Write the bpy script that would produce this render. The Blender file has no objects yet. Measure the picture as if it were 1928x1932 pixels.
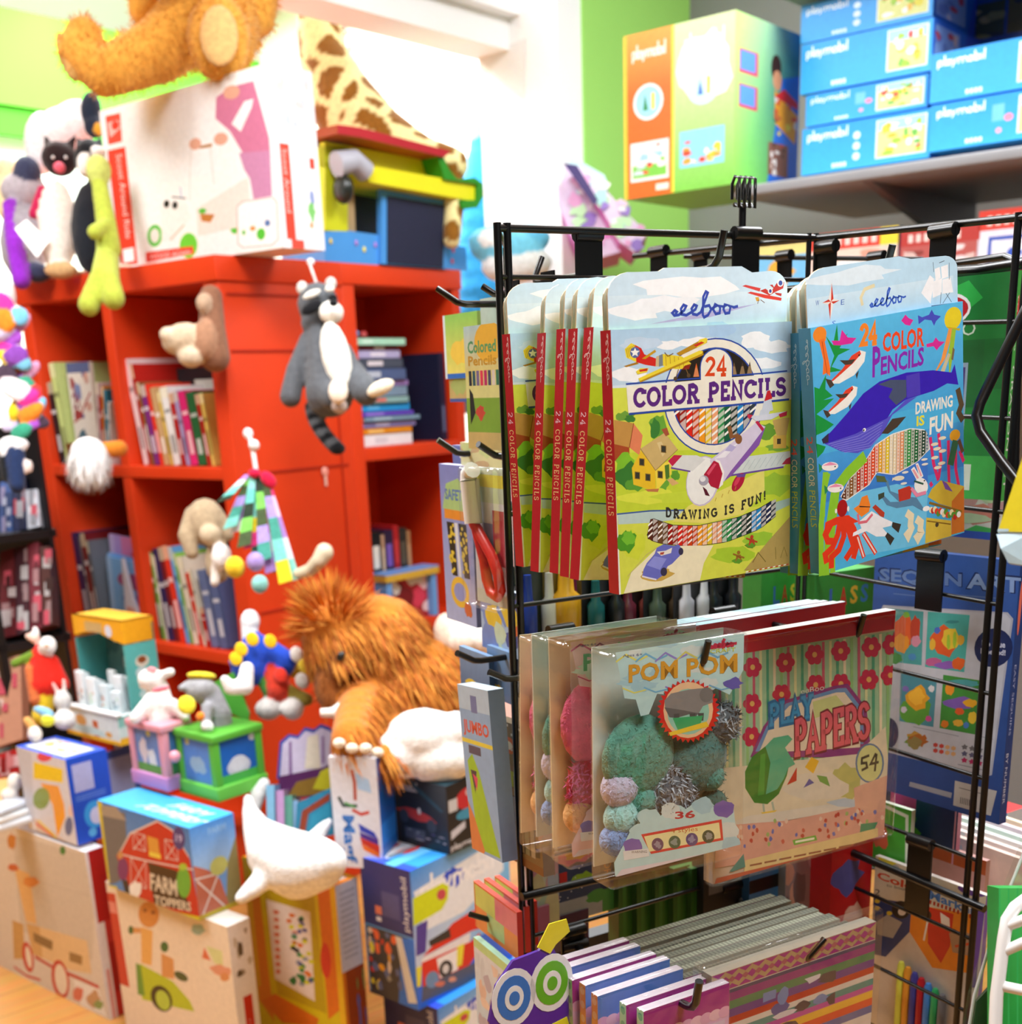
import bpy, math, random
import numpy as np
from mathutils import Vector, Matrix, Euler, noise as mnoise

# ---------------------------------------------------------------- camera, world, lamps, exposure
S = bpy.context.scene
COL = S.collection
FPX, CX, CY = 2340.0, 964.0, 1450.0           # portrait lens, frame is the upper part of a tall picture
PITCH, ROLL = math.radians(17.2), math.radians(2.2)
EYE = np.array([0, 0, 1.3])
Fv = np.array([0, math.cos(PITCH), -math.sin(PITCH)])
_R0 = np.array([1.0, 0, 0]); _U0 = np.array([0, math.sin(PITCH), math.cos(PITCH)])
Rv = math.cos(ROLL) * _R0 - math.sin(ROLL) * _U0
Uv = math.cos(ROLL) * _U0 + math.sin(ROLL) * _R0
cam = bpy.data.cameras.new('camera')
cam_ob = bpy.data.objects.new('camera', cam); COL.objects.link(cam_ob)
M = Matrix(((Rv[0], Uv[0], -Fv[0], EYE[0]), (Rv[1], Uv[1], -Fv[1], EYE[1]), (Rv[2], Uv[2], -Fv[2], EYE[2]), (0, 0, 0, 1)))
cam_ob.matrix_world = M
cam.sensor_fit = 'HORIZONTAL'; cam.sensor_width = 36; cam.lens = FPX / 1928 * 36
cam.shift_x = 0; cam.shift_y = (CY - 966) / 1928
cam.clip_start = 0.02
cam.dof.use_dof = True; cam.dof.focus_distance = 0.95; cam.dof.aperture_fstop = 8.5
S.camera = cam_ob
S.view_settings.view_transform = 'Standard'; S.view_settings.look = 'None'
S.view_settings.gamma = 1; S.view_settings.use_curve_mapping = False
S.view_settings.exposure = 0.26
W = bpy.data.worlds.new('shop_ambient'); S.world = W; W.use_nodes = True
W.node_tree.nodes['Background'].inputs[0].default_value = (.95, .98, 1, 1)
W.node_tree.nodes['Background'].inputs[1].default_value = 0.05

LK = .82
def area_lamp(name, loc, size, power, rot=(0, 0, 0), col=(.94, .97, 1), sizey=None):
    l = bpy.data.lights.new(name, 'AREA'); l.energy = power * LK; l.size = size; l.color = col
    if sizey: l.shape = 'RECTANGLE'; l.size_y = sizey
    o = bpy.data.objects.new(name, l); COL.objects.link(o); o.location = loc; o.rotation_euler = rot
    return o
area_lamp('ceiling_lamp', (-1.65, 2.0, 2.82), .9, 74)
area_lamp('ceiling_lamp', (-0.15, 1.6, 2.82), .9, 66)
area_lamp('ceiling_lamp', (1.3, 2.4, 2.82), .9, 62)
area_lamp('ceiling_lamp', (-0.9, 4.6, 2.82), 1.4, 150)
area_lamp('track_lamp', (0.46, 0.38, 2.02), .45, 15.5)  # unseen light added so the upper rack reads brighter than the lower rows
area_lamp('ceiling_lamp', (-2.4, 5.4, 2.82), 1.2, 90)

# ---------------------------------------------------------------- measuring helpers
def A3(*p): return np.array(p, float)
def ray(x, y): return Fv + Rv * (x - CX) / FPX - Uv * (y - CY) / FPX
def at(x, y, d): return EYE + ray(x, y) * d
def at_z(x, y, z):
    k = ray(x, y); return EYE + k * (z - EYE[2]) / k[2]
def on(x, y, P, n):
    k = ray(x, y); return EYE + k * ((np.array(P) - EYE) @ n) / (k @ n)
def yaw(a):
    a = math.radians(a); return np.array([math.sin(a), math.cos(a), 0.0])
def ulen(P, d, x):
    v = np.array(P) - EYE; k = (x - CX) / FPX
    return -(v @ Rv - k * (v @ Fv)) / (d @ Rv - k * (d @ Fv))
def zlen(P, y):
    v = np.array(P) - EYE; d = np.array([0, 0, 1.0]); k = (CY - y) / FPX
    return -(v @ Uv - k * (v @ Fv)) / (d @ Uv - k * (d @ Fv))
def dep(P): return (np.array(P) - EYE) @ Fv
Z = A3(0, 0, 1)

# ---------------------------------------------------------------- colours
_hx = {}
def hx(c):
    if not isinstance(c, str): return c
    if c not in _hx:
        s = c.lstrip('#')
        if len(s) == 3: s = ''.join(q * 2 for q in s)
        v = [int(s[i:i + 2], 16) / 255 for i in (0, 2, 4)]
        _hx[c] = tuple(q / 12.92 if q <= .04045 else ((q + .055) / 1.055) ** 2.4 for q in v)
    return _hx[c]
def mix(a, b, t):
    a, b = hx(a), hx(b); return tuple(a[i] * (1 - t) + b[i] * t for i in range(3))
def jit(c, rnd, amt):
    c = hx(c); k = 1 + rnd.uniform(-amt, amt); return tuple(min(1, q * k) for q in c)

# ---------------------------------------------------------------- materials (all read the mesh's own colours)
MATS = {}
def mat(name, rough=.5, spec=.5, mottle=.0, mscale=60, bump=0, bscale=200, coat=0, trans=0, sheen=0, metal=0, alpha=1):
    m = bpy.data.materials.new(name); m.use_nodes = True; nt = m.node_tree; b = nt.nodes['Principled BSDF']
    a = nt.nodes.new('ShaderNodeAttribute'); a.attribute_name = 'Col'
    out = a.outputs['Color']
    if mottle:
        tc = nt.nodes.new('ShaderNodeTexCoord'); n = nt.nodes.new('ShaderNodeTexNoise'); n.inputs['Scale'].default_value = mscale; n.inputs['Detail'].default_value = 3
        nt.links.new(tc.outputs['Object'], n.inputs['Vector'])
        mr = nt.nodes.new('ShaderNodeMapRange'); mr.inputs[1].default_value = .3; mr.inputs[2].default_value = .7
        mr.inputs[3].default_value = 1 - mottle; mr.inputs[4].default_value = 1 + mottle
        nt.links.new(n.outputs[0], mr.inputs[0])
        mx = nt.nodes.new('ShaderNodeVectorMath'); mx.operation = 'SCALE'
        nt.links.new(out, mx.inputs[0]); nt.links.new(mr.outputs[0], mx.inputs['Scale']); out = mx.outputs[0]
    nt.links.new(out, b.inputs['Base Color'])
    b.inputs['Roughness'].default_value = rough; b.inputs['Specular IOR Level'].default_value = spec
    b.inputs['Metallic'].default_value = metal
    if coat: b.inputs['Coat Weight'].default_value = coat; b.inputs['Coat Roughness'].default_value = .12
    if sheen: b.inputs['Sheen Weight'].default_value = sheen
    if bump:
        tc2 = nt.nodes.new('ShaderNodeTexCoord'); n2 = nt.nodes.new('ShaderNodeTexNoise'); n2.inputs['Scale'].default_value = bscale
        nt.links.new(tc2.outputs['Object'], n2.inputs['Vector'])
        bp = nt.nodes.new('ShaderNodeBump'); bp.inputs['Strength'].default_value = bump; bp.inputs['Distance'].default_value = .004
        nt.links.new(n2.outputs[0], bp.inputs['Height']); nt.links.new(bp.outputs[0], b.inputs['Normal'])
    MATS[name] = m; return m
mat('printed_card', .38, .45, mottle=.05, mscale=90)
mat('matte_card', .75, .3, mottle=.05, mscale=60)
mat('painted_wood', .42, .45, mottle=.03, mscale=12)
mat('plush_cloth', .95, .1, mottle=.14, mscale=110, bump=.5, bscale=260, sheen=.2)
mat('fur_strand', .8, .2, mottle=.1, mscale=40)
mat('black_wire', .28, .5, mottle=.1, mscale=40)
mat('plastic', .3, .5)
mat('wall_paint', .9, .2, mottle=.02, mscale=3)
mat('grey_metal', .45, .5, mottle=.05, mscale=8)
mat('watercolour_card', .3, .5, mottle=.045, mscale=150)
def clear_mat(name='clear_film', tint=(1, 1, 1), op=.12):
    m = bpy.data.materials.new(name); m.use_nodes = True; nt = m.node_tree
    for n in list(nt.nodes): nt.nodes.remove(n)
    o = nt.nodes.new('ShaderNodeOutputMaterial'); t = nt.nodes.new('ShaderNodeBsdfTransparent'); t.inputs[0].default_value = (*tint, 1)
    g = nt.nodes.new('ShaderNodeBsdfGlossy'); g.inputs['Roughness'].default_value = .12; g.inputs[0].default_value = (.95, .95, .95, 1)
    tc = nt.nodes.new('ShaderNodeTexCoord'); n2 = nt.nodes.new('ShaderNodeTexNoise'); n2.inputs['Scale'].default_value = 22
    nt.links.new(tc.outputs['Object'], n2.inputs['Vector'])
    bp = nt.nodes.new('ShaderNodeBump'); bp.inputs['Strength'].default_value = .5; bp.inputs['Distance'].default_value = .01
    nt.links.new(n2.outputs[0], bp.inputs['Height']); nt.links.new(bp.outputs[0], g.inputs['Normal'])
    mx = nt.nodes.new('ShaderNodeMixShader'); mx.inputs[0].default_value = op
    nt.links.new(t.outputs[0], mx.inputs[1]); nt.links.new(g.outputs[0], mx.inputs[2]); nt.links.new(mx.outputs[0], o.inputs[0])
    MATS[name] = m
clear_mat()

# ---------------------------------------------------------------- mesh builder
class MB:
    def __init__(s): s.v = []; s.f = []; s.c = []; s.m = []; s.s = []
    def add(s, vs, fs, col, mi=0, sm=False):
        b = len(s.v); s.v += [tuple(map(float, q)) for q in vs]
        for i, f in enumerate(fs):
            s.f.append([k + b for k in f]); c = col
            if isinstance(col, list): c = col[i] if len(col) == len(fs) else col
            s.c.append(c); s.m.append(mi); s.s.append(sm)
        return s
    def box(s, lo, hi, col, mi=0):
        (a, b, c), (d, e, f) = lo, hi
        v = [(a, b, c), (d, b, c), (d, e, c), (a, e, c), (a, b, f), (d, b, f), (d, e, f), (a, e, f)]
        return s.add(v, [(0, 3, 2, 1), (4, 5, 6, 7), (0, 1, 5, 4), (1, 2, 6, 5), (2, 3, 7, 6), (3, 0, 4, 7)], col, mi)
    def bevbox(s, lo, hi, col, r=.004, mi=0, n=2):
        bm_pts = []; lo = np.array(lo, float); hi = np.array(hi, float); c = (lo + hi) / 2; h = (hi - lo) / 2
        r = min(r, h.min() * .95)
        # rounded box as a subdivided cube pushed to a rounded shape
        N = 2 * n + 2; g = [-1 + 2 * 0]; ax = []
        t = [math.tan((i / n - 1) * math.pi / 4) for i in range(n)] if n else []
        co = [('r', -1, k) for k in t] + [('c', -1, 0), ('c', 1, 0)] + [('r', 1, -k) for k in reversed(t)]
        def pos(u):
            kind, sg, k = u
            return (sg, k if kind == 'r' else 0.0) if kind == 'r' else (sg, 0.0)
        idx = {}; vs = []; fs = []
        def vert(p):
            key = tuple(round(q, 7) for q in p)
            if key not in idx: idx[key] = len(vs); vs.append(p)
            return idx[key]
        def place(d, in_c):
            d = np.array(d, float); L = np.linalg.norm(d); return in_c + (d / L * r if L > 0 else 0)
        inner = h - r
        for axis in range(3):
            for sg in (-1, 1):
                u, w = [(1, 2), (2, 0), (0, 1)][axis]
                grid = []
                for iu in range(N):
                    row = []
                    for iw in range(N):
                        d = [0, 0, 0]; ic = [0, 0, 0]
                        d[axis] = sg; ic[axis] = sg * inner[axis]
                        for (ii, aa) in ((iu, u), (iw, w)):
                            kk, s2, k = co[ii]
                            ic[aa] = s2 * inner[aa]; d[aa] = (k if s2 < 0 else k) if kk == 'r' else 0
                        row.append(vert(tuple(place(d, c + np.array(ic)))))
                    grid.append(row)
                for iu in range(N - 1):
                    for iw in range(N - 1):
                        q = (grid[iu][iw], grid[iu + 1][iw], grid[iu + 1][iw + 1], grid[iu][iw + 1])
                        if len(set(q)) >= 3: fs.append(q if sg > 0 else q[::-1])
        return s.add(vs, fs, col, mi, True)
    def prism(s, poly, o, ux, uy, n, col, side=None, mi=0, sm=False):
        o, ux, uy, n = map(np.array, (o, ux, uy, n)); k = len(poly)
        fr = [o + ux * a + uy * b for a, b in poly]; bk = [q + n for q in fr]
        s.add(fr + bk, [list(range(k))[::-1], list(range(k, 2 * k))], col, mi)
        s.add(fr + bk, [(i, (i + 1) % k, (i + 1) % k + k, i + k) for i in range(k)], side or col, mi, sm)
        return s
    def tube(s, pts, r, col, n=8, closed=False, mi=0, caps=True):
        P = [np.array(q, float) for q in pts]; K = len(P); vs = []; fs = []
        rr = r if hasattr(r, '__len__') else [r] * K
        T = []
        for i in range(K):
            a = P[(i - 1) % K] if (closed or i) else P[i]; b = P[(i + 1) % K] if (closed or i < K - 1) else P[i]
            t = b - a; T.append(t / (np.linalg.norm(t) + 1e-12))
        u = np.cross(T[0], Z); 
        if np.linalg.norm(u) < .1: u = np.cross(T[0], A3(1, 0, 0))
        u /= np.linalg.norm(u)
        for i in range(K):
            u = u - T[i] * (u @ T[i]); u /= np.linalg.norm(u) + 1e-12; w = np.cross(T[i], u)
            for j in range(n):
                a = 2 * math.pi * j / n; vs.append(P[i] + rr[i] * (u * math.cos(a) + w * math.sin(a)))
        for i in range(K if closed else K - 1):
            for j in range(n):
                a, b = i * n + j, i * n + (j + 1) % n; i2 = (i + 1) % K
                fs.append((a, b, i2 * n + (j + 1) % n, i2 * n + j))
        s.add(vs, fs, col, mi, True)
        if caps and not closed: s.add(vs, [list(range(n))[::-1], list(range((K - 1) * n, K * n))], col, mi)
        return s
    def ell(s, c, r, col, n=12, rot=None, mi=0):
        c = np.array(c, float); r = np.array(r if hasattr(r, '__len__') else (r, r, r), float); vs = []; fs = []; m = n // 2 + 1
        Rm = np.array(Euler(rot).to_matrix()) if rot is not None else np.eye(3)
        for i in range(m + 1):
            th = math.pi * i / m
            for j in range(n):
                ph = 2 * math.pi * j / n
                vs.append(c + Rm @ (r * A3(math.sin(th) * math.cos(ph), math.sin(th) * math.sin(ph), math.cos(th))))
        for i in range(m):
            for j in range(n):
                q = [i * n + j, (i + 1) * n + j, (i + 1) * n + (j + 1) % n, i * n + (j + 1) % n]
                if i == 0: q = [q[0], q[1], q[2]]
                elif i == m - 1: q = [q[0], q[1], q[3]]
                fs.append(q)
        return s.add(vs, fs, col, mi, True)
    def art(s, A, o, ux, uy, mi=0, eps=.00002):
        o, ux, uy = map(lambda q: np.array(q, float), (o, ux, uy)); n = np.cross(ux, uy); n /= np.linalg.norm(n)
        seen = []
        for pts, faces, col in A.bake(np.linalg.norm(ux), np.linalg.norm(uy)):
            if not len(pts): continue
            q = np.array(pts); x0, y0 = q.min(0); x1, y1 = q.max(0)
            k = 1 + max([w[4] for w in seen if w[0] <= x1 and w[2] >= x0 and w[1] <= y1 and w[3] >= y0], default=0)
            seen.append((x0, y0, x1, y1, k))
            vs = [o + ux * a + uy * b + n * eps * k for a, b in pts]
            s.add(vs, faces, col, mi)
        return s
    def build(s, name, m='printed_card', parent=None, loc=(0, 0, 0), rz=0, rot=None):
        me = bpy.data.meshes.new(name); me.from_pydata(s.v, [], s.f)
        for q in (m if isinstance(m, (list, tuple)) else [m]): me.materials.append(MATS[q])
        at_ = me.color_attributes.new('Col', 'FLOAT_COLOR', 'CORNER'); buf = []
        for f, c in zip(s.f, s.c):
            if isinstance(c, list):
                for q in c: buf += [*hx(q)[:3], 1.0]
            else: buf += [*hx(c)[:3], 1.0] * len(f)
        at_.data.foreach_set('color', buf)
        me.polygons.foreach_set('material_index', s.m); me.polygons.foreach_set('use_smooth', s.s)
        me.update()
        return link(name, me, parent, loc, rz, rot)

def link(name, data, parent=None, loc=(0, 0, 0), rz=0, rot=None):
    o = bpy.data.objects.new(name, data); COL.objects.link(o); o.location = tuple(map(float, loc))
    o.rotation_euler = rot if rot is not None else (0, 0, rz)
    if parent is not None: o.parent = parent
    return o
def tag(o, label=None, cat=None, group=None, kind=None):
    if label: o['label'] = label
    if cat: o['category'] = cat
    if group: o['group'] = group
    if kind: o['kind'] = kind
    return o
def empty(name, label, cat, loc, rz=0, group=None):
    o = link(name, None, None, loc, rz); o.empty_display_size = .02
    return tag(o, label, cat, group)
def copy_tree(o, loc=None, rz=None, label=None, rot=None):
    c = o.copy(); COL.objects.link(c)
    if loc is not None: c.location = tuple(map(float, loc))
    if rz is not None: c.rotation_euler = (0, 0, rz)
    if rot is not None: c.rotation_euler = rot
    if label: c['label'] = label
    for ch in o.children:
        d = ch.copy(); COL.objects.link(d); d.parent = c
        for g in ch.children:
            e = g.copy(); COL.objects.link(e); e.parent = d
    return c
def struct(mb, name, m, loc=(0, 0, 0), rz=0, label=None):
    o = mb.build(name, m, None, loc, rz); o['kind'] = 'structure'
    if label: o['label'] = label
    return o

# ---------------------------------------------------------------- printed artwork: coloured shapes in a face's own 0..1 frame
_ft = {}
def font_tris(t):
    if t not in _ft:
        cu = bpy.data.curves.new('t', 'FONT'); cu.body = t[2:] if t[:2] == 'B:' else t; cu.offset = .03 if t[:2] == 'B:' else 0; cu.resolution_u = 2; cu.fill_mode = 'FRONT'
        ob = bpy.data.objects.new('t', cu); me = ob.to_mesh()
        v = np.array([q.co[:2] for q in me.vertices]); fs = [tuple(q.vertices) for q in me.polygons]
        lo, hi = v.min(0), v.max(0); v = (v - lo) / (hi - lo)
        ob.to_mesh_clear(); bpy.data.objects.remove(ob); bpy.data.curves.remove(cu)
        _ft[t] = (v, fs)
    return _ft[t]
def arc(cx, cy, rx, ry, a0, a1, n=10):
    return [(cx + rx * math.cos(math.radians(a0 + (a1 - a0) * i / n)), cy + ry * math.sin(math.radians(a0 + (a1 - a0) * i / n))) for i in range(n + 1)]
GL = {  # slab letters: width, strokes, serif ticks (x, y)
 'C': (.8, [arc(.42, .5, .38, .47, 48, 318, 14)], [(.68, .83)]), 'O': (.86, [arc(.43, .5, .39, .47, 0, 360, 18)], []),
 'L': (.66, [[(.16, 1), (.16, 0), (.62, 0), (.62, .2)]], [(.16, 1)]), 'R': (.78, [[(.16, 0), (.16, .97), (.4, .97)] + arc(.4, .74, .26, .23, 90, -90, 8) + [(.16, .51)], [(.4, .5), (.7, 0)]], [(.16, 0), (.7, 0)]),
 'P': (.7, [[(.16, 0), (.16, .97), (.4, .97)] + arc(.4, .72, .26, .25, 90, -90, 8) + [(.16, .47)]], [(.16, 0)]),
 'E': (.66, [[(.6, .82), (.6, 1), (.16, 1), (.16, 0), (.6, 0), (.6, .2)], [(.16, .52), (.48, .52)]], []), 'N': (.84, [[(.14, 0), (.14, 1), (.7, 0), (.7, 1)]], [(.14, 0), (.7, 1)]),
 'I': (.36, [[(.18, 0), (.18, 1)]], [(.18, 0), (.18, 1)]), 'S': (.66, [arc(.33, .74, .26, .24, 20, 250, 10) + arc(.33, .26, .28, .25, 80, -160, 10)], []),
 'D': (.82, [[(.16, 0), (.16, 1), (.36, 1)] + arc(.36, .5, .38, .5, 90, -90, 10) + [(.16, 0)]], []), 'A': (.8, [[(.1, 0), (.4, 1), (.7, 0)], [(.22, .36), (.58, .36)]], [(.1, 0), (.7, 0)]),
 'W': (1.05, [[(.08, 1), (.3, 0), (.52, .9), (.74, 0), (.97, 1)]], [(.08, 1), (.97, 1)]), 'G': (.82, [arc(.42, .5, .38, .47, 48, 330, 14) + [(.74, .45), (.5, .45)]], []),
 'F': (.62, [[(.6, .82), (.6, 1), (.16, 1), (.16, 0)], [(.16, .52), (.46, .52)]], [(.16, 0)]), 'U': (.8, [[(.14, 1), (.14, .35)] + arc(.4, .35, .26, .34, 180, 360, 8) + [(.66, 1)]], [(.14, 1), (.66, 1)]),
 'Y': (.76, [[(.08, 1), (.38, .5), (.68, 1)], [(.38, .5), (.38, 0)]], [(.38, 0), (.08, 1), (.68, 1)]), 'M': (.95, [[(.12, 0), (.16, 1), (.47, .2), (.78, 1), (.82, 0)]], [(.12, 0), (.82, 0)]),
 '2': (.62, [arc(.3, .72, .25, .26, 160, -30, 9) + [(.08, .04), (.56, .04)]], []), '4': (.66, [[(.46, 0), (.46, 1), (.06, .3)], [(.06, .3), (.62, .3)]], [(.46, 0)]), '!': (.3, [[(.15, 1), (.15, .3)], [(.15, .08), (.15, 0)]], []), ' ': (.42, [], []),
 'T': (.7, [[(.1, .84), (.1, 1), (.62, 1), (.62, .84)], [(.36, 1), (.36, 0)]], [(.36, 0)]), 'B': (.7, [[(.14, 0), (.14, 1), (.38, 1)] + arc(.38, .76, .22, .24, 90, -90, 8) + arc(.38, .26, .26, .26, 90, -90, 8) + [(.14, 0)]], [])}
def _clip(pts):
    for ax, lim, sg in ((0, 0, 1), (0, 1, -1), (1, 0, 1), (1, 1, -1)):
        out = []
        for i in range(len(pts)):
            a, b = pts[i - 1], pts[i]; da, db = (a[ax] - lim) * sg, (b[ax] - lim) * sg
            if (da >= 0) != (db >= 0):
                t = da / (da - db); out.append((a[0] + (b[0] - a[0]) * t, a[1] + (b[1] - a[1]) * t))
            if db >= 0: out.append(b)
        pts = out
        if not pts: return []
    return pts
class Art:
    def __init__(s, bg=None): 
        s.ops = []
        if bg: s.rect(0, 0, 1, 1, bg)
    def _p(s, pts, faces, col): s.ops.append(('p', pts, faces, col)); return s
    def poly(s, pts, col):
        if min(min(q) for q in pts) < 0 or max(max(q) for q in pts) > 1: pts = _clip(pts)
        return s._p(pts, [list(range(len(pts)))], col) if len(pts) > 2 else s
    def rect(s, a, b, c, d, col): return s.poly([(a, b), (c, b), (c, d), (a, d)], col)
    def rects(s, L, col):
        pts = []; fs = []
        for a, b, c, d in L: k = len(pts); pts += [(a, b), (c, b), (c, d), (a, d)]; fs.append((k, k + 1, k + 2, k + 3))
        return s._p(pts, fs, col)
    def grad(s, a, b, c, d, c0, c1, c2=None, c3=None):  # bottom-left, bottom-right, top-right, top-left
        if c2 is None: cc = [c0, c0, c1, c1]
        else: cc = [c0, c1, c2, c3]
        return s._p([(a, b), (c, b), (c, d), (a, d)], [[0, 1, 2, 3]], ('g', cc))
    def ell(s, x, y, rx, ry, col, n=20, rot=0):
        co, si = math.cos(rot), math.sin(rot)
        return s.poly([(x + rx * math.cos(a) * co - ry * math.sin(a) * si, y + rx * math.cos(a) * si + ry * math.sin(a) * co) for a in [2 * math.pi * i / n for i in range(n)]], col)
    def wob(s, x, y, rx, ry, col, seed=0, k=.25, n=16):
        r = random.Random(seed)
        return s.poly([(x + rx * (1 + r.uniform(-k, k)) * math.cos(2 * math.pi * i / n), y + ry * (1 + r.uniform(-k, k)) * math.sin(2 * math.pi * i / n)) for i in range(n)], col)
    def stroke(s, pts, w, col, taper=None): s.ops.append(('s', [pts], w, col)); return s
    def strokes(s, L, w, col): s.ops.append(('s', L, w, col)); return s
    def text(s, t, x0, y0, x1, y1, col, rot=0, shear=0):
        v, fs = font_tris(t); pts = [(x0 + (a + shear * b) * (x1 - x0), y0 + b * (y1 - y0)) for a, b in v]
        return s._tr(pts, fs, col, rot, x0, y0)
    def vtext(s, t, x0, y0, x1, y1, col, up=False):   # reading downwards
        v, fs = font_tris(t)
        pts = [(x0 + b * (x1 - x0), y1 - a * (y1 - y0)) for a, b in v] if not up else [(x1 - b * (x1 - x0), y0 + a * (y1 - y0)) for a, b in v]
        return s._p(pts, fs, col)
    def _tr(s, pts, fs, col, rot, cx, cy):
        return s._p(pts, fs, col)
    def serif(s, t, fn, w, col, gap=.12):   # fn maps (x in 0..1 along the line, y in 0..1 letter height) to the face
        tot = sum(GL[c][0] + gap for c in t) - gap; x = 0; L = []
        for c in t:
            wd, st, ti = GL[c]
            for q in st: L.append([fn((x + a) / tot, b) for a, b in q])
            for a, b in ti: L.append([fn((x + a - .13) / tot, b), fn((x + a + .13) / tot, b)])
            x += wd + gap
        return s.strokes(L, w, col)
    def blobs(s, x0, y0, x1, y1, cols, n=14, seed=1, size=.2):
        r = random.Random(seed)
        for i in range(n):
            w, h = (x1 - x0), (y1 - y0); x = r.uniform(x0, x1); y = r.uniform(y0, y1); a = size * r.uniform(.4, 1) * w; b = size * r.uniform(.4, 1) * h
            pts = [(min(x1, max(x0, x + a * math.cos(t) * r.uniform(.7, 1.2))), min(y1, max(y0, y + b * math.sin(t) * r.uniform(.7, 1.2)))) for t in [2 * math.pi * q / 9 for q in range(9)]]
            s._p(pts, [list(range(9))], r.choice(cols))
        return s
    def lines(s, x0, y0, x1, y1, n, col, seed=0, fill=.45):
        r = random.Random(seed); h = (y1 - y0) / n
        return s.rects([(x0, y1 - (i + fill) * h, x0 + (x1 - x0) * r.uniform(.7, 1), y1 - i * h) for i in range(n)], col)
    def bars(s, x0, y0, x1, y1, n=22, seed=0):
        r = random.Random(seed); s.rect(x0, y0, x1, y1, 'f2f2f0'); w = (x1 - x0) / n
        return s.rects([(x0 + (i + .1) * w, y0 + .1 * (y1 - y0), x0 + (i + r.uniform(.35, .85)) * w, y1 - .1 * (y1 - y0)) for i in range(n)], '222222')
    def bake(s, W_, H_):
        out = []
        for op in s.ops:
            if op[0] == 'p':
                _, pts, fs, col = op
                if isinstance(col, tuple) and col[0] == 'g': col = [col[1]]
                out.append((pts, fs, col))
            else:
                _, L, w, col = op
                for q in L:
                    pts = []; fs = []
                    P = np.array(q, float) * (W_, H_); K = len(P)
                    if K < 2: continue
                    ww = w if hasattr(w, '__len__') else None
                    base = len(pts)
                    for i in range(K):
                        t = P[min(i + 1, K - 1)] - P[max(i - 1, 0)]
                        if K > 2 and 0 < i < K - 1:
                            t1 = P[i] - P[i - 1]; t2 = P[i + 1] - P[i]; t1 /= np.linalg.norm(t1) + 1e-12; t2 /= np.linalg.norm(t2) + 1e-12; t = t1 + t2
                            c = max(.5, math.sqrt(max(0, (1 + t1 @ t2) / 2)))
                        else: c = 1
                        t = t / (np.linalg.norm(t) + 1e-12); n = np.array([-t[1], t[0]])
                        h = (ww[0] + (ww[1] - ww[0]) * i / (K - 1) if ww else w) * H_ / 2 / c
                        e = (t * h * .5 if i == K - 1 else -t * h * .5 if i == 0 else 0)
                        for sg in (-1, 1): pts.append(tuple((P[i] + n * h * sg + e) / (W_, H_)))
                    for i in range(K - 1): fs.append((base + 2 * i, base + 2 * i + 2, base + 2 * i + 3, base + 2 * i + 1))
                    out.append((pts, fs, col))
        return out

# ---------------------------------------------------------------- cartons standing on something, seen over one upright edge
E1, E2 = yaw(-50), yaw(40)
def carton(name, label, cat, k, top, lx, rx, z=None, d=None, th=0, cols=('fff', 'fff', 'fff'), L=None, R=None, T=None, m='printed_card', group=None, dl=None, dr=None, hh=None, P=None, full=False, at_bottom=False, roll=0):
    """k: the near upright edge's foot in the photo; top: its upper end; lx, rx: where the two sides end along the top."""
    a, b = yaw(-50 + th), yaw(40 + th)
    if P is None: P = at_z(*k, z) if d is None else at(*k, d)
    h = hh or zlen(P, top); Q = P if at_bottom else P + Z * h
    l = dl or ulen(Q, a, lx); r = dr or ulen(Q, b, rx)
    l, r = max(l, .006), max(r, .006)
    rz = math.radians(50 - th); mb = MB()
    v = [(0, 0, 0), (r, 0, 0), (r, l, 0), (0, l, 0), (0, 0, h), (r, 0, h), (r, l, h), (0, l, h)]
    cl, cr, ct = cols[:3]
    mb.add(v, [(0, 3, 2, 1), (4, 5, 6, 7), (0, 1, 5, 4), (1, 2, 6, 5), (2, 3, 7, 6), (3, 0, 4, 7)], [cl, ct, cr, cl, cr, cl])
    if L: mb.art(L, (0, l, 0), (0, -l, 0), (0, 0, h))
    if R: mb.art(R, (0, 0, 0), (r, 0, 0), (0, 0, h))
    if T: mb.art(T, (0, l, h), (0, -l, 0), (r, 0, 0))
    o = mb.build(name, m, None, P, rz, (math.radians(roll), 0, rz)); tag(o, label, cat, group)
    return (o, P, l, r, h) if full else o

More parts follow.
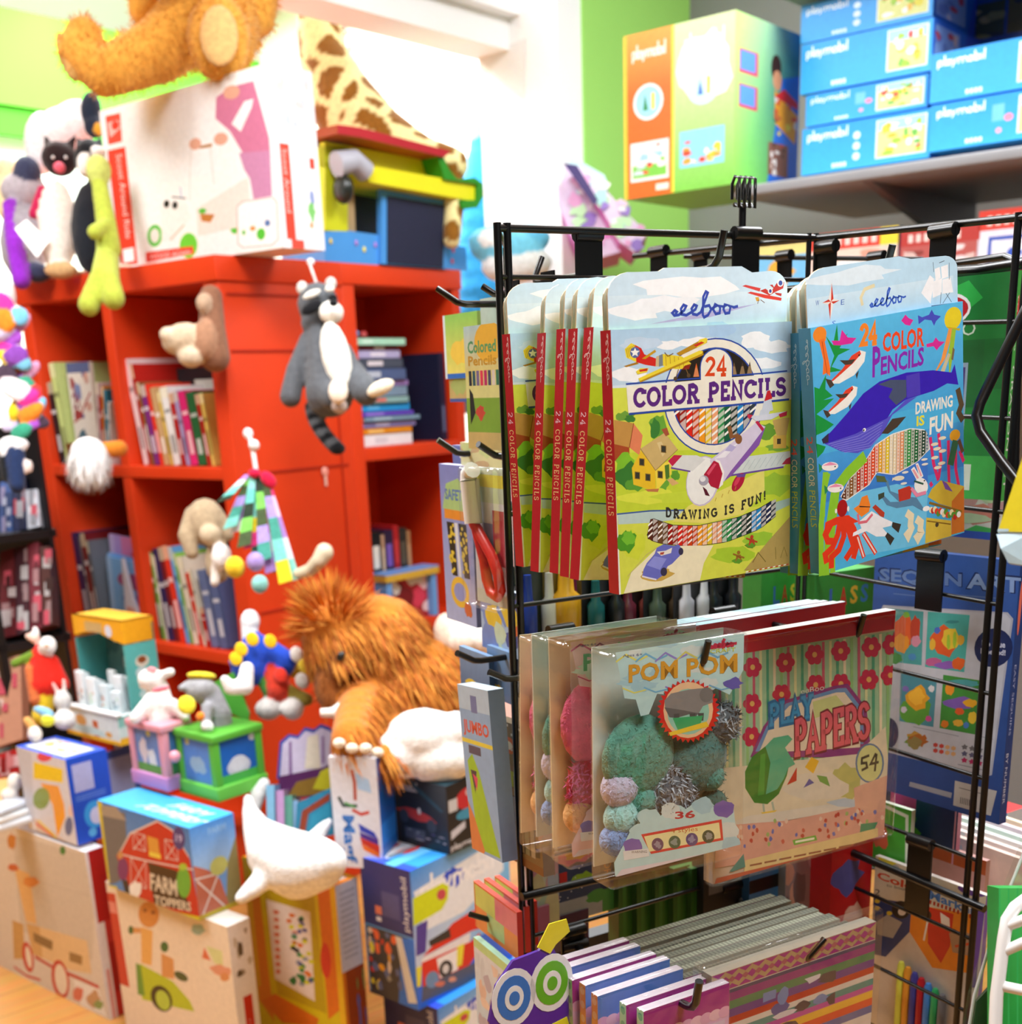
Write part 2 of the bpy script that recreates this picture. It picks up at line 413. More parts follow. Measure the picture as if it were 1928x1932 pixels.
# ---------------------------------------------------------------- soft toys: one continuous body per animal
def capsule(p0, r0, p1, r1, col, n=6):
    p0, p1 = np.array(p0, float), np.array(p1, float)
    return [(p0 + (p1 - p0) * i / n, r0 + (r1 - r0) * i / n, None, col) for i in range(n + 1)]
def curve_caps(pts, rads, col, n=4):
    out = []
    for i in range(len(pts) - 1):
        cc = col[i] if isinstance(col, list) else col
        out += capsule(pts[i], rads[i], pts[i + 1], rads[i + 1], cc, n)
    return out
def soft_body(name, blobs, parent=None, loc=(0, 0, 0), rz=0, vox=.007, m='plush_cloth', smooth=4, patch=None, rot=None):
    mb = MB(); fl = []
    for b in blobs: fl += b if isinstance(b, list) else [b]
    for c, r, ro, col in fl: mb.ell(c, r, col, 12, ro)
    me = bpy.data.meshes.new('raw'); me.from_pydata(mb.v, [], mb.f); ob = bpy.data.objects.new('raw', me); COL.objects.link(ob)
    q = ob.modifiers.new('r', 'REMESH'); q.mode = 'VOXEL'; q.voxel_size = vox; q.use_smooth_shade = True
    if smooth: q2 = ob.modifiers.new('s', 'SMOOTH'); q2.factor = .5; q2.iterations = smooth
    dg = bpy.context.evaluated_depsgraph_get(); nm = bpy.data.meshes.new_from_object(ob.evaluated_get(dg)); nm.name = name
    bpy.data.objects.remove(ob); bpy.data.meshes.remove(me)
    n = len(nm.vertices); co = np.zeros(n * 3); nm.vertices.foreach_get('co', co); co = co.reshape(-1, 3)
    best = np.full(n, 1e9); ci = np.zeros((n, 4)); ci[:, 3] = 1
    for c, r, ro, col in fl:
        r = np.array(r if hasattr(r, '__len__') else (r, r, r), float); dlt = co - np.array(c)
        if ro is not None: dlt = dlt @ np.array(Euler(ro).to_matrix())
        dd = (np.linalg.norm(dlt / r, axis=1) - 1) * r.min(); k = dd < best
        best[k] = dd[k]; ci[k, :3] = hx(col)
    if patch:
        for i in range(n):
            c = patch(co[i])
            if c: ci[i, :3] = hx(c)
    nm.materials.clear(); nm.materials.append(MATS[m])
    for a in list(nm.color_attributes): nm.color_attributes.remove(a)
    at_ = nm.color_attributes.new('Col', 'FLOAT_COLOR', 'POINT'); at_.data.foreach_set('color', ci.ravel())
    nm.polygons.foreach_set('use_smooth', [True] * len(nm.polygons))
    return link(name, nm, parent, loc, rz, rot)
def furry(body, n, ln, wd, flow, seed=1, mixn=.6, name='fur', cols=None, where=None, jitter=.2, m='fur_strand'):
    """short strands combed along flow over a body's surface, one mesh, a part of the toy"""
    r = random.Random(seed); me = body.data; nv = len(me.vertices); mb = MB(); ca = me.color_attributes['Col'].data
    done = 0; tries = 0
    while done < n and tries < n * 6:
        tries += 1
        i = r.randrange(nv); v = me.vertices[i]; p = np.array(v.co); nn = np.array(v.normal)
        if where and not where(p): continue
        g = flow(p) if callable(flow) else np.array(flow, float)
        d = nn * mixn + g; d = d / (np.linalg.norm(d) + 1e-9); d = d + A3(r.uniform(-1, 1), r.uniform(-1, 1), r.uniform(-1, 1)) * jitter; d /= np.linalg.norm(d)
        L = ln * r.uniform(.5, 1.2); s = np.cross(d, nn); q = np.linalg.norm(s)
        s = s / q if q > 1e-3 else A3(1, 0, 0); w = wd * r.uniform(.6, 1.3)
        e = d * .75 + g * .5; e /= np.linalg.norm(e)
        m1 = p + d * L * .5; m2 = m1 + e * L * .5
        p = p - nn * .002
        c = tuple(ca[i].color[:3]); c1 = jit(cols[r.randrange(len(cols))] if cols else c, r, .22); c0 = c1
        mb.add([p - s * w, p + s * w, m1 + s * w * .8, m1 - s * w * .8, m2], [(0, 1, 2, 3), (3, 2, 4)], [[c0, c0, c1, c1], [c1, c1, c1]], 0, False)
        done += 1
    o = mb.build(name, m, body); o['kind'] = 'stuff'
    return o
# ================================================================ the room
def wood(name='floor'):
    m = bpy.data.materials.new('wood_planks'); m.use_nodes = True; nt = m.node_tree; b = nt.nodes['Principled BSDF']
    tc = nt.nodes.new('ShaderNodeTexCoord'); mp = nt.nodes.new('ShaderNodeMapping'); mp.inputs['Rotation'].default_value = (0, 0, math.radians(-40))
    br = nt.nodes.new('ShaderNodeTexBrick'); br.inputs['Scale'].default_value = 1; br.inputs['Brick Width'].default_value = 1.1; br.inputs['Row Height'].default_value = .11
    br.inputs['Mortar Size'].default_value = .002; br.inputs['Color1'].default_value = (*hx('cd9450'), 1); br.inputs['Color2'].default_value = (*hx('c28844'), 1); br.inputs['Mortar'].default_value = (*hx('a06c30'), 1)
    n = nt.nodes.new('ShaderNodeTexNoise'); n.inputs['Scale'].default_value = 7; mp2 = nt.nodes.new('ShaderNodeMapping'); mp2.inputs['Scale'].default_value = (1, 14, 1)
    mx = nt.nodes.new('ShaderNodeMix'); mx.data_type = 'RGBA'; mx.blend_type = 'OVERLAY'; mx.inputs[0].default_value = .35
    L = nt.links.new
    L(tc.outputs['Object'], mp.inputs[0]); L(mp.outputs[0], br.inputs['Vector']); L(mp.outputs[0], mp2.inputs[0]); L(mp2.outputs[0], n.inputs['Vector'])
    L(br.outputs[0], mx.inputs[6]); L(n.outputs[1], mx.inputs[7]); L(mx.outputs[2], b.inputs['Base Color']); b.inputs['Roughness'].default_value = .35
    MATS['wood_planks'] = m
wood()
struct(MB().add([(-7, -3, 0), (6, -3, 0), (6, 8, 0), (-7, 8, 0)], [(0, 1, 2, 3)], 'e0aa60'), 'floor', 'wood_planks')
struct(MB().box((-7, -3, 2.9), (6, 8, 3.0), 'fdfdfb'), 'ceiling', 'wall_paint')
# white wall far behind, green bulkhead at the far left
B0 = at(560, 500, 5.6)
def wall(name, p, d, l0, l1, z0, z1, th, col, label=None):
    rz = math.atan2(d[1], d[0])
    return struct(MB().box((l0, 0, z0), (l1, th, z1), col), name, 'wall_paint', (p[0], p[1], 0), rz, label)
wall('wall_back', B0, -E1, -3.6, 1.6, 0, 2.9, .1, 'f8f8f6')
G0 = at(0, 195, 4.6)
gz = G0[2]; gt = gz + zlen(G0, 6)
gb = MB().box((-.6, 0, gz), (2.2, .05, gt), '62c23c'); gb.box((-.6, .02, gz - .1), (2.2, .05, gz), '4aa02e')
struct(gb, 'trim_1', 'wall_paint', (G0[0], G0[1], 0), math.atan2(E2[1], E2[0]), 'lime green bulkhead band high on the left wall')
gw = MB().box((-.8, .1, 0), (2.6, .2, gz), 'dfe9df')
struct(gw, 'wall_left', 'wall_paint', (G0[0], G0[1], 0), math.atan2(E2[1], E2[0]))
# white pillar with a beam running towards the upper left
PD = 3.55
Pk = at(924, 116, PD); bz = Pk[2]
w_p = ulen(A3(*Pk) + E2 * .08, -E1, 1105)
pil = MB().box((0, -.05, 0), (w_p, .08, 2.9), 'fbfbfb')
pil.add([(-.0, -.052, bz), (w_p * .62, -.052, bz + .02), (.16, -.052, bz - .13)], [(0, 1, 2)], 'ececec')  # grey triangle paints in the shading where the beam meets the pillar
struct(pil, 'trim_2', 'wall_paint', (Pk[0], Pk[1], 0), math.atan2(-E1[1], -E1[0]), 'white square pillar')
bt = bz + .11
bm_ = MB().box((-2.2, -.13, bz), (.0, 0, bt), 'f2f1f0'); bm_.box((-2.2, -.17, bt - .03), (.02, .02, bt + .02), 'f6f6f8')
struct(bm_, 'trim_3', 'wall_paint', at(912, 114, PD) * A3(1, 1, 0), math.atan2(E2[1], E2[0]), 'white beam with a projecting lip meeting the pillar')
# lime green alcove with grey back at the right
Ga = at(1105, 300, 3.5)
wall('wall_green', Ga, E2, 0, 1.0, 0, 2.9, .03, 'a4e070', None)
Gb = A3(*Ga) + E2 * .55; Gb[2] = 0
wall('wall_right', Gb, -E1, -.0, 3.2, 0, 2.9, .08, '8d8f8f')
# ================================================================ the red bookcase: two cube units at right angles
RED, REDI = 'd83c12', 'd8260c'
BD = 2.8
BK = at(405, 480, BD); BTOP = BK[2]; BKf = BK * A3(1, 1, 0)      # its near upper corner
BW = ulen(BK, E1, 30); BDP = ulen(BK, E2, 640); BW2 = ulen(BK, E2, 866)
ZS1 = BTOP + zlen(BK, 885); ZS2 = BTOP + zlen(at(455, 1248, 2.8), 1248) if False else None
ZS1 = 1.135; ZS2 = .675; ZS3 = .235
RZB = math.atan2(E2[1], E2[0])      # local x = along the side panel (E2), local y = along the front (E1)
T_ = .032
def unit_board(mb, lo, hi): mb.bevbox(lo, hi, RED, .003)
bc = empty('bookcase', 'tall red cube bookcase of two columns facing the boxes on the floor', 'bookcase', BKf, RZB)
dv = BW * .5
YV = [0, ulen(BK + A3(0, 0, ZS1 - BTOP), E1, 234) , BW]
def bpart(name, lo, hi, par=bc):
    m = MB(); unit_board(m, lo, hi); return m.build(name, 'painted_wood', par)
sp = bpart('side_panel', (0, 0, 0), (BDP, .055, BTOP - .05))
gr = MB()
for (a, b, z) in ((.02, BDP - .02, BTOP - .085), (.02, BDP - .03, ZS1 + .26), (.02, BDP - .02, ZS1 - .02), (.03, BDP - .02, .78)):
    gr.box((a, -.003, z), (b, .002, z + .006), 'b02a10')
gr.box((BDP - .045, -.003, .1), (BDP - .04, .002, BTOP - .08), 'b02a10')
gr.build('panel_groove', 'painted_wood', sp)
bpart('side_panel', (0, BW - .05, 0), (BDP, BW, BTOP - .05))
bpart('divider', (0.004, YV[1] - .02, .05), (BDP - .02, YV[1] + .02, BTOP - .06))
bpart('top_board', (-.006, -.006, BTOP - .055), (BDP, BW + .006, BTOP))
for z in (ZS1, ZS2, ZS3): bpart('shelf', (.002, .05, z - .03), (BDP - .02, BW - .045, z))
bpart('plinth', (.03, .05, 0), (.06, BW - .05, ZS3 - .03))
bpart('back_panel', (BDP - .02, .04, .0), (BDP, BW - .04, BTOP - .055))
# second unit: stands behind the first, its cubes open to the right
P2 = BKf + E2 * BDP
bc2 = empty('bookcase', 'red cube bookcase open to the right, behind the raccoon panel', 'bookcase', P2, RZB)
w2 = BW2 - BDP
bpart('side_panel', (0, 0, 0), (.045, .36, BTOP - .05), bc2)
bpart('side_panel', (w2 - .03, 0, 0), (w2, .36, BTOP - .05), bc2)
bpart('top_board', (0, -.004, BTOP - .05), (w2 + .004, .36, BTOP), bc2)
for z in (ZS1 + .02, ZS2, ZS3): bpart('shelf', (.045, .0, z - .035), (w2 - .03, .345, z), bc2)
bpart('back_panel', (.01, .345, 0), (w2, .36, BTOP - .05), bc2)
# ================================================================ the black wire rack: panel A (left post) and panel B (right post)
dA, nA = yaw(60), yaw(150)
PA = at(938, 430, 1.03); ZT = PA[2]; PA0 = PA * A3(1, 1, 0)
LA = ulen(PA, dA, 1540); J = PA + dA * LA
dB = ray(-650, 668); dB /= np.linalg.norm(dB); nB = np.cross(dB, Z); nB /= np.linalg.norm(nB)
LBn, LBf = ulen(J, -dB, 1944), ulen(J, dB, 1196)
BN = J - dB * LBn; BF = J + dB * LBf
if nB @ (EYE - J) < 0: nB = -nB          # towards the viewer
WK = '0c0c0d'
zA = [ZT, ZT - .038] + [PA[2] + zlen(PA, y) for y in (617, 797, 971, 1145, 1313, 1472, 1628, 1771, 1911)]
zA += [zA[-1] - .083 * i for i in range(1, 8)]
rack = empty('display_rack', 'black wire display rack of crossed grid panels hung with art supplies', 'display rack', PA0)
def R0_(p): return np.array(p) - PA0
mb = MB()
for z in zA: mb.tube([R0_((PA0[0], PA0[1], z)), R0_((PA0 + dA * LA) + Z * z)], .0032 if z == ZT else .0022, WK, 7)
mb.build('wire_mesh', 'black_wire', rack)
for q in (0, 1):
    for k in (0, .0105):
        mb = MB(); p = PA0 + dA * (LA * q - k * (1 if q else -1) * .9); r_ = .0034 if not q else .0026
        mb.tube([R0_(p), R0_(p + Z * (ZT + .004))], r_, WK, 8); mb.build('post', 'black_wire', rack)
zB = [0] + [zlen(BN, y) for y in (606, 790, 967, 1141, 1310, 1470, 1625, 1773, 1909)]
zB += [zB[-1] - .07 * i for i in range(1, 8)]
mb = MB()
for z in zB:
    far = LBf if z == 0 else 0.0
    mb.tube([R0_(BN + Z * z), R0_(J + dB * far + Z * z)], .0032 if z == 0 else .0021, WK, 7)
mb.build('wire_mesh', 'black_wire', rack)
for k in (0, .011):
    p = BN + dB * k; mb = MB().tube([R0_(p * A3(1, 1, 0)), R0_(p + Z * .004)], .0034, WK, 8); mb.build('post', 'black_wire', rack)
# stiffening rods low on both panels
mb = MB().tube([R0_(on(984, 1692, PA + nA * .008, nA)), R0_(on(1500, 1572, PA + nA * .008, nA))], .0045, WK, 8); mb.build('support_rod', 'black_wire', rack)
mb = MB().tube([R0_(on(1600, 1605, BN + nB * .006, nB)), R0_(on(1858, 1715, BN + nB * .006, nB))], .0042, WK, 8); mb.build('support_rod', 'black_wire', rack)
far = MB(); fa, fb = at(1290, 484, 1.42), at(1742, 489, 1.36); far.tube([R0_(fa), R0_(fb)], .0026, WK, 7)
far.tube([R0_(fb), R0_(fb - Z * fb[2])], .0026, WK, 7)
for z in range(1, 12): far.tube([R0_(fa - Z * .09 * z), R0_(fb - Z * .09 * z)], .002, WK, 6)
far.build('far_panel', 'black_wire', rack)
for p in (PA0, PA0 + dA * LA, BN * A3(1, 1, 0)): MB().tube([R0_(p + Z * .012), R0_(p + Z * .0)], [.03, .034], WK, 12).build('foot', 'black_wire', rack)

def place_on_A(a, off, z): return PA0 + dA * a + nA * off + Z * z
def coordA(P): q = np.array(P) - PA0; return q @ dA, q @ nA, q[2]
def hook(label, base, dirn, length, tip=.026, plate=(.016, .05), drop=0.0, group=None, tbar=False, clip=True, r=.0028, tipdir=None):
    """clip over a wire, flat plate, prong with an upturned tip"""
    o = empty('display_hook', label, 'hook', base, 0, group)
    d = dirn; s = np.cross(d, Z); s /= np.linalg.norm(s); w, h = plate
    if clip:
        m = MB(); c = d * .004
        P = [c - s * w, c + s * w]
        m.prism([(-w, -h), (w, -h), (w, .004), (-w, .004)], d * .003, s, Z, d * .002, WK)
        m.tube([d * .0045 - s * w * .95 + Z * .002, d * .0045 + s * w * .95 + Z * .002], .0062, WK, 10)
        m.build('clip_plate', 'black_wire', o)
    if length:
        st = A3(0, 0, -drop) + d * .004; e = st + d * length
        td = tipdir if tipdir is not None else (Z * .9 + d * .28)
        td = td / np.linalg.norm(td)
        pts = [st, e - d * .012, e - d * .004 + td * .002, e + td * .008, e + td * tip]
        MB().tube(pts, r, WK, 8).build('prong', 'black_wire', o)
        if tbar: MB().tube([e - d * .008 - s * .011 - Z * .002, e - d * .008 + s * .011 - Z * .003], .0022, WK, 7).build('crossbar', 'black_wire', o)
    return o

# ---------------------------------------------------------------- sketching prints from measured corners
def homog(q):      # BL, BR, TR, TL in picture units -> unit square
    src = np.array(q, float); dst = [(0, 0), (1, 0), (1, 1), (0, 1)]; Aq = []; b = []
    for (x, y), (u, v) in zip(src, dst):
        Aq.append([x, y, 1, 0, 0, 0, -u * x, -u * y]); b.append(u); Aq.append([0, 0, 0, x, y, 1, -v * x, -v * y]); b.append(v)
    h = np.append(np.linalg.solve(np.array(Aq), np.array(b)), 1).reshape(3, 3)
    def fn(x, y):
        w = h @ (x, y, 1); return (w[0] / w[2], w[1] / w[2])
    return fn
class Sk:
    """draws on an Art in the measured units of one view of the print"""
    def __init__(s, A, q, sc=1, ox=0, oy=0): s.A = A; h = homog(q); s.f = lambda x, y: h(ox + x / sc, oy + y / sc)
    def p(s, col, *xy): s.A.poly([s.f(xy[i], xy[i + 1]) for i in range(0, len(xy), 2)], col)
    def l(s, col, w, *xy): s.A.stroke([s.f(xy[i], xy[i + 1]) for i in range(0, len(xy), 2)], w, col)
    def e(s, col, x, y, rx, ry, rot=0, n=20):
        co, si = math.cos(rot), math.sin(rot)
        s.A.poly([s.f(x + rx * math.cos(t) * co - ry * math.sin(t) * si, y + rx * math.cos(t) * si + ry * math.sin(t) * co) for t in [2 * math.pi * i / n for i in range(n)]], col)
    def w(s, col, x, y, rx, ry, seed=0, k=.25, n=15):
        r = random.Random(seed); s.A.poly([s.f(x + rx * (1 + r.uniform(-k, k)) * math.cos(2 * math.pi * i / n), y + ry * (1 + r.uniform(-k, k)) * math.sin(2 * math.pi * i / n)) for i in range(n)], col)
    def t(s, txt, col, x0, y0, x1, y1, dy=0):   # font text in a box, y0 = bottom, dy = rise of the line over its length
        v, fs = font_tris(txt); s.A._p([s.f(x0 + a * (x1 - x0), y0 + b * (y1 - y0) - dy * a) for a, b in v], fs, col)
    def star(s, col, x, y, r, n=5, k=.45, rot=-1.57):
        s.A.poly([s.f(x + (r if i % 2 == 0 else r * k) * math.cos(rot + math.pi * i / n), y + (r if i % 2 == 0 else r * k) * math.sin(rot + math.pi * i / n)) for i in range(2 * n)], col)

PENC = ['5a2a1a', '6b4a2a', '9a1c14', 'd9281a', 'cf4318', 'ef9a1e', 'e6c52a', 'e8a274', '2f8f4c', '1c5f40', '24352f', '2a86c4', '232a4e', '3a3f44']
def pencil_strip(s, x0, x1, n, top, bot, cols, slant=0, dot=False):
    """pencils side by side behind a cut-out: top(x), bot(x) are its edges"""
    w = (x1 - x0) / n
    for i in range(n):
        a, b = x0 + i * w, x0 + (i + 1) * w; c = cols[int(i * len(cols) / n)]
        xs = [a, (a + b) / 2, b]
        if min(bot(x) - top(x) for x in xs) < 2: continue
        k = 1 if i % 2 == 0 else .55
        body = mix(c, 'f4f0e6', .5) if i % 2 else c
        s.p(body, *[q for x in xs for q in (x + slant * top(x), top(x))], *[q for x in xs[::-1] for q in (x + slant * bot(x), bot(x))])
        m = (a + b) / 2; y = top(m) + w * .3; j = 0
        while y < bot(m) - w * .9:
            if dot: s.e('f2efe6' if i % 2 == 0 else c, m + slant * y, y + w * .3, w * .22, w * .22, n=7)
            else: s.p('f6f3ea' if (i % 2 == 0) else c, a + 2 + slant * y, y + w * .8, b - 2 + slant * y, y, b - 2 + slant * y, y + w * .42, a + 2 + slant * y, y + w * 1.2)
            y += w * (1.15 if not dot else .95); j += 1
        s.l('3a3026', .0022, a + slant * top(a), top(a), a + slant * bot(a), bot(a))

SCRIPT = [  # the looped handwritten word on the tabs, in a 0..1 line
 [(.02, .1), (-.01, .2), (.03, .3), (.06, .24), (.04, .17)], [(.02, .1), (.09, .12), (.17, .3), (.2, .45), (.16, .5), (.12, .35), (.13, .14), (.2, .1), (.27, .2)],
 [(.27, .2), (.34, .32), (.36, .45), (.32, .5), (.28, .35), (.3, .14), (.36, .1), (.42, .2)], [(.42, .2), (.48, .6), (.53, .95), (.5, 1), (.46, .8), (.45, .1), (.47, 0), (.53, .08), (.58, .3), (.55, .46), (.48, .42)],
 [(.58, .3), (.63, .4), (.68, .45), (.64, .5), (.61, .3), (.65, .12), (.71, .15), (.72, .38), (.68, .46), (.76, .4)], [(.76, .4), (.84, .46), (.79, .48), (.77, .3), (.8, .13), (.86, .15), (.88, .38), (.84, .46), (.93, .36), (.99, .4)]]
def script_word(A, fn, w, col): A.strokes([[fn(*q) for q in st] for st in SCRIPT], w, col)

def plane_art():
    A = Art(); q = [(1166, 1122), (1490, 1085), (1489, 616), (1150.6, 622)]
    s = Sk(A, q, 5.0737, 1120, 480); g = Sk(A, q, 4.82, 1120, 780)
    A.grad(0, 0, 1, 1, 'f2f2e6', 'aecfe6'); A.grad(0, .58, 1, .8, 'e9eff0', 'd4e4ee')
    for x, y, a, b, sd in ((1530, 860, 150, 90, 1), (1700, 930, 170, 60, 2), (1000, 860, 200, 50, 3), (330, 1150, 180, 70, 4), (1500, 1080, 260, 60, 5), (700, 880, 120, 40, 6)): s.w('f3f5f4', x, y, a, b, sd)
    s.w('a9cbe8', 1200, 760, 160, 60, 8); s.w('c3d8ea', 450, 860, 200, 60, 9)
    g.p('d3dc4e', 150, -240, 1800, -240, 1780, 1480, 240, 1680); g.p('c2d63a', 190, 350, 1780, 350, 1780, 900, 200, 900)
    for x, y, a, b, c, sd in ((600, 240, 90, 30, 'b4cf38', 1), (500, 760, 260, 70, 'd9e34a', 2), (1650, 700, 150, 110, '9cc23a', 3), (350, 1200, 120, 130, 'cfdc3e', 4), (1250, 1330, 200, 80, 'a7cc35', 5), (1500, 1200, 160, 60, '9cc83a', 6), (1000, 780, 500, 70, 'c6da40', 7)): g.w(c, x, y, a, b, sd)
    s.w('6f9f3c', 300, 1540, 90, 50, 3, .4); s.w('3f7d34', 330, 1560, 50, 40, 5, .4)
    s.w('6aa53a', 600, 1640, 85, 110, 7, .3); s.w('3d7f36', 570, 1680, 60, 90, 8, .35)
    s.p('c09048', 185, 1570, 370, 1610, 330, 1840, 185, 1800); s.p('e0835a', 370, 1610, 455, 1730, 425, 1920, 330, 1840); s.p('a54a26', 185, 1800, 330, 1840, 330, 1990, 185, 1960); s.l('7a3a1a', .003, 370, 1610, 330, 1840)
    # ring and pencils
    cx, cy = 1140, 1385
    s.e('2f4aa0', cx, cy, 490, 560, n=40); s.e('ece8d6', cx, cy, 478, 546, n=40); s.e('2f4aa0', cx, cy, 408, 470, n=40)
    s.e('2b241c', cx, cy, 396, 456, n=40)
    ee = lambda x: 456 * math.sqrt(max(0, 1 - ((x - cx) / 396) ** 2))
    pencil_strip(s, 745, 1535, 13, lambda x: max(1400, cy - ee(x)), lambda x: cy + ee(x), PENC[2:])
    for i, c in enumerate(('e0662a', '6b5236', '4b3a28', '57452f')):
        x = (960, 1320, 1400, 1470)[i]; s.p(mix(c, 'caa878', .4), x - 28, 1190, x, 1060, x + 28, 1190); s.p(c, x - 10, 1105, x, 1060, x + 10, 1105)
    s.p('ece8d6', 300, 1255, 1880, 1180, 1880, 1440, 320, 1515)
    s.l('2f4aa0', .006, 300, 1235, 700, 1215, 1010, 1205); s.l('2f4aa0', .006, 1290, 1190, 1600, 1180, 1830, 1165); s.l('2f4aa0', .008, 330, 1520, 800, 1495, 1300, 1475, 1850, 1440)
    s.p('2f4aa0', *[q for a in range(0, 181, 15) for q in (1150 + 158 * math.cos(math.radians(a)), 1100 - 180 * math.sin(math.radians(a)))], 990, 1215, 1310, 1200)
    s.p('ece8d6', *[q for a in range(0, 181, 15) for q in (1150 + 148 * math.cos(math.radians(a)), 1100 - 166 * math.sin(math.radians(a)))], 1004, 1240, 1298, 1240)
    A.serif('24', lambda x, y: s.f(1050 + 195 * x, 1180 - 165 * y), .014, 'd8481e')
    A.serif('COLOR PENCILS', lambda x, y: s.f(375 + 1440 * x, 1452 - 65 * x - y * (160 - 10 * x)), .0165, '5b2a7c', .16)
    # yellow biplane
    s.p('a97a1c', 275, 1065, 400, 1030, 420, 1048, 300, 1076); s.p('ead43a', 285, 905, 345, 850, 410, 880, 470, 960, 395, 1032, 300, 985)
    s.p('cf2a22', 380, 868, 440, 900, 470, 960, 585, 1005, 575, 1078, 480, 1060, 395, 1032)
    for i in range(6): s.l('b08a18', .003, 300 + i * 14, 905 - i * 7, 318 + i * 13, 990 - i * 14)
    s.e('56669c', 382, 940, 46, 52); s.star('f6f4e8', 382, 940, 46)
    s.p('c8b48a', 580, 985, 612, 975, 606, 1080, 575, 1078); s.p('7c8486', 608, 975, 642, 962, 645, 1072, 606, 1082)
    s.p('e6cf34', 642, 962, 820, 990, 910, 1060, 890, 1112, 760, 1110, 645, 1075); s.p('c99a22', 445, 1000, 570, 918, 580, 940, 480, 1005)
    for i in range(5): s.l('b8902a', .003, 670 + i * 40, 975 + i * 8, 675 + i * 42, 1085 + i * 5)
    s.p('b98a20', 770, 960, 1000, 840, 1060, 830, 1060, 868, 800, 985); s.p('ead43a', 985, 838, 1050, 822, 1066, 838, 1052, 872, 960, 915); s.p('cc3a22', 930, 890, 1005, 855, 1035, 868, 960, 905)
    s.p('b88c1c', 415, 1190, 1020, 942, 1028, 985, 430, 1226); s.p('ead43a', 412, 1186, 990, 940, 1022, 950, 1010, 972, 425, 1212)
    s.p('ead43a', 390, 1120, 430, 1090, 510, 1092, 495, 1128, 405, 1148); s.p('cc3a22', 420, 1105, 500, 1092, 495, 1118, 425, 1125)
    s.l('7a5a30', .003, 660, 950, 690, 985, 740, 960); s.p('8a2a1c', 850, 1080, 905, 1065, 890, 1115, 820, 1118)
    s.l('7a5a30', .004, 790, 1115, 765, 1195); s.l('7a5a30', .004, 860, 1110, 885, 1170); s.e('5a4630', 762, 1200, 18, 20); s.e('5a4630', 886, 1175, 18, 20)
    # farmhouse, bushes, river
    for x, y, a, b, c, sd in ((280, 480, 90, 150, '7fbf2e', 1), (300, 560, 100, 120, '3a7a30', 2), (370, 640, 90, 60, '5c9c34', 3), (620, 640, 60, 60, '6aa83a', 4), (725, 570, 40, 50, '5c9c34', 5), (1560, 210, 90, 70, '6a9c34', 6), (1660, 360, 110, 40, '7cab3e', 7)): g.w(c, x, y, a, b, sd, .3)
    g.p('f0d84a', 545, 520, 640, 450, 690, 440, 690, 560, 560, 712); g.p('e8c02c', 335, 490, 418, 335, 545, 520, 552, 715, 350, 642); g.p('cbb070', 412, 318, 630, 180, 748, 340, 548, 522); g.p('a5543a', 600, 150, 650, 135, 672, 200, 640, 215)
    g.l('9a8048', .003, 412, 318, 548, 522, 748, 340); g.p('d9c48a', 560, 270, 600, 260, 650, 350, 610, 400)
    for x, y in ((385, 560), (480, 582), (425, 440), (590, 562), (620, 330)): g.p('8a6a30', x - 24, y - 38, x + 24, y - 30, x + 24, y + 38, x - 24, y + 30); g.p('3a3a30', x - 18, y - 30, x + 18, y - 24, x + 18, y + 30, x - 18, y + 24)
    g.p('4f7a30', 630, 480, 670, 470, 675, 590, 640, 610); g.p('c07a4a', 450, 690, 580, 690, 570, 720, 480, 712); g.p('d8b070', 650, 610, 700, 600, 760, 650, 700, 670)
    g.p('c8a860', 1610, 110, 1700, 90, 1770, 90, 1740, 250, 1650, 250); g.p('d8b050', 1620, 250, 1740, 250, 1740, 370, 1620, 370); g.p('4a4030', 1655, 280, 1690, 280, 1690, 330, 1655, 330)
    g.p('b8cfc8', 205, 905, 520, 890, 1000, 905, 1000, 960, 520, 1000, 215, 1000); g.l('44609a', .006, 205, 905, 500, 890, 1000, 905); g.p('a8c4b8', 1600, 880, 1780, 835, 1780, 900, 1640, 960)
    g.p('e4dc70', 850, 860, 1540, 560, 1545, 760, 1350, 960, 1000, 1030, 700, 1000)
    # silver plane
    g.e('c9bfd6', 975, 640, 150, 232, .12); g.e('eef0ea', 972, 638, 140, 220, .12)
    g.p('d9dcd8', 660, 440, 720, 390, 920, 400, 1000, 440, 880, 545, 700, 500); g.l('6a4a98', .006, 690, 505, 860, 545); g.p('c0284a', 660, 440, 715, 388, 790, 395, 700, 492)
    g.p('cfd8d4', 1205, 595, 1390, 430, 1775, 400, 1785, 470, 1715, 545, 1225, 605); g.l('6a4a98', .007, 1210, 602, 1715, 545); g.p('b8304a', 1700, 520, 1742, 470, 1785, 452, 1785, 520)
    for i in range(8): g.l('a8b8b8', .002, 1290 + i * 52, 560 - i * 5, 1350 + i * 52, 470 - i * 6)
    g.p('d6cce0', 1040, 450, 1200, 330, 1460, 120, 1545, 165, 1490, 330, 1240, 600, 1130, 680); g.p('8558a8', 1545, 165, 1490, 330, 1240, 600, 1170, 650, 1230, 560, 1420, 330); g.p('eceaf0', 1080, 440, 1220, 340, 1300, 300, 1180, 430)
    g.l('c0284a', .014, 1465, 115, 1520, 190); g.p('cdd4de', 1470, 110, 1500, 10, 1600, -20, 1560, 90); g.p('d6d9e2', 1380, 50, 1470, 60, 1740, 30, 1600, 100, 1460, 110); g.p('c8304a', 1665, 55, 1745, 28, 1740, 70, 1680, 85); g.p('c8304a', 1378, 40, 1430, 55, 1400, 90, 1380, 72)
    s.p('cdd4de', 1585, 1560, 1630, 1350, 1665, 1340, 1700, 1540); s.p('cc2a2e', 1612, 1450, 1640, 1350, 1668, 1345, 1690, 1425)
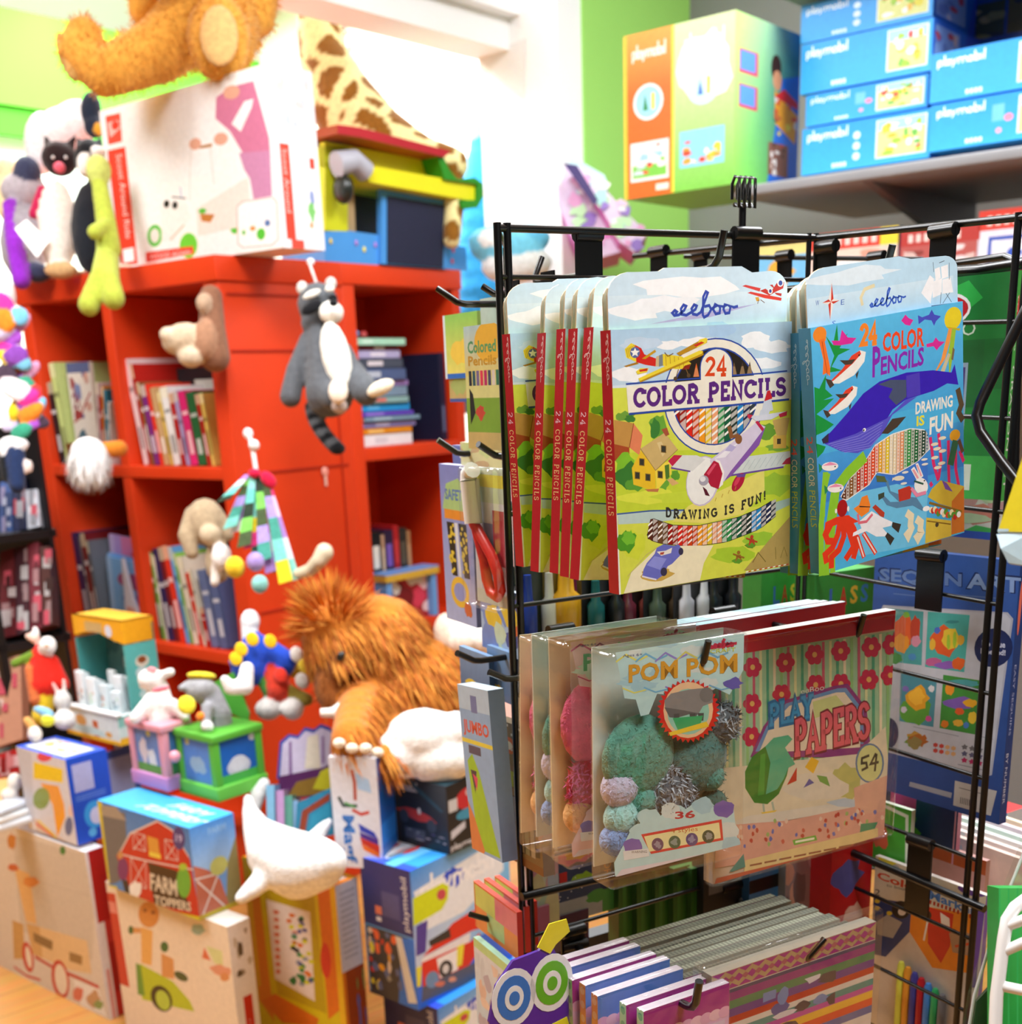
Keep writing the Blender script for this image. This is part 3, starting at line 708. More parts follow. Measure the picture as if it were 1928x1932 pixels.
    g.e('8a5a34', 1300, 270, 32, 44); g.p('8a5a34', 1195, 150, 1230, 140, 1250, 230, 1300, 210, 1290, 250, 1220, 260); g.p('b8b0d8', 1175, 370, 1220, 310, 1280, 340, 1240, 380)
    g.p('f2efe8', 1085, 440, 1130, 460, 1170, 560, 1160, 680, 1120, 715, 1150, 560); g.p('b0203c', 985, 580, 1075, 455, 1120, 480, 1155, 580, 1120, 720, 1050, 690); g.p('d8506a', 1010, 570, 1080, 480, 1100, 490, 1030, 590)
    g.p('5a2030', 975, 690, 1010, 720, 1040, 780, 1000, 770); g.e('a8a4b0', 985, 635, 44, 46); g.e('e8e8ea', 975, 620, 26, 26)
    g.e('b0203c', 1300, 665, 46, 92, .5); g.e('d0405a', 1290, 655, 18, 50, .5); g.p('6a4a98', 1280, 590, 1370, 590, 1360, 620, 1290, 620)
    for i in range(4): g.l('b89030', .003, 1090 + 60 * i, 830 - 32 * i, 1100 + 60 * i, 800 - 32 * i)
    # curved lettering and lower cut-out
    def arcf(x, y):
        px = 640 + 915 * x; yy = 945 + 215 * x - 0 - 330 * x * x * 1.0
        return g.f(px, yy - y * 72)
    A.serif('DRAWING IS FUN!', arcf, .0085, '35342c', .34)
    tops = lambda x: np.interp(x, [465, 505, 700, 940, 1300, 1500, 1640], [1140, 955, 1035, 1052, 995, 920, 840]); bots = lambda x: np.interp(x, [465, 600, 880, 1200, 1500, 1665], [1141, 1195, 1240, 1212, 1110, 985])
    g.p('2a2a2c', *[q for x in range(470, 1650, 60) for q in (x, tops(x) - 6)], *[q for x in range(1650, 470, -60) for q in (x, bots(x) + 6)])
    pencil_strip(g, 480, 1650, 26, tops, bots, PENC)
    # road, car, bush, strolling figures
    g.p('efe8c4', 262, 1640, 330, 1450, 580, 1220, 1075, 1240, 990, 1400, 955, 1560); g.l('c8b878', .003, 300, 1480, 470, 1290, 590, 1215)
    g.p('b09a58', 1360, 1490, 1590, 1220, 1790, 1000, 1790, 1470); g.l('7a6a30', .004, 1440, 1420, 1490, 1330, 1560, 1420); g.l('7a6a30', .003, 1655, 1400, 1650, 1290); g.l('7a6a30', .003, 1700, 1390, 1730, 1290, 1760, 1380)
    g.w('c9a850', 560, 1480, 150, 60, 6, .2)
    g.w('4f9a28', 290, 1160, 85, 100, 3, .3); g.w('74bd34', 300, 1120, 60, 70, 5, .35)
    g.p('6a70c4', 430, 1490, 440, 1430, 470, 1370, 540, 1290, 560, 1235, 620, 1205, 720, 1225, 760, 1215, 795, 1270, 780, 1310, 700, 1390, 660, 1410, 620, 1490, 560, 1530); g.p('8d94de', 470, 1390, 540, 1310, 650, 1340, 590, 1440)
    g.p('e8e4d8', 560, 1270, 640, 1265, 700, 1240, 690, 1290, 600, 1310); g.p('b04a3a', 590, 1280, 630, 1275, 620, 1300, 590, 1300); g.e('3a3650', 625, 1460, 30, 40); g.e('3a3650', 780, 1280, 22, 34); g.l('dcdcec', .006, 430, 1490, 490, 1510, 555, 1528)
    for x, y, c in ((1430, 1210, 'b8402a'), (1310, 1350, '9a6a2a')):
        g.w('5f9a2e', x - 10, y + 50, 50, 24, 4); g.e(c, x, y - 30, 16, 18); g.p(c, x - 20, y - 10, x + 20, y - 10, x + 30, y + 50, x, y + 20, x - 30, y + 55); g.l(c, .006, x - 50, y - 20, x + 50, y + 20)
    for i in range(16): g.p('c0503a' if i % 2 else 'f0ece0', 1380 + i * 25, 1500 - i * 3.2, 1402 + i * 25, 1497 - i * 3.2, 1398 + i * 25, 1508 - i * 3.2, 1376 + i * 25, 1511 - i * 3.2)
    return A
def spine_art(bg, words):
    A = Art(bg)
    for kind, t, a, b, c in words:
        if kind == 's': script_word(A, lambda x, y: (.78 - .56 * y, b - (b - a) * x), .0028, c)
        elif kind == 'serif': A.serif(t, lambda x, y: (.22 + .5 * y, b - (b - a) * x), .0038, c, .3)
        else: A.vtext(t, .24, a, .74, b, c)
    return A
def tab_profile(w, h, kind=0):
    if kind == 0: pts = [(0, 0), (w, 0), (w, h * .62)] + [(w - w * .1 + w * .1 * math.cos(t), h * .62 + h * .3 * math.sin(t)) for t in np.linspace(.2, 1.57, 6)] + [(w * .79, h * .9), (w * .73, h)] + [(w * .5, h * 1.0), (w * .3, h)] + [(w * .27, h * .95)] + [(w * .12 + w * .12 * math.cos(t), h * .62 + h * .33 * math.sin(t)) for t in np.linspace(1.4, 3.14, 7)]
    else: pts = [(w * .0, 0), (w, 0)] + [(w - w * .1 + w * .1 * math.cos(t), h * .66 + h * .24 * math.sin(t)) for t in np.linspace(0, 1.4, 6)] + [(w * .68, h * .93), (w * .6, h)] + [(w * .12 + w * .12 * math.cos(t), h * .7 + h * .3 * math.sin(t)) for t in np.linspace(1.57, 3.14, 7)]
    return pts
def pencil_box(name, label, cat, group, W_, H_, D_, front, spine, tabh, tabart, tabcol, kind, flip, sidecol):
    """hanging carton of pencils: body, hang tab; origin at the front lower left corner, x along the face, y away"""
    m = MB(); m.box((0, 0, 0), (W_, D_, H_), sidecol)
    m.art(front, (0, 0, 0), (W_, 0, 0), (0, 0, H_), eps=.0000028); m.art(spine, (0, D_, 0), (0, -D_, 0), (0, 0, H_))
    o = m.build(name, 'watercolour_card'); tag(o, label, cat, group)
    t = MB(); prof = tab_profile(W_ * .985, tabh, kind)
    t.prism(prof, (W_ * .005, D_ * .28, H_ - .004), (1, 0, 0), (0, 0, 1), (0, .0014, 0), tabcol, 'cdbb98')
    if tabart: t.art(tabart, (W_ * .005, D_ * .28, H_ - .004), (W_ * .985, 0, 0), (0, 0, tabh), eps=.000004)
    t.build('hang_tab', 'watercolour_card', o)
    b = MB(); b.prism([(x * .97 + W_ * .01, y * .9) for x, y in prof], (W_ * .005, D_ * .92, H_ - .004), (1, 0, 0), (0, 0, 1), (0, .001, 0), 'b9a684', 'b9a684'); b.build('back_tab', 'watercolour_card', o)
    return o

def tab_plane():
    A = Art(); s = Sk(A, [(1150.6, 621), (1489, 615), (1489, 492), (1150, 497)], 5.0737, 1120, 480)
    A.grad(.004, .02, .99, .6, 'b9d9f0', 'd9ecf4'); s.w('f5f8fa', 420, 480, 230, 90, 2); s.w('fafcfc', 900, 260, 500, 110, 7); s.w('f5f8fa', 700, 420, 300, 80, 3); s.p('b7b4dc', 530, 612, 1000, 520, 1560, 440, 1100, 560); s.w('a9cff0', 1160, 640, 120, 40, 5)
    script_word(A, lambda x, y: s.f(745 + 630 * x, 560 - 250 * y), .046, '3b4fae')
    s.p('d8342c', 1415, 262, 1450, 250, 1600, 285, 1590, 318); s.p('d8342c', 1468, 330, 1500, 318, 1815, 385, 1810, 415, 1640, 385); s.p('c02a26', 1590, 310, 1650, 290, 1700, 330, 1760, 240, 1800, 200, 1840, 230, 1830, 290, 1740, 330, 1690, 360); s.p('c02a26', 1690, 255, 1720, 250, 1750, 300); s.p('c02a26', 1740, 330, 1815, 340, 1810, 370, 1760, 352)
    s.e('f2f0ea', 1800, 235, 32, 38); s.e('344a9a', 1802, 236, 20, 26); s.e('f2f0ea', 1698, 315, 24, 30); s.e('344a9a', 1698, 315, 14, 19); s.p('d8a02a', 1545, 375, 1580, 372, 1590, 410, 1560, 415); s.l('6a3a2a', .012, 1580, 400, 1570, 438); s.l('6a3a2a', .012, 1600, 400, 1640, 430)
    return A
PW, PH, PT = .164, .1815, .0125
front_plane = plane_art()
sp_plane = spine_art('b41f28', [('s', '', .8, .985, 'f2d8d8'), ('serif', '24', .625, .675, 'e8d2e2'), ('serif', 'COLOR PENCILS', .31, .6, 'e6c98a')])
tabh_plane = .043
px_spines = [  # foot x, foot y, top x, top y, depth
 (988, 1070, 962, 628, 1.02), (1016, 1080, 1030, 612, .992), (1053, 1083, 1067, 617, .970), (1073, 1090, 1090, 614, .954), (1092, 1095, 1120, 603, .938), (1168, 1122, 1152, 622, .900)]
lab6 = ['plane pencil box at the back of its hook, orange-red spine beside the rack post', 'plane pencil box hung second from the back, tilted so its red spine leans', 'plane pencil box hung third from the back in the red-spined row', 'plane pencil box hung fourth from the back, close behind the next red spine', 'plane pencil box fifth from the back, its tab rising highest of the row', 'front pencil box with silver plane and farm picture reading COLOR PENCILS']
rzA = math.atan2(dA[1], dA[0])
def hang_rot(P, tx, ty, H_):
    """roll about the panel normal that carries the upright edge to where it is seen"""
    al = 0
    for _ in range(20):
        d = Z * math.cos(al) + dA * math.sin(al); Q = P + d * H_; v = Q - EYE
        x = CX + FPX * (v @ Rv) / (v @ Fv); al += (tx - x) / FPX * (v @ Fv) / H_ * .8
    return al
def rot_of(al, rz=rzA, tilt=0):
    d = Matrix.Rotation(rz, 3, 'Z') @ Matrix.Rotation(al, 3, 'Y') @ Matrix.Rotation(tilt, 3, 'X'); return d.to_euler()
pb = pencil_box('pencil_box', lab6[0], 'pencil box', 'pencil boxes with plane picture on one hook', PW, PH, PT, front_plane, sp_plane, tabh_plane, tab_plane(), 'cfe6f2', 0, 0, 'c6d860')
for i, (fx, fy, tx, ty, d) in enumerate(px_spines):
    P = at(fx, fy, d) + dA * 0; o = pb if i == 0 else copy_tree(pb)
    o['label'] = lab6[i]; back = P - nA * 0
    # the measured foot is the spine's far edge; the face starts one thickness nearer
    P = at(fx, fy, d); h = zlen(at(fx, fy, d), ty); al = hang_rot(at(fx, fy, d), tx, ty, PH)
    o.location = tuple(P); o.rotation_euler = rot_of(al); sc = 1.0
aF, oF, zF = coordA(at(1323, 510, .924))
hook('prong hook with cross bar holding the plane pencil boxes', place_on_A(aF, 0, zF), nA, oF + .014, .026, (.014, .04), 0, 'hooks on the rack', True)

def ocean_art():
    A = Art(); q = [(1551, 1084), (1818, 1048), (1802, 613), (1529, 617)]
    s = Sk(A, q, 4.12, 1460, 460); g = Sk(A, q, 4.304, 1480, 760)
    A.rect(0, 0, 1, 1, '4fb4e4'); A.grad(0, .6, 1, 1, '4aa8e0', '5cbce8'); A.grad(0, .3, 1, .5, '3d7fd2', '4aa2e0'); A.grad(0, 0, 1, .3, '4fb8e6', '4397dc')
    g.p('6fc4ea', 480, 760, 900, 740, 1150, 850, 1140, 1280, 600, 1290); g.p('3f78d0', 740, 620, 1140, 560, 1150, 800, 900, 740)
    G_ = '1e9440'
    s.p(G_, 395, 720, 450, 800, 480, 650, 490, 780, 560, 730, 500, 830, 580, 850, 490, 880, 440, 960, 520, 1000, 420, 1000, 460, 880)
    s.p(G_, 312, 1090, 350, 1110, 400, 1010, 395, 1120, 450, 1180, 380, 1200, 460, 1200, 390, 1260, 330, 1300, 460, 1400, 400, 1440, 330, 1460, 320, 1520, 400, 1560, 380, 1600, 335, 1640)
    s.e('ee8a2c', 352, 705, 50, 58); s.p('ee8a2c', 310, 720, 400, 730, 395, 760, 330, 755); s.p('f0742a', 345, 745, 385, 740, 430, 960, 430, 1030, 405, 1000, 375, 1010, 380, 900); s.l('b03a1a', .003, 370, 760, 410, 1020)
    F = 'd82f96'
    s.p(F, 440, 765, 500, 775, 515, 695, 560, 760, 625, 775, 590, 810, 500, 810, 455, 800); s.p(F, 955, 700, 985, 660, 1010, 690, 1045, 710, 1020, 748, 985, 735); s.p(F, 1145, 905, 1195, 900, 1215, 865, 1240, 900, 1285, 910, 1240, 945, 1225, 965, 1200, 930, 1150, 930)
    s.p('4a50c0', 1078, 680, 1110, 700, 1160, 690, 1180, 655, 1200, 695, 1250, 715, 1215, 745, 1200, 778, 1180, 735, 1130, 720, 1085, 748)
    s.e('e8d22c', 1340, 745, 64, 84); s.p('c8b020', 1290, 800, 1400, 830, 1390, 845, 1300, 810)
    s.p('ee9a4c', 1310, 815, 1345, 820, 1290, 1040, 1195, 1165, 1260, 1040); s.p('9cc23a', 1335, 820, 1365, 830, 1350, 1000, 1325, 1190, 1312, 1000); s.p('cabf9a', 1310, 1000, 1330, 1010, 1290, 1130, 1215, 1240, 1265, 1110); s.p('7a6a4a', 1345, 960, 1360, 980, 1350, 1060, 1335, 1050)
    for (dx, dy, k) in ((0, 0, 1), (-40, 245, .86)):
        f = lambda x, y: (560 + (x - 560) * k + dx, 960 + (y - 960) * k + dy)
        P_ = lambda c, *a: s.p(c, *[q for i in range(0, len(a), 2) for q in f(a[i], a[i + 1])])
        P_('f0eee6', 430, 1085, 520, 1000, 600, 900, 650, 870, 695, 890, 685, 960, 610, 1050, 500, 1095); P_('e0452c', 440, 1060, 520, 990, 590, 900, 650, 872, 660, 900, 600, 960, 520, 1020, 450, 1070)
        P_('4a3e34', 500, 920, 560, 930, 620, 930, 590, 965, 540, 962); P_('4a3e34', 395, 1040, 440, 1060, 462, 1100, 430, 1120, 410, 1080); P_('4a3e34', 620, 1045, 645, 1020, 630, 1085); P_('1a1a1a', 640, 900, 652, 902, 650, 914, 640, 912)
    A.serif('24', lambda x, y: s.f(655 + 120 * x, 835 - 145 * y), .02, 'f0862c')
    s.t('B:COLOR', 'ec4a24', 820, 915, 1130, 770, -4); s.t('B:P', '8a2cae', 745, 1092, 805, 860); s.t('B:ENCILS', '8a2cae', 808, 1085, 1130, 945, 25)
    s.p('3b24b4', 370, 1505, 440, 1450, 560, 1330, 680, 1200, 800, 1130, 1000, 1095, 1200, 1110, 1340, 1150, 1362, 1090, 1395, 1252, 1310, 1228, 1210, 1268, 1000, 1300, 900, 1360, 840, 1460, 700, 1560, 560, 1570, 400, 1545)
    s.p('5a54c8', 395, 1540, 620, 1500, 860, 1420, 1000, 1300, 1085, 1290, 900, 1400, 830, 1530, 740, 1620, 640, 1652, 520, 1620)
    for i in range(7): s.l('8f8ce0', .0022, 420 + i * 20, 1545 + i * 14, 640 + i * 20, 1520 + i * 18, 830 - i * 6, 1445 + i * 22)
    s.p('4a5470', 790, 1150, 880, 1130, 1000, 1150, 1005, 1280, 930, 1330, 870, 1260, 900, 1200); s.p('5040b8', 1000, 1120, 1100, 1110, 1110, 1280, 1010, 1290); s.p('4a3e34', 820, 1530, 900, 1430, 1005, 1430, 940, 1500, 870, 1540); s.p('3a3048', 368, 1500, 420, 1460, 420, 1530, 380, 1535)
    s.e('f4f4f4', 690, 1480, 12, 14); s.e('1a1a2a', 686, 1482, 6, 8)
    s.t('B:DRAWING', 'f0ece0', 1075, 1428, 1355, 1335, 15); s.t('B:IS', 'e8e040', 1085, 1520, 1145, 1440); s.t('B:FUN', 'f0ece0', 1185, 1605, 1362, 1470, 25)
    # cut-out of pencils
    tp = lambda x: np.interp(x, [455, 520, 620, 720, 850, 1000, 1130, 1155], [775, 640, 550, 400, 332, 310, 345, 480]); bt_ = lambda x: np.interp(x, [455, 500, 680, 735, 880, 1060, 1155], [780, 800, 700, 610, 655, 580, 490])
    g.p('f2f0ea', *[q for x in range(450, 1170, 30) for q in (x, tp(x) - 9)], *[q for x in range(1160, 440, -30) for q in (x, bt_(x) + 9)])
    g.p('2a2420', *[q for x in range(458, 1155, 30) for q in (x, tp(x))], *[q for x in range(1150, 455, -30) for q in (x, bt_(x))])
    pencil_strip(g, 465, 1148, 24, tp, bt_, ['6a3a24', '8a5a2a', 'c0301c', 'e0341e', 'e8502a', 'f0b02c', 'f0d030', 'ecd8b0', 'eca070', '3a9a4a', '1f6a3a', '2a4a3a', '2f5a70'], 0, True)
    # lower sea life
    for x0, y0, x1, y1, w in ((300, 1390, 330, 560, .03), (340, 1390, 400, 700, .035), (390, 1380, 420, 740, .03), (310, 900, 350, 570, .025), (420, 690, 630, 480, .05)): g.l('8cc832', w, x0, y0, (x0 + x1) / 2 - 18, (y0 + y1) / 2, x1, y1)
    for x, y in ((365, 505), (410, 690)):
        g.p('2a8a5a', x - 90, y - 40, x - 50, y, x - 85, y + 40); g.e('f2eee8', x, y, 66, 36, .15); g.p('e890b0', x - 60, y - 15, x, y - 36, x + 60, y - 5, x, y - 8); g.e('1a1a1a', x + 40, y + 8, 6, 6)
    for pts in ((440, 960, 360, 980, 330, 1060, 350, 1120, 395, 1130), (450, 960, 430, 1080, 390, 1180, 330, 1230, 340, 1290), (470, 960, 480, 1100, 440, 1210, 380, 1260, 380, 1340), (490, 960, 530, 1100, 560, 1200, 500, 1290), (510, 960, 560, 1060, 590, 1180, 560, 1290)): g.l('e23c20', .03, *pts)
    for a in ((590, 1130, 640, 1300), (640, 1110, 735, 1285)): g.l('e23c20', .022, *a); g.l('f4d8d0', .008, *a)
    g.p('e23c20', 330, 960, 420, 930, 510, 930, 600, 1000, 520, 1010, 400, 985, 340, 1100, 320, 1050); g.e('a81c1c', 465, 865, 42, 72); g.e('f0f0ea', 415, 880, 9, 20); g.e('f0f0ea', 512, 878, 9, 22)
    g.p('f0862c', 555, 885, 600, 860, 620, 800, 665, 790, 690, 880, 680, 930, 620, 965, 590, 930); g.p('1a1a1a', 602, 870, 690, 890, 688, 896, 602, 880)
    g.p('eef0f4', 600, 1000, 700, 930, 790, 1000, 870, 1050, 860, 1080, 790, 1085, 830, 1140, 810, 1160, 740, 1150, 660, 1090, 550, 1115, 555, 1085, 620, 1060); g.p('b8402a', 705, 900, 730, 880, 805, 960, 800, 1000, 770, 985); g.l('e07080', .012, 590, 940, 600, 1010, 660, 1010, 705, 960)
    g.p('3a342c', 870, 1050, 940, 1080, 920, 1150, 865, 1090); g.p('3a342c', 830, 1130, 888, 1190, 855, 1245, 812, 1160)
    g.p('5a86a8', 800, 690, 830, 700, 850, 790, 960, 850, 1060, 880, 1120, 980, 1110, 1000, 1030, 940, 900, 940, 820, 900, 780, 830, 800, 820, 850, 880, 920, 890, 840, 800); g.p('5a6a40', 730, 640, 800, 660, 820, 710, 740, 695); g.p('3f4a3a', 750, 800, 800, 790, 800, 830, 755, 850)
    g.p('c0392a', 910, 790, 1000, 772, 1022, 800, 1010, 880, 920, 890); g.e('f2f2ee', 1095, 790, 52, 72, -.4); g.p('f2f2ee', 1010, 640, 1035, 620, 1090, 720, 1060, 740); g.p('f2f2ee', 1045, 600, 1065, 595, 1110, 710, 1085, 730); g.p('f0a0a8', 1020, 645, 1035, 640, 1075, 720, 1062, 725); g.p('f0a0a8', 1052, 610, 1062, 608, 1100, 705, 1088, 710)
    g.l('2f5a4a', .008, 1040, 740, 1110, 775); g.l('e88aa8', .016, 1020, 800, 1060, 860, 1130, 850); g.e('f4f4f4', 1140, 985, 28, 22); g.e('1a1a1a', 1120, 750, 6, 6)
    for x, y in ((1115, 575), (1120, 615), (965, 655), (955, 745)): g.e('e8e4d8', x, y, 26, 10)
    g.e('e8e0c8', 915, 695, 44, 20, .1); g.p('e8e0c8', 860, 710, 885, 695, 865, 680)
    for (x, y, h) in ((1010, 1100, 200), (1090, 1150, 170)): g.l('ece0bc', .035, x - 20, y - h / 2, x + 10, y - h / 2 + 30, x + 5, y, x + 15, y + 30, x - 10, y + h / 2 - 10, x - 25, y + h / 2 - 40)
    for a in ((1160, 410, 1190, 620, 1230, 760), (1225, 390, 1250, 600, 1235, 740), (1305, 460, 1310, 640, 1320, 800), (1365, 540, 1370, 700, 1400, 850), (1400, 560, 1430, 640), (1170, 780, 1180, 800)): g.l('d8306a', .018, *a)
    for x, y in ((1195, 465), (1215, 505), (1255, 425), (1260, 530), (1200, 575), (1255, 630), (1225, 660)): g.e('e8dcc0', x, y, 30, 14)
    g.e('e6a82c', 1355, 420, 42, 48); g.l('3a6a4a', .04, 1360, 480, 1330, 640)
    g.l('5a4a34', .03, 1370, 60, 1400, 180, 1380, 240, 1410, 300); g.l('6a4a38', .02, 1390, 470, 1420, 560)
    g.p('d0b43c', 1150, 890, 1180, 830, 1250, 770, 1440, 850, 1450, 1060, 1240, 960); g.p('c8742c', 1345, 960, 1445, 850, 1455, 1230, 1350, 1240); g.p('8a6a24', 1165, 930, 1430, 1050, 1430, 1070, 1160, 950)
    r = random.Random(4)
    for i in range(16): g.e(r.choice(['e0442c', 'f2e6b8', '5a9a3a', 'f0b83c', 'f2f2ee', 'c0302a']), 1180 + i * 15, 1010 + i * 5 + r.uniform(-20, 20), 17, 26)
    g.p('d6bc44', 1142, 1060, 1345, 1120, 1350, 1250, 1138, 1278); g.l('8a6a24', .006, 1150, 1090, 1340, 1150); g.e('4a4030', 1230, 1135, 14, 20); g.p('7a52a8', 1260, 770, 1300, 800, 1350, 880, 1290, 850)
    return A
def tab_ocean():
    A = Art(); s = Sk(A, [(1506, 615), (1784, 610), (1775, 503), (1497, 508)], 4.12, 1460, 460)
    A.grad(.01, .01, .97, .55, 'b4dcf2', 'd2eaf6'); s.p('9cd0ec', 200, 640, 520, 600, 820, 620, 1340, 630, 1330, 640); s.w('e2f1f8', 500, 280, 300, 60, 2)
    for a in (0, 1.57, 3.14, 4.71):
        k = 130 if a in (1.57, 4.71) else 62
        c, d = math.cos(a), math.sin(a); s.p('d2402c', 345 + c * k, 437 + d * k, 345 - d * 18 + c * 18, 437 + c * 18 + d * 18, 345, 437); s.p('f0e8e0', 345 + c * k, 437 + d * k, 345 + d * 18 + c * 18, 437 - c * 18 + d * 18, 345, 437)
    for t, x, y in (('W', 235, 450), ('E', 418, 470), ('S', 360, 610)): s.t(t, '4a6ab8', x, y, x + 26, y - 36)
    s.l('e8dcb0', .06, 660, 368, 590, 385, 565, 440, 578, 490); script_word(A, lambda x, y: s.f(640 + 270 * x, 530 - 130 * y), .03, '3b62c4')
    s.p('33406a', 1115, 575, 1305, 578, 1295, 615, 1140, 615)
    for a in ((1030, 470, 1090, 350, 1125, 380, 1110, 560), (1125, 310, 1165, 300, 1180, 380, 1140, 400), (1110, 400, 1190, 385, 1195, 500, 1125, 520), (1175, 300, 1230, 290, 1240, 380, 1190, 390), (1195, 395, 1260, 390, 1290, 500, 1200, 500)): s.p('fafafa', *a)
    for a in ((1190, 490, 1190, 570), (1230, 500, 1280, 570), (1260, 500, 1210, 570), (1240, 280, 1250, 400), (1110, 260, 1120, 330), (1160, 270, 1200, 260)): s.l('5a6a7a', .012, *a)
    return A
OW, OH, OT = .158, .1795, .0125
sp_ocean = spine_art('3f93bc', [('s', '', .78, .955, 'bfe4f0'), ('v', '24', .505, .575, 'd8452c'), ('v', 'COLOR', .37, .49, 'e4ddd0'), ('v', 'PENCILS', .2, .355, 'b8c83a')])
ob_ = pencil_box('pencil_box', '', 'pencil box', 'pencil boxes with ocean picture on one hook', OW, OH, OT, ocean_art(), sp_ocean, .043, tab_ocean(), 'bfe0f2', 1, 0, '4a9cc4')
labo = ['ocean pencil box with blue whale, the front one, reading 24 COLOR PENCILS', 'ocean pencil box behind the front whale box, only blue spine showing', 'ocean pencil box third from the front, a sliver beside the plane box']
for i, (fx, fy, tx, d) in enumerate(((1551, 1084, 1529, .95), (1511, 1084, 1508, .973), (1492, 1083, 1490, .998))):
    o = ob_ if i == 0 else copy_tree(ob_); o['label'] = labo[i]
    P = at(fx, fy, d); al = hang_rot(P, tx, 617, OH); o.location = tuple(P); o.rotation_euler = rot_of(al)
aO, oO, zO = coordA(at(1638, 528, .962))
hook('prong hook with cross bar holding the ocean pencil boxes', place_on_A(aO, 0, zO), nA, oO + .012, .024, (.014, .04), 0, 'hooks on the rack', True)
# ================================================================ craft packs and cards on the rack
# panel C: from the left post going back, goods face left
dC = yaw(-27); nC = yaw(-117)
LC = .16; dCp = yaw(3)
for z in zA: MB().tube([R0_(PA0 + Z * z), R0_(PA0 + dCp * LC + Z * z)], .0022, WK, 6).build('wire', 'black_wire', rack)
MB().tube([R0_(PA0 + dCp * LC), R0_(PA0 + dCp * LC + Z * ZT)], .0032, WK, 7).build('post', 'black_wire', rack)
MB().tube([R0_(PA0 + dCp * LC + Z * .012), R0_(PA0 + dCp * LC)], [.03, .034], WK, 12).build('foot', 'black_wire', rack)

def bag(o, lo, hi, name='clear_bag', flare=0):
    m = MB(); m.bevbox(lo, hi, 'fff', .006, n=2); return m.build(name, 'clear_film', o)

# ---- pom pom packs
def pom_art(v):
    A = Art(); q = [(1157, 1675), (1392, 1612), (1403, 1232), (1155, 1258)]
    s = Sk(A, q, 3.2133, 1100, 1100)
    bg, sw, tx, spot = v
    s.p(bg[0], 190, 480, 965, 430, 960, 640, 880, 780, 800, 740, 700, 790, 450, 760, 400, 880, 350, 890, 320, 790, 250, 780)
    r = random.Random(3)
    for i in range(14): s.w(r.choice(bg), r.uniform(250, 900), r.uniform(470, 750), r.uniform(40, 90), r.uniform(14, 34), i, .3)
    for i, c in enumerate(sw): s.l(c, .008, 200 + i * 120, 560 + i * 4, 260 + i * 120, 520, 330 + i * 120, 560, 390 + i * 120, 535); s.l(c, .006, 240 + i * 130, 720, 310 + i * 130, 750, 380 + i * 130, 735)
    s.w('6a5fb0', 900, 715, 50, 34, 2); s.t('Ages 6+', '3a3a70', 240, 540, 360, 518, 4)
    script_word(A, lambda x, y: s.f(770 + 150 * x, 508 - 8 * x - 45 * y), .012, 'c8324a'); s.t('CRAFT', 'd8d83a', 765, 535, 915, 512, 6)
    return s, A
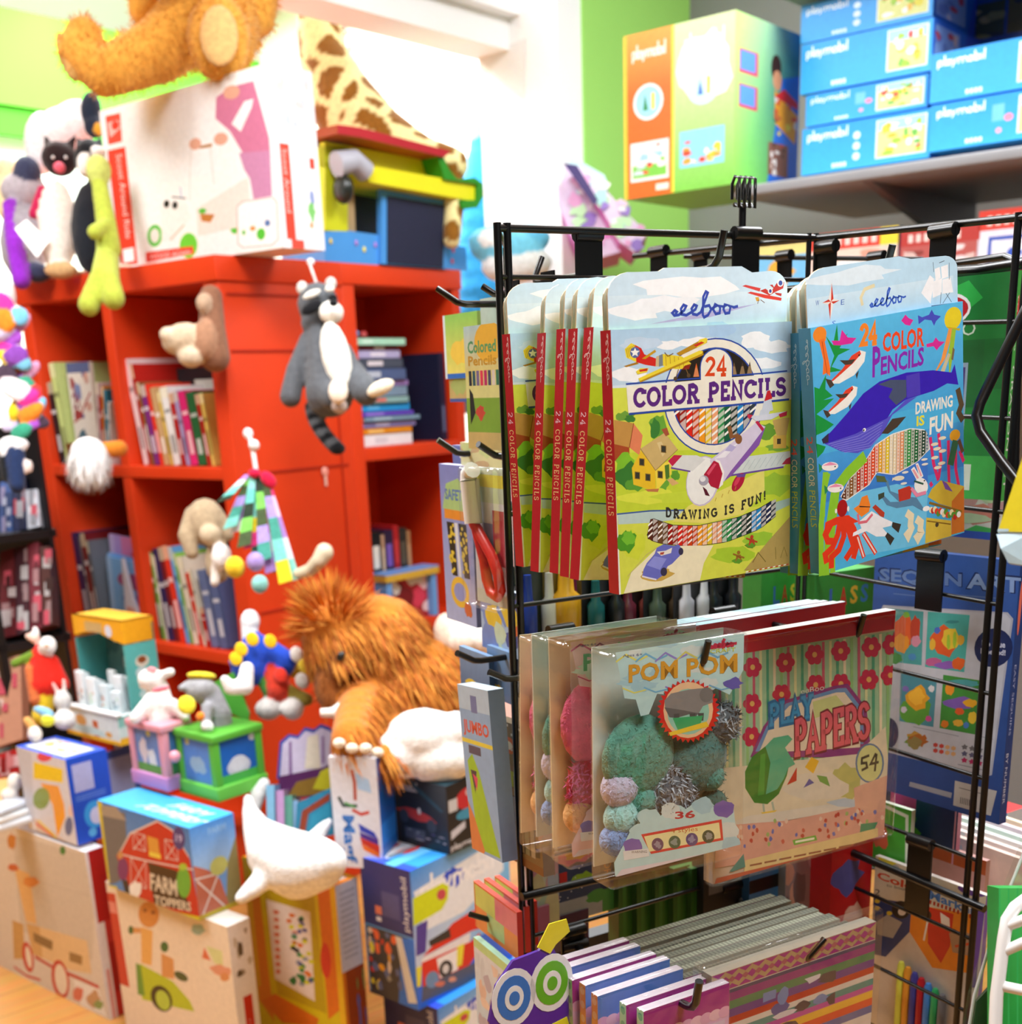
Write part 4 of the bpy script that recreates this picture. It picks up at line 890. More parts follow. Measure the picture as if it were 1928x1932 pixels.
def pom_pack(label, v, spot, balls, title, tcol, group):
    W_, H_, D_ = .13, .181, .028
    o = empty('pompom_pack', label, 'craft pack', (0, 0, 0), 0, group)
    m = MB(); m.box((0, D_ - .001, 0), (W_, D_, H_), v[0][1]); m.build('backing_card', 'printed_card', o)
    s, A = pom_art(v)
    s.t('B:' + title, tcol, 275, 690, 925, 580, 40)
    m = MB(); m.art(A, (0, -.0004, 0), (W_, 0, 0), (0, 0, H_)); m.build('header_label', 'printed_card', o)
    if spot:
        A2 = Art(); s2 = Sk(A2, [(1157, 1675), (1392, 1612), (1403, 1232), (1155, 1258)], 3.2133, 1100, 1100)
        s2.star('d8281e', 632, 865, 188, 36, .88); s2.e('f0c89a', 632, 860, 148, 165); s2.e('9ad0b8', 632, 870, 125, 135)
        s2.p('8f8a84', 490, 800, 530, 760, 640, 740, 720, 735, 770, 760, 780, 820, 720, 840, 690, 890, 640, 880, 590, 890, 530, 880, 495, 850); s2.p('6a6662', 490, 840, 600, 860, 690, 880, 680, 900, 640, 885, 560, 905, 520, 900); s2.e('7c7872', 740, 775, 40, 44)
        for x in (545, 640, 690): s2.p('55514c', x, 880, x + 35, 880, x + 32, 925, x + 4, 925)
        s2.p('3fae6a', 540, 905, 720, 895, 700, 960, 570, 975); s2.p('f0cf3a', 515, 990, 740, 930, 755, 960, 525, 1010)
        m = MB(); m.art(A2, (0, -.0012, 0), (W_, 0, 0), (0, 0, H_)); m.build('round_sticker', 'printed_card', o)
    A3_ = Art(); s3 = Sk(A3_, [(1157, 1675), (1392, 1612), (1403, 1232), (1155, 1258)], 3.2133, 1100, 1100)
    c0, c1 = v[0][0], v[0][2]
    s3.p(c0, 190, 1840, 185, 1760, 290, 1560, 380, 1500, 370, 1450, 440, 1440, 470, 1480, 520, 1410, 590, 1420, 620, 1440, 690, 1390, 760, 1380, 790, 1440, 850, 1400, 900, 1440, 910, 1520, 925, 1640, 930, 1700)
    for i, (x, y) in enumerate(((390, 1490), (530, 1450), (720, 1420), (845, 1440), (340, 1580), (870, 1560), (890, 1650), (300, 1660))): s3.w((v[0] + ['7a62b0'])[i % 4], x, y, 60, 50, i, .15)
    s3.t('B:36', 'c02a3a', 555, 1500, 675, 1455, 8)
    s3.p('d83a3a', 350, 1590, 830, 1500, 840, 1620, 410, 1705); s3.p('f2e8a8', 368, 1602, 815, 1518, 825, 1608, 400, 1692); s3.t('4 styles', 'c8682a', 530, 1590, 690, 1555, 14)
    for (x, y), c in zip(((450, 1648), (552, 1634), (655, 1617), (752, 1600)), spotc(v)): s3.e(c, x, y, 36, 38); s3.w(mix(c, 'ffffff', .25), x, y, 20, 20, x, .4)
    s3.p('e8e8e2', 240, 1690, 395, 1672, 400, 1718, 245, 1745); s3.t('WARNING', '444444', 290, 1703, 385, 1688, 5); s3.p('e0d6da', 190, 1850, 230, 1800, 930, 1660, 930, 1720, 380, 1830)
    m = MB(); m.art(A3_, (0, -.0008, 0), (W_, 0, 0), (0, 0, H_)); m.build('lower_label', 'printed_card', o)
    rr = random.Random(9)
    for x, z, r, col, tinsel in balls:
        cx_, cz_, R_ = x * W_, z * H_, r * W_
        m = MB(); m.ell((cx_, max(.006, min(D_ - .004, .013)), cz_), (R_, min(R_, .012), R_), col, 16)
        me_o = m.build('pompom', 'plush_cloth', o)
        f = MB(); n_ = int(260 if R_ > .02 else 90) * (2 if tinsel else 1)
        for k in range(n_):
            u = rr.uniform(-1, 1); ph = rr.uniform(0, 6.283); d = A3(math.sqrt(1 - u * u) * math.cos(ph), -abs(math.sqrt(1 - u * u) * math.sin(ph)), u)
            p = A3(cx_, .013, cz_) + d * A3(R_, min(R_, .012), R_) * .97; t = np.cross(d, A3(rr.uniform(-1, 1), rr.uniform(-1, 1), rr.uniform(-1, 1))); t /= np.linalg.norm(t) + 1e-9
            e = p + (d * .5 + t * .9) * (.0045 if not tinsel else .007); w = np.cross(d, t) * (.0005 if not tinsel else .0011)
            c = jit(tinsel if tinsel and rr.random() < .6 else col, rr, .2)
            f.add([p - w, p + w, e], [(0, 1, 2)], c)
        fo = f.build('fluff', 'plush_cloth', me_o); fo['kind'] = 'stuff'
    bag(o, (-.004, -.003, -.012), (W_ + .004, D_ + .001, H_ + .001))
    return o
def spotc(v): return v[3]
GRN = (['bfe0dc', 'd6e0d8', 'a9cfd6'], ['e6e06a', '7ab8d8', '9a8ad0', 'd8d06a', '7ab0d0'], None, ['6a4a6a', '4a6a50', '5a4a80', '2f4a3a'])
PNK = (['e8c0b8', 'e6d8b0', 'c8dcc0'], ['c8406a', '8a3a5a', '7ab87a', 'b84a6a', '8a9ad0'], None, ['c02a50', 'e87a9a', 'e8a070', 'a02040'])
bg_ = [(.26, .5, .27, '5f9a86', None), (.72, .44, .23, '4f7f78', None), (.5, .3, .2, '6a6f74', 'b9c2c8'), (.12, .38, .13, 'c9c3da', None), (.28, .3, .1, '6aa898', None), (.13, .24, .12, 'a8d8d0', None), (.82, .34, .1, '5a9688', None), (.9, .58, .14, '5a6468', 'a8b4ba'), (.45, .22, .08, 'b0a8cc', None), (.08, .14, .1, '7a9ac8', None), (.85, .2, .1, '3f6a60', None)]
bp_ = [(.3, .6, .3, 'e8688a', None), (.75, .55, .25, 'd83a6a', None), (.6, .42, .2, 'd0203f', 'f070b0'), (.28, .3, .24, 'd0203f', 'f070b0'), (.85, .3, .12, 'f06a90', None), (.15, .17, .13, 'f0b878', None), (.42, .16, .13, 'f02a6a', None), (.7, .17, .12, 'd87a90', None), (.9, .45, .1, 'f4a070', None)]
def setA(o, bx, by, d, tx=None, ty=None, H_=.181):
    P = at(bx, by, d); al = hang_rot(P, tx, ty, H_) if tx else 0
    o.location = tuple(P); o.rotation_euler = rot_of(al); return P
G1 = 'clear packs of pom poms on one hook'
o = pom_pack('front pom pom pack of green and grey balls, red round rhino sticker', GRN, True, bg_, 'POM POM', 'dba02c', G1); setA(o, 1157, 1655, .985, 1155, 1258)
g0 = o
o = pom_pack('pink pom pom pack showing PO in green letters behind the green front pack', PNK, False, bp_, 'POM POM', '2a9a3a', G1); setA(o, 1077, 1618, 1.03, 1070, 1215); p0 = o
o = copy_tree(g0, label='grey green pom pom pack squeezed between the two pink packs'); setA(o, 1044, 1596, 1.068, 1036, 1210)
o = copy_tree(p0, label='rearmost pink pom pom pack next to the rack post'); setA(o, 1013, 1588, 1.10, 1012, 1208)
aP, oP, zP = coordA(at(1300, 1258, .995))
hook('bare prong hook with upturned tip holding the pom pom packs', place_on_A(aP, 0, zP), nA, oP + .012, .026, (.014, .03), 0, 'hooks on the rack')

# ---- play papers
def play_art():
    A = Art('cfb8a0'); s = Sk(A, [(1342, 1672), (1665, 1580), (1690, 1168), (1353, 1208)], 3.2133, 1100, 1100)
    s.p('9fc49a', 800, 440, 1890, 340, 1870, 1020, 800, 1200)
    for i in range(26):
        x = 830 + i * 42; c = ['c05a70', 'd8d8a0', '4fa07a', 'e6d8b4', '8fbf7a'][i % 5]
        s.p(c, x, 450 - (x - 800) * .095, x + 16, 448 - (x - 800) * .095, x + 14, 1150, x - 2, 1150)
    s.p('b81c24', 800, 345, 1895, 215, 1885, 330, 800, 455)
    for x, y in ((1040, 520), (1240, 500), (1415, 460), (1570, 445), (1750, 430), (1035, 740), (1030, 940), (1735, 620), (1420, 640), (1570, 640), (1215, 690), (1860, 600), (1870, 420)):
        for k in range(6): s.e('c0284a', x + 34 * math.cos(k * 1.047), y + 38 * math.sin(k * 1.047), 24, 27, n=10)
        s.e('e0b060', x, y, 15, 17, n=10)
    s.p('8a3a78', 1020, 1060, 1100, 880, 1220, 730, 1530, 650, 1610, 640, 1720, 790, 1740, 1000, 1660, 1080); s.p('6a90b8', 1050, 1030, 1120, 880, 1240, 745, 1550, 665, 1600, 665, 1700, 800, 1700, 1000); s.p('e2d2b4', 1070, 1040, 1140, 880, 1260, 760, 1540, 690, 1590, 690, 1680, 810, 1680, 1020)
    s.p('c9cf86', 1400, 740, 1540, 705, 1600, 780, 1410, 840); s.t('eeBoo', 'e6e6d8', 1330, 692, 1470, 660, 20)
    s.p('dcd0b0', 800, 1130, 1660, 1060, 1830, 900, 1860, 1340, 800, 1500); s.w('b9b86a', 1600, 1220, 90, 110, 3); s.w('d8cfb8', 1400, 1240, 200, 90, 5)
    A.serif('PLAY', lambda x, y: s.f(1135 + 260 * x, 880 - 50 * x - y * 130), .03, '2f6f9a'); A.serif('PLAY', lambda x, y: s.f(1138 + 260 * x, 874 - 50 * x - y * 122), .014, '3f94c0')
    A.serif('PAPERS', lambda x, y: s.f(1290 + 440 * x, 1060 - 100 * x - y * 205), .034, '7a2a34'); A.serif('PAPERS', lambda x, y: s.f(1290 + 440 * x, 1056 - 100 * x - y * 200), .022, 'd8606a')
    s.p('2c7f2c', 985, 1250, 985, 1150, 1030, 1060, 1110, 1000, 1200, 1010, 1260, 1090, 1240, 1180, 1190, 1290, 1120, 1350, 1040, 1340); s.p('4fae84', 1110, 1000, 1160, 950, 1250, 935, 1275, 960, 1230, 1010, 1290, 1110, 1250, 1130, 1220, 1200, 1180, 1260, 1110, 1290, 1140, 1100); s.p('3f9a3a', 1080, 1050, 1110, 1040, 1100, 1290, 1060, 1300)
    s.l('9fb4a0', .01, 1095, 1350, 1100, 1400); s.l('9fb4a0', .01, 1150, 1340, 1160, 1390); s.p('e0c04a', 1080, 1400, 1180, 1385, 1120, 1440)
    s.p('c02a24', 1240, 1235, 1300, 1130, 1298, 1210); s.p('e8b830', 1350, 1130, 1390, 1070, 1435, 1095, 1400, 1170); s.p('5a5a9a', 1340, 1255, 1375, 1200, 1405, 1225); s.p('6aa04a', 1420, 1180, 1480, 1190, 1500, 1250, 1440, 1220)
    s.e('5a7a9a', 1735, 1115, 84, 118); s.e('cfd08a', 1735, 1115, 74, 108); A.strokes([[s.f(x, y) for x, y in L] for L in ([(1730, 1070), (1690, 1085), (1688, 1115), (1715, 1112), (1720, 1140), (1690, 1155)], [(1770, 1060), (1740, 1120), (1785, 1110)], [(1775, 1065), (1765, 1160)])], .012, '3a3a34')
    s.p('d8d2c0', 800, 1500, 1000, 1420, 1690, 1330, 1700, 1370, 1000, 1490); s.w('b4c4cc', 1600, 1350, 110, 26, 4)
    s.p('d8a08c', 800, 1480, 1250, 1450, 1860, 1330, 1840, 1560, 790, 1740); s.p('d8a890', 1640, 1260, 1860, 1180, 1850, 1400, 1650, 1420)
    r = random.Random(8)
    for i in range(60): x = r.uniform(800, 1840); s.w(r.choice(['b83a34', 'c85a4a', '9ab86a', '5a6ab0', 'e6c8b0']), x, 1560 - (x - 800) * .13 + r.uniform(-60, 80), 10, 14, i, .3, 7)
    s.p('5fae3a', 1270, 1570, 1410, 1540, 1420, 1570, 1280, 1600); s.l('f0f0d0', .01, 1290, 1580, 1400, 1560); s.p('2f8f6a', 1680, 1475, 1780, 1465, 1740, 1550, 1670, 1560)
    s.p('e0c88a', 980, 1690, 1780, 1500, 1780, 1560, 970, 1770); [s.l('8a4a3a', .008, 1010 + 90 * k, 1722 - 18 * k, 1080 + 90 * k, 1709 - 18 * k) for k in range(8)]; s.p('b84a3a', 800, 1800, 1780, 1570, 1780, 1610, 780, 1850); s.p('2f8a80', 880, 1760, 970, 1650, 980, 1730, 900, 1760)
    return A
def flat_on_A(name, label, cat, k, top, rx, d, th_, R, cols, T=None, L=None, group=None, **kw):
    return carton(name, label, cat, k, top, k[0], rx, d=d, th=20, dl=th_, cols=cols, R=R, T=T, L=L, group=group, **kw)
pp = flat_on_A('craft_pack', 'front pack reading PLAY PAPERS with red header and flowers', 'craft pack', (1344, 1668), 1208, 1690, 1.075, .012, play_art(), ('c9c2b0', 'd8d0c0', 'e8e0d8'), group='play paper packs on one hook')
bag(pp, (-.002, -.002, -.005), (.222, .013, .213))
ZPP = at(1353, 1208, 1.06)[2] - .002
for i, (x, y, d, rx) in enumerate(((1296, 1183, 1.13, 1605), (1280, 1183, 1.145, 1592), (1262, 1181, 1.16, 1578), (1247, 1180, 1.175, 1566), (1232, 1179, 1.19, 1555))):
    P = at_z(x, y, ZPP) - Z * .2
    A = Art('d8cbb8'); A.rect(0, .87, 1, 1, 'b01c24'); A.blobs(0, 0, 1, .85, ['c05a70', '9fc49a', 'd8a08c'], 20, i)
    tp_ = Art('a9c8d2'); tp_.lines(0, 0, 1, 1, 2, 'd8e6ea', i)
    carton('craft_pack', f"play papers pack hung {('second','third','fourth','fifth','last')[i]} in the row, red header edge showing above the front one", 'craft pack', None, None, 0, 0, th=20, P=P, hh=.2, dl=.006, dr=.198, cols=('b8ccd2', 'cfd6d8', 'b4cfd8'), R=A, T=tp_, group='play paper packs on one hook')
aQ, oQ, zQ = coordA(at(1590, 1205, 1.11))
hook('prong hook with upturned tip holding the play paper packs', place_on_A(aQ, 0, zQ), nA, oQ + .012, .026, (.014, .03), 0, 'hooks on the rack')

# ---- spiral pads and the diamond patterned pack in front of them
def diamond_art():
    A = Art('dcd6d2'); s = Sk(A, [(1345, 2110), (1655, 2010), (1653, 1750), (1322, 1842)])
    A.rect(0, .84, 1, 1, 'b59a74'); n = 13
    for i in range(n):
        x0, x1 = i / n, (i + 1) / n; xm = (x0 + x1) / 2
        A.poly([(x0, .995), (x1, .995), (xm, .955)], 'a01c84'); A.poly([(x0, .845), (x1, .845), (xm, .885)], 'a01c84'); A.poly([(x0 - .35 / n, .92), (x0, .955), (x0 + .35 / n, .92), (x0, .885)], 'a01c84'); A.poly([(xm - .3 / n, .92), (xm, .945), (xm + .3 / n, .92), (xm, .895)], 'a8586a')
    y = .835
    for c, h in (('3a3f6a', .03), ('8a1c7c', .07), ('2f7f5a', .07), ('5a2a8a', .07), ('b8201c', .06), ('d8d4cc', .05), ('2a8a8a', .06), ('b83aa0', .05), ('e8b83a', .07), ('d8402a', .07), ('3a5aa0', .07), ('d8d4cc', .06)):
        A.rect(0, y - h, 1, y, c); y -= h
    A.blobs(.3, .3, .75, .7, ['3a4a9a', '6a8ac0', '2a2a4a', 'd8d8e0'], 12, 3, .2); A.rect(.0, 0, 1, .05, 'e0dcd8')
    return A
dp = flat_on_A('paper_pad', 'front craft paper pack with purple diamond header and rainbow stripes', 'paper pad', (1340, 2060), 1842, 1653, 1.06, .013, diamond_art(), ('9a9484', 'b8b4a0', 'c8c4b4'), group='craft paper pads on one hook')
bag(dp, (-.012, -.002, -.003), (.2, .014, .121))
ZPD = at(1322, 1842, 1.06)[2]
ords = ('second', 'third', 'fourth', 'fifth', 'sixth', 'seventh', 'eighth', 'ninth', 'tenth', 'eleventh')
for i in range(10):
    t = i / 9; tx_ = 1292 - 130 * t - (6 if i % 2 else 0); ty_ = 1843 - 62 * t + (3 if i % 3 == 0 else 0); d = 1.095 + .13 * t
    P = at_z(tx_, ty_, ZPD) - Z * .19
    A = Art('8d8a78'); A.rect(0, .88, 1, 1, 'a89a80'); nn = 12
    for j in range(nn): A.poly([(j / nn, 1), ((j + 1) / nn, 1), ((j + .5) / nn, .94)], '8a2a70' if i % 3 == 0 else '9a9684')
    T = Art('8f9180'); nn = 46
    for j in range(nn): T.rect((j + .2) / nn, .15, (j + .55) / nn, .85, 'b8bca4' if i % 2 else '6a6c60')
    # the top seen from above runs along x
    T2 = Art('7e8072'); T2.rects([(.1, (j + .2) / nn, .9, (j + .6) / nn) for j in range(nn)], 'aaae98' if i % 2 else '5e6056')
    o = carton('paper_pad', f'spiral paper pad {ords[i]} behind the diamond patterned pack, grey green top edge', 'paper pad', None, None, 0, 0, th=20, P=P, hh=.19, dl=.008, dr=.195, cols=('96988e', '76746a', '848678'), R=A, T=T2, group='craft paper pads on one hook')
hb = on(1392, 1700, PA, nA); ht = at(1512, 1816, 1.085) - hb
hook('prong hook with upturned tip over the diamond patterned pack', hb, ht / np.linalg.norm(ht), np.linalg.norm(ht), .03, (.014, .03), 0, 'hooks on the rack', tipdir=dA * .8 + Z * .55)

# ---- pipe cleaner packs
def pipe_art(k):
    a, b = (('a8208c', 'e0b8e0'), ('5a86d0', 'd8c0e4'))[k]
    A = Art(b); A.rect(0, .86, 1, 1, a)
    for i in range(9): A.ell((i + .5) / 9, .86, .075, .028, 'f0c8dc' if i % 2 else 'e6b0d4')
    A.rect(0, .0, .5, .55, 'f0a02a'); A.blobs(0, .3, 1, .7, ['e86a3a', 'f0c83a', 'd84a8a', '8a6ad0', 'f4d8ec'], 14, k + 3, .2)
    A.rect(.05, .66, .95, .82, 'dccbe8'); A.text('B:PIPE', .12, .75, .62, .82, '3f4fae'); A.text('B:CLEANERS', .12, .66, .93, .73, '3f4fae')
    return A
def edge_art(k):
    A = Art('a8dcc0' if k == 0 else 'ee9a5a')
    for i in range(14): A.ell(.5, (i + .5) / 14, .35, .02, '5fb89a' if k == 0 else 'f0c0a0')
    return A
pt = [(1360, 1869, 1214, 1909), (1318, 1852, 1181, 1897), (1263, 1836, 1127, 1880), (1214, 1818, 1104, 1860), (1190, 1804, 1079, 1850), (1171, 1790, 1050, 1833), (1150, 1778, 1030, 1822)]
ZPC = at(1214, 1909, .985)[2]; ks = (0, 0, 1, 1, 0, 1, 0)
for i, (x1, y1, x0, y0) in enumerate(pt):
    d = .97 + .024 * i + (.006 if i > 1 else 0); P = at_z(x0, y0, ZPC) - Z * .18
    o = carton('pipe_cleaner_pack', f"{('front', 'second', 'third', 'fourth', 'fifth', 'sixth', 'rearmost')[i]} pipe cleaner pack in its row, {('magenta', 'blue')[ks[i]]} header with scalloped edge", 'craft pack', None, None, 0, 0, th=20, P=P, hh=.18, dl=.009, dr=.088, cols=('e8d8e8', 'd8c0e0', 'e8e0ec'), R=pipe_art(ks[i]), L=edge_art(ks[i]), group='pipe cleaner packs on one hook')
    bag(o, (-.003, -.0015, -.003), (.091, .010, .182))
hb = on(1082, 1785, PA, nA); ht = at(1306, 1903, .985) - hb
hook('stout prong hook with upturned tip holding the pipe cleaner packs', hb, ht / np.linalg.norm(ht), np.linalg.norm(ht), .03, (.014, .03), 0, 'hooks on the rack', r=.0034)

# ---- goods on the far side of panel A, seen through the wires
def brush_pack(label, x, y, yb, d, w, cols, bgc, clear=True):
    P = at(x, yb, d); h = zlen(P, y)
    o = empty('brush_pack', label, 'art tool pack', P, math.radians(30), 'art tool packs behind the grid')
    MB().box((0, .012, 0), (w, .0135, h), bgc).build('backing_card', 'printed_card', o)
    n = len(cols)
    for i, c in enumerate(cols):
        q = A3(w * (i + .5) / n, .006, 0); m = MB()
        m.tube([q + Z * h * .08, q + Z * h * .2, q + Z * h * .55, q + Z * h * .62, q + Z * h * .9], [w / n * .18, w / n * .36, w / n * .36, w / n * .2, w / n * .16], c, 8); m.build('handle', 'plastic', o)
    return o
for i, (x, y, yb, d, w, cols, bgc, lb) in enumerate(((985, 1072, 1235, 1.24, .05, ['1f3a9a', 'd8d8d0'], '3a4038', 'blue handled brush pack just right of the rack post'), (1040, 1060, 1215, 1.25, .045, ['d8a01a'], '7a6a3a', 'yellow handled tool pack below the red pencil box spines'), (1075, 1080, 1225, 1.27, .04, ['7a2a5a', '8a3a2a'], '3a2228', 'dark purple tool pack beside the yellow handle'), (1112, 1085, 1220, 1.25, .05, ['0f5a5a', '16181a'], '101214', 'black tool pack with teal handle below the plane box'), (1172, 1095, 1205, 1.27, .05, ['5a1a2a', '7a3a34'], '241a1c', 'maroon tool pack behind the plane box bottom edge'), (1228, 1095, 1205, 1.27, .05, ['3a4a3a', '4a3a2a'], '24282a', 'grey green tool pack behind the plane box bottom edge'), (1285, 1085, 1200, 1.26, .045, ['b8b8c0', 'd0d0d4'], '2a2a2c', 'white handled tool pack below the plane box'), (1335, 1080, 1195, 1.27, .05, ['14181a', '1a1c20'], '121416', 'black tool pack left of the green cartons'))):
    brush_pack(lb, x, y, yb, d, w, cols, bgc)
def glass_art():
    A = Art('2f7a30'); A.grad(0, 0, 1, 1, '2a6a2c', '3a8f3c'); r = 0
    for t, c, x in (('B:L', '3a62b0', .25), ('B:A', 'b83a2c', .42), ('B:S', 'd8b03a', .6), ('B:S', '3a7ac0', .78)): A.text(t, x, .7, x + .13, .86, c)
    A.rects([(.05, .1, .4, .4)], '24582a'); return A
flat_on_A('craft_carton', 'green carton with coloured letters under the ocean pencil boxes', 'carton', (1530, 1300), 1085, 1650, 1.32, .03, glass_art(), ('2f7a30', '3a8f3c', '4a9a4c'), group='green cartons behind the grid')
flat_on_A('craft_carton', 'green carton in the gap between plane and ocean pencil boxes', 'carton', (1432, 1290), 1080, 1528, 1.36, .03, glass_art(), ('2f7a30', '3a8f3c', '4a9a4c'), group='green cartons behind the grid')
# hanging row of green packs, a dark dinosaur book and neighbours below
def green_art(i):
    A = Art('2f5f20'); A.grad(0, 0, 1, 1, '3f7a2a', '24501c'); A.rect(.25, .1, .45, .8, '3f7f30'); A.ell(.5, .9, .2, .04, '1c3a18'); return A
for i in range(5):
    x = 1168 + i * 34
    flat_on_A('craft_carton', f'{("leftmost", "second", "third", "fourth", "rightmost")[i]} of five dark green cartons hanging under the pom pom packs', 'carton', (x, 1790 - i * 8), 1640, x + 31, 1.34, .02, green_art(i), ('2a5020', '35682a', '35682a'), group='dark green cartons under the pom pom packs')
def dino_art():
    A = Art('3a4a6a'); A.rect(.75, 0, 1, 1, '24365a'); A.rect(0, 0, 1, .28, 'a8b0b0'); A.wob(.45, .5, .2, .1, '9ac83a', 3, .3); A.wob(.35, .85, .35, .12, 'e06a8a', 4); A.wob(.35, .85, .22, .07, 'f0b04a', 5); A.rect(.05, .52, .18, .66, 'c8302c'); A.wob(.7, .24, .2, .08, '4f9a4a', 6); A.rect(.78, .0, 1, .3, '4f9a4a')
    r = random.Random(2)
    for i in range(24): A.ell(r.uniform(.02, .72), r.uniform(.3, .95), .01, .008, 'e6e6ea')
    A.vtext('STORY', .82, .4, .94, .8, 'c87a3a'); return A
flat_on_A('activity_book', 'dark blue activity book with green dinosaur, behind the wire beside the post', 'book', (1052, 1745), 1600, 1158, 1.3, .02, dino_art(), ('5a3a4a', '3a4a6a', '3a4a6a'))
A_ = Art('cfd8c0'); A_.blobs(0, 0, 1, 1, ['e0b8b8', 'b8d8b0', 'd8d8a0', 'd0a0b0', 'c0d0d8'], 30, 4, .3)
flat_on_A('activity_book', 'pale floral card pack just right of the rack post, low down', 'craft pack', (996, 1755), 1610, 1052, 1.27, .01, A_, ('d8d0c8', 'cfd8c0', 'd8d8d0'))
A_ = Art('a81418'); A_.wob(.4, .62, .35, .12, '4a4a8a', 2); A_.wob(.6, .3, .25, .12, 'c8a090', 3); A_.rect(.0, .0, 1, .18, 'd8b8a8')
flat_on_A('activity_book', 'dark red carton half hidden under the play papers pack', 'carton', (1560, 1830), 1560, 1650, 1.33, .03, A_, ('8a1014', 'a81418', 'b02024'))
A_ = Art('3a7ac0'); A_.rect(0, .5, 1, .7, '10141c'); A_.rect(0, .0, 1, .3, 'b0b8c0')
flat_on_A('activity_book', 'small blue and black carton above the spiral pads', 'carton', (1412, 1750), 1625, 1475, 1.35, .02, A_, ('2a5a90', '3a7ac0', '3a7ac0'))
A_ = Art('8a9098'); A_.blobs(0, 0, 1, 1, ['6a7078', 'a8b0b8', 'c0a898'], 10, 3)
flat_on_A('activity_book', 'grey carton next to the small blue and black carton', 'carton', (1478, 1790), 1610, 1560, 1.37, .02, A_, ('70767e', '8a9098', '8a9098'))
for x, yb, yt, rx, d, c, lb in ((1325, 1900, 1600, 1425, 1.36, '16171a', 'black folder hanging left of the small blue and black carton'), (998, 1960, 1720, 1036, 1.3, 'b06a80', 'dusty pink card pack low beside the rack post'), (1042, 1950, 1735, 1110, 1.33, '4a2a4a', 'dark plum card pack right of the dusty pink one'), (1112, 1960, 1770, 1330, 1.42, '2a2c34', 'wide charcoal folder behind the dark green cartons')):  # dark pieces added to blacken the rack gaps; the pink pack is goods
    A_ = Art(c); A_.rect(.1, .7, .9, .8, mix(c, 'ffffff', .12)); flat_on_A('pack_or_filler', lb, 'craft pack', (x, yb), yt, rx, d, .02, A_, (c, c, mix(c, 'ffffff', .1)))
for i, (x, y, dd) in enumerate(((1115, 452, 0), (1402, 452, 1))):
    b = on(x, y - 6, PA, nA)
    hook(('clip plate on the top wire left of the plane boxes, prong turned away', 'clip plate on the top wire below the wire sign holder')[i], b + Z * .0, -nA if i == 0 else nA, .095 if i == 0 else 0, .026, (.014 if i == 0 else .016, .055), .03, 'hooks on the rack', tipdir=Z + dA * .5)
for (x, y, w, h, lb) in ((1076, 1757, .014, .05, 'black clip plate on the low wire beside the rack post'), (1388, 1668, .026, .05, 'wide black clip plate above the spiral pads')):
    hook(lb, on(x, y, PA, nA), nA, 0, .02, (w, h), 0, 'hooks on the rack')
for (x, y, w, h, lb) in ((1786, 440, .0135, .075, 'tall black clip plate on the upper wire at the right'), (1566, 470, .012, .04, 'small black clip plate near the panel corner'), (1762, 1050, .015, .05, 'black clip plate over the navy sequin carton'), (1742, 1590, .0145, .075, 'long black clip plate over the marker book'), (1248, 478, .014, .03, 'black clip plate far left on the rear top wire'), (1418, 458, .012, .02, 'black clip plate hidden behind the plane box tabs')):
    P = on(x, y, BN, nB); hook(lb, P, nB, 0, .02, (w, h), 0, 'hooks on the rack')
for (x, lb) in ((1328, 'first small clip on the distant rear wire'), (1490, 'middle small clip on the distant rear wire'), (1662, 'last small clip on the distant rear wire')):
    P = fa + (fb - fa) * ((x - 1290) / 452); hook(lb, P, nB, 0, .02, (.011, .022), 0, 'hooks on the rack')
# sign holder
P = on(1400, 440, PA, nA); o = empty('sign_holder', 'small black wire sign holder standing on the top wire', 'sign holder', P)
k_ = zlen(P, 385); h_ = zlen(P, 338); m = MB(); m.tube([(0, 0, 0), (0, 0, k_)], .0035, WK, 8); m.build('stem', 'black_wire', o)
for x in (-.0095, -.003, .003, .0095):
    c = dA * x; m = MB(); m.tube([c + Z * k_, c + Z * (k_ - .004) + nA * .006, c + Z * h_ + nA * .006, c + Z * (h_ + .002), c + Z * (h_ - .004) - nA * .004, c * 1 + Z * (k_ + .004) - nA * .004], .0016, WK, 6); m.build('prong', 'black_wire', o)
MB().tube([dA * -.01 + Z * (k_ - .001), dA * .01 + Z * (k_ - .001)], .002, WK, 6).build('crossbar', 'black_wire', o)

# ================================================================ goods facing left on panel C
def on_C(name, label, cat, k, top, lx, rx, d, L, R=None, cols=('ccc', 'aaa', 'ddd'), T=None, th=23, **kw):
    return carton(name, label, cat, k, top, lx, rx, d=d, th=th, cols=cols, L=L, R=R, T=T, **kw)
def jumbo():
    A = Art('8fb4dc'); A.rect(0, .86, 1, 1, 'b4cfe6'); A.text('B:JUMBO', .08, .7, .92, .8, 'd8503a'); A.rect(.0, .66, 1, .685, 'e6d84a'); A.rect(.2, .6, .6, .65, '4a4a6a')
    A.poly([(.12, .55), (.3, .6), (.48, .5), (.95, .02), (.45, .02), (.2, .2)], '9cc832'); A.poly([(.2, .5), (.4, .5), (.3, .36)], '3a2a4a'); A.poly([(.26, .48), (.42, .46), (.36, .38)], 'd83a6a'); A.poly([(0, .3), (.2, .2), (.45, .02), (.4, 0), (0, 0)], 'd8804a'); A.rect(.4, .85, .6, .95, '6a7ab0'); return A
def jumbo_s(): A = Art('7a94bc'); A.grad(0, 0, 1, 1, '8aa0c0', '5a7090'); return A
on_C('crayon_carton', 'tall pale blue carton with green crayon hanging left of the post, red lettering', 'carton', (948, 1628), 1308, 875, 965, 1.16, jumbo(), jumbo_s(), ('8fb4dc', '6a86ac', 'c4d8e8'), roll=-5.5)
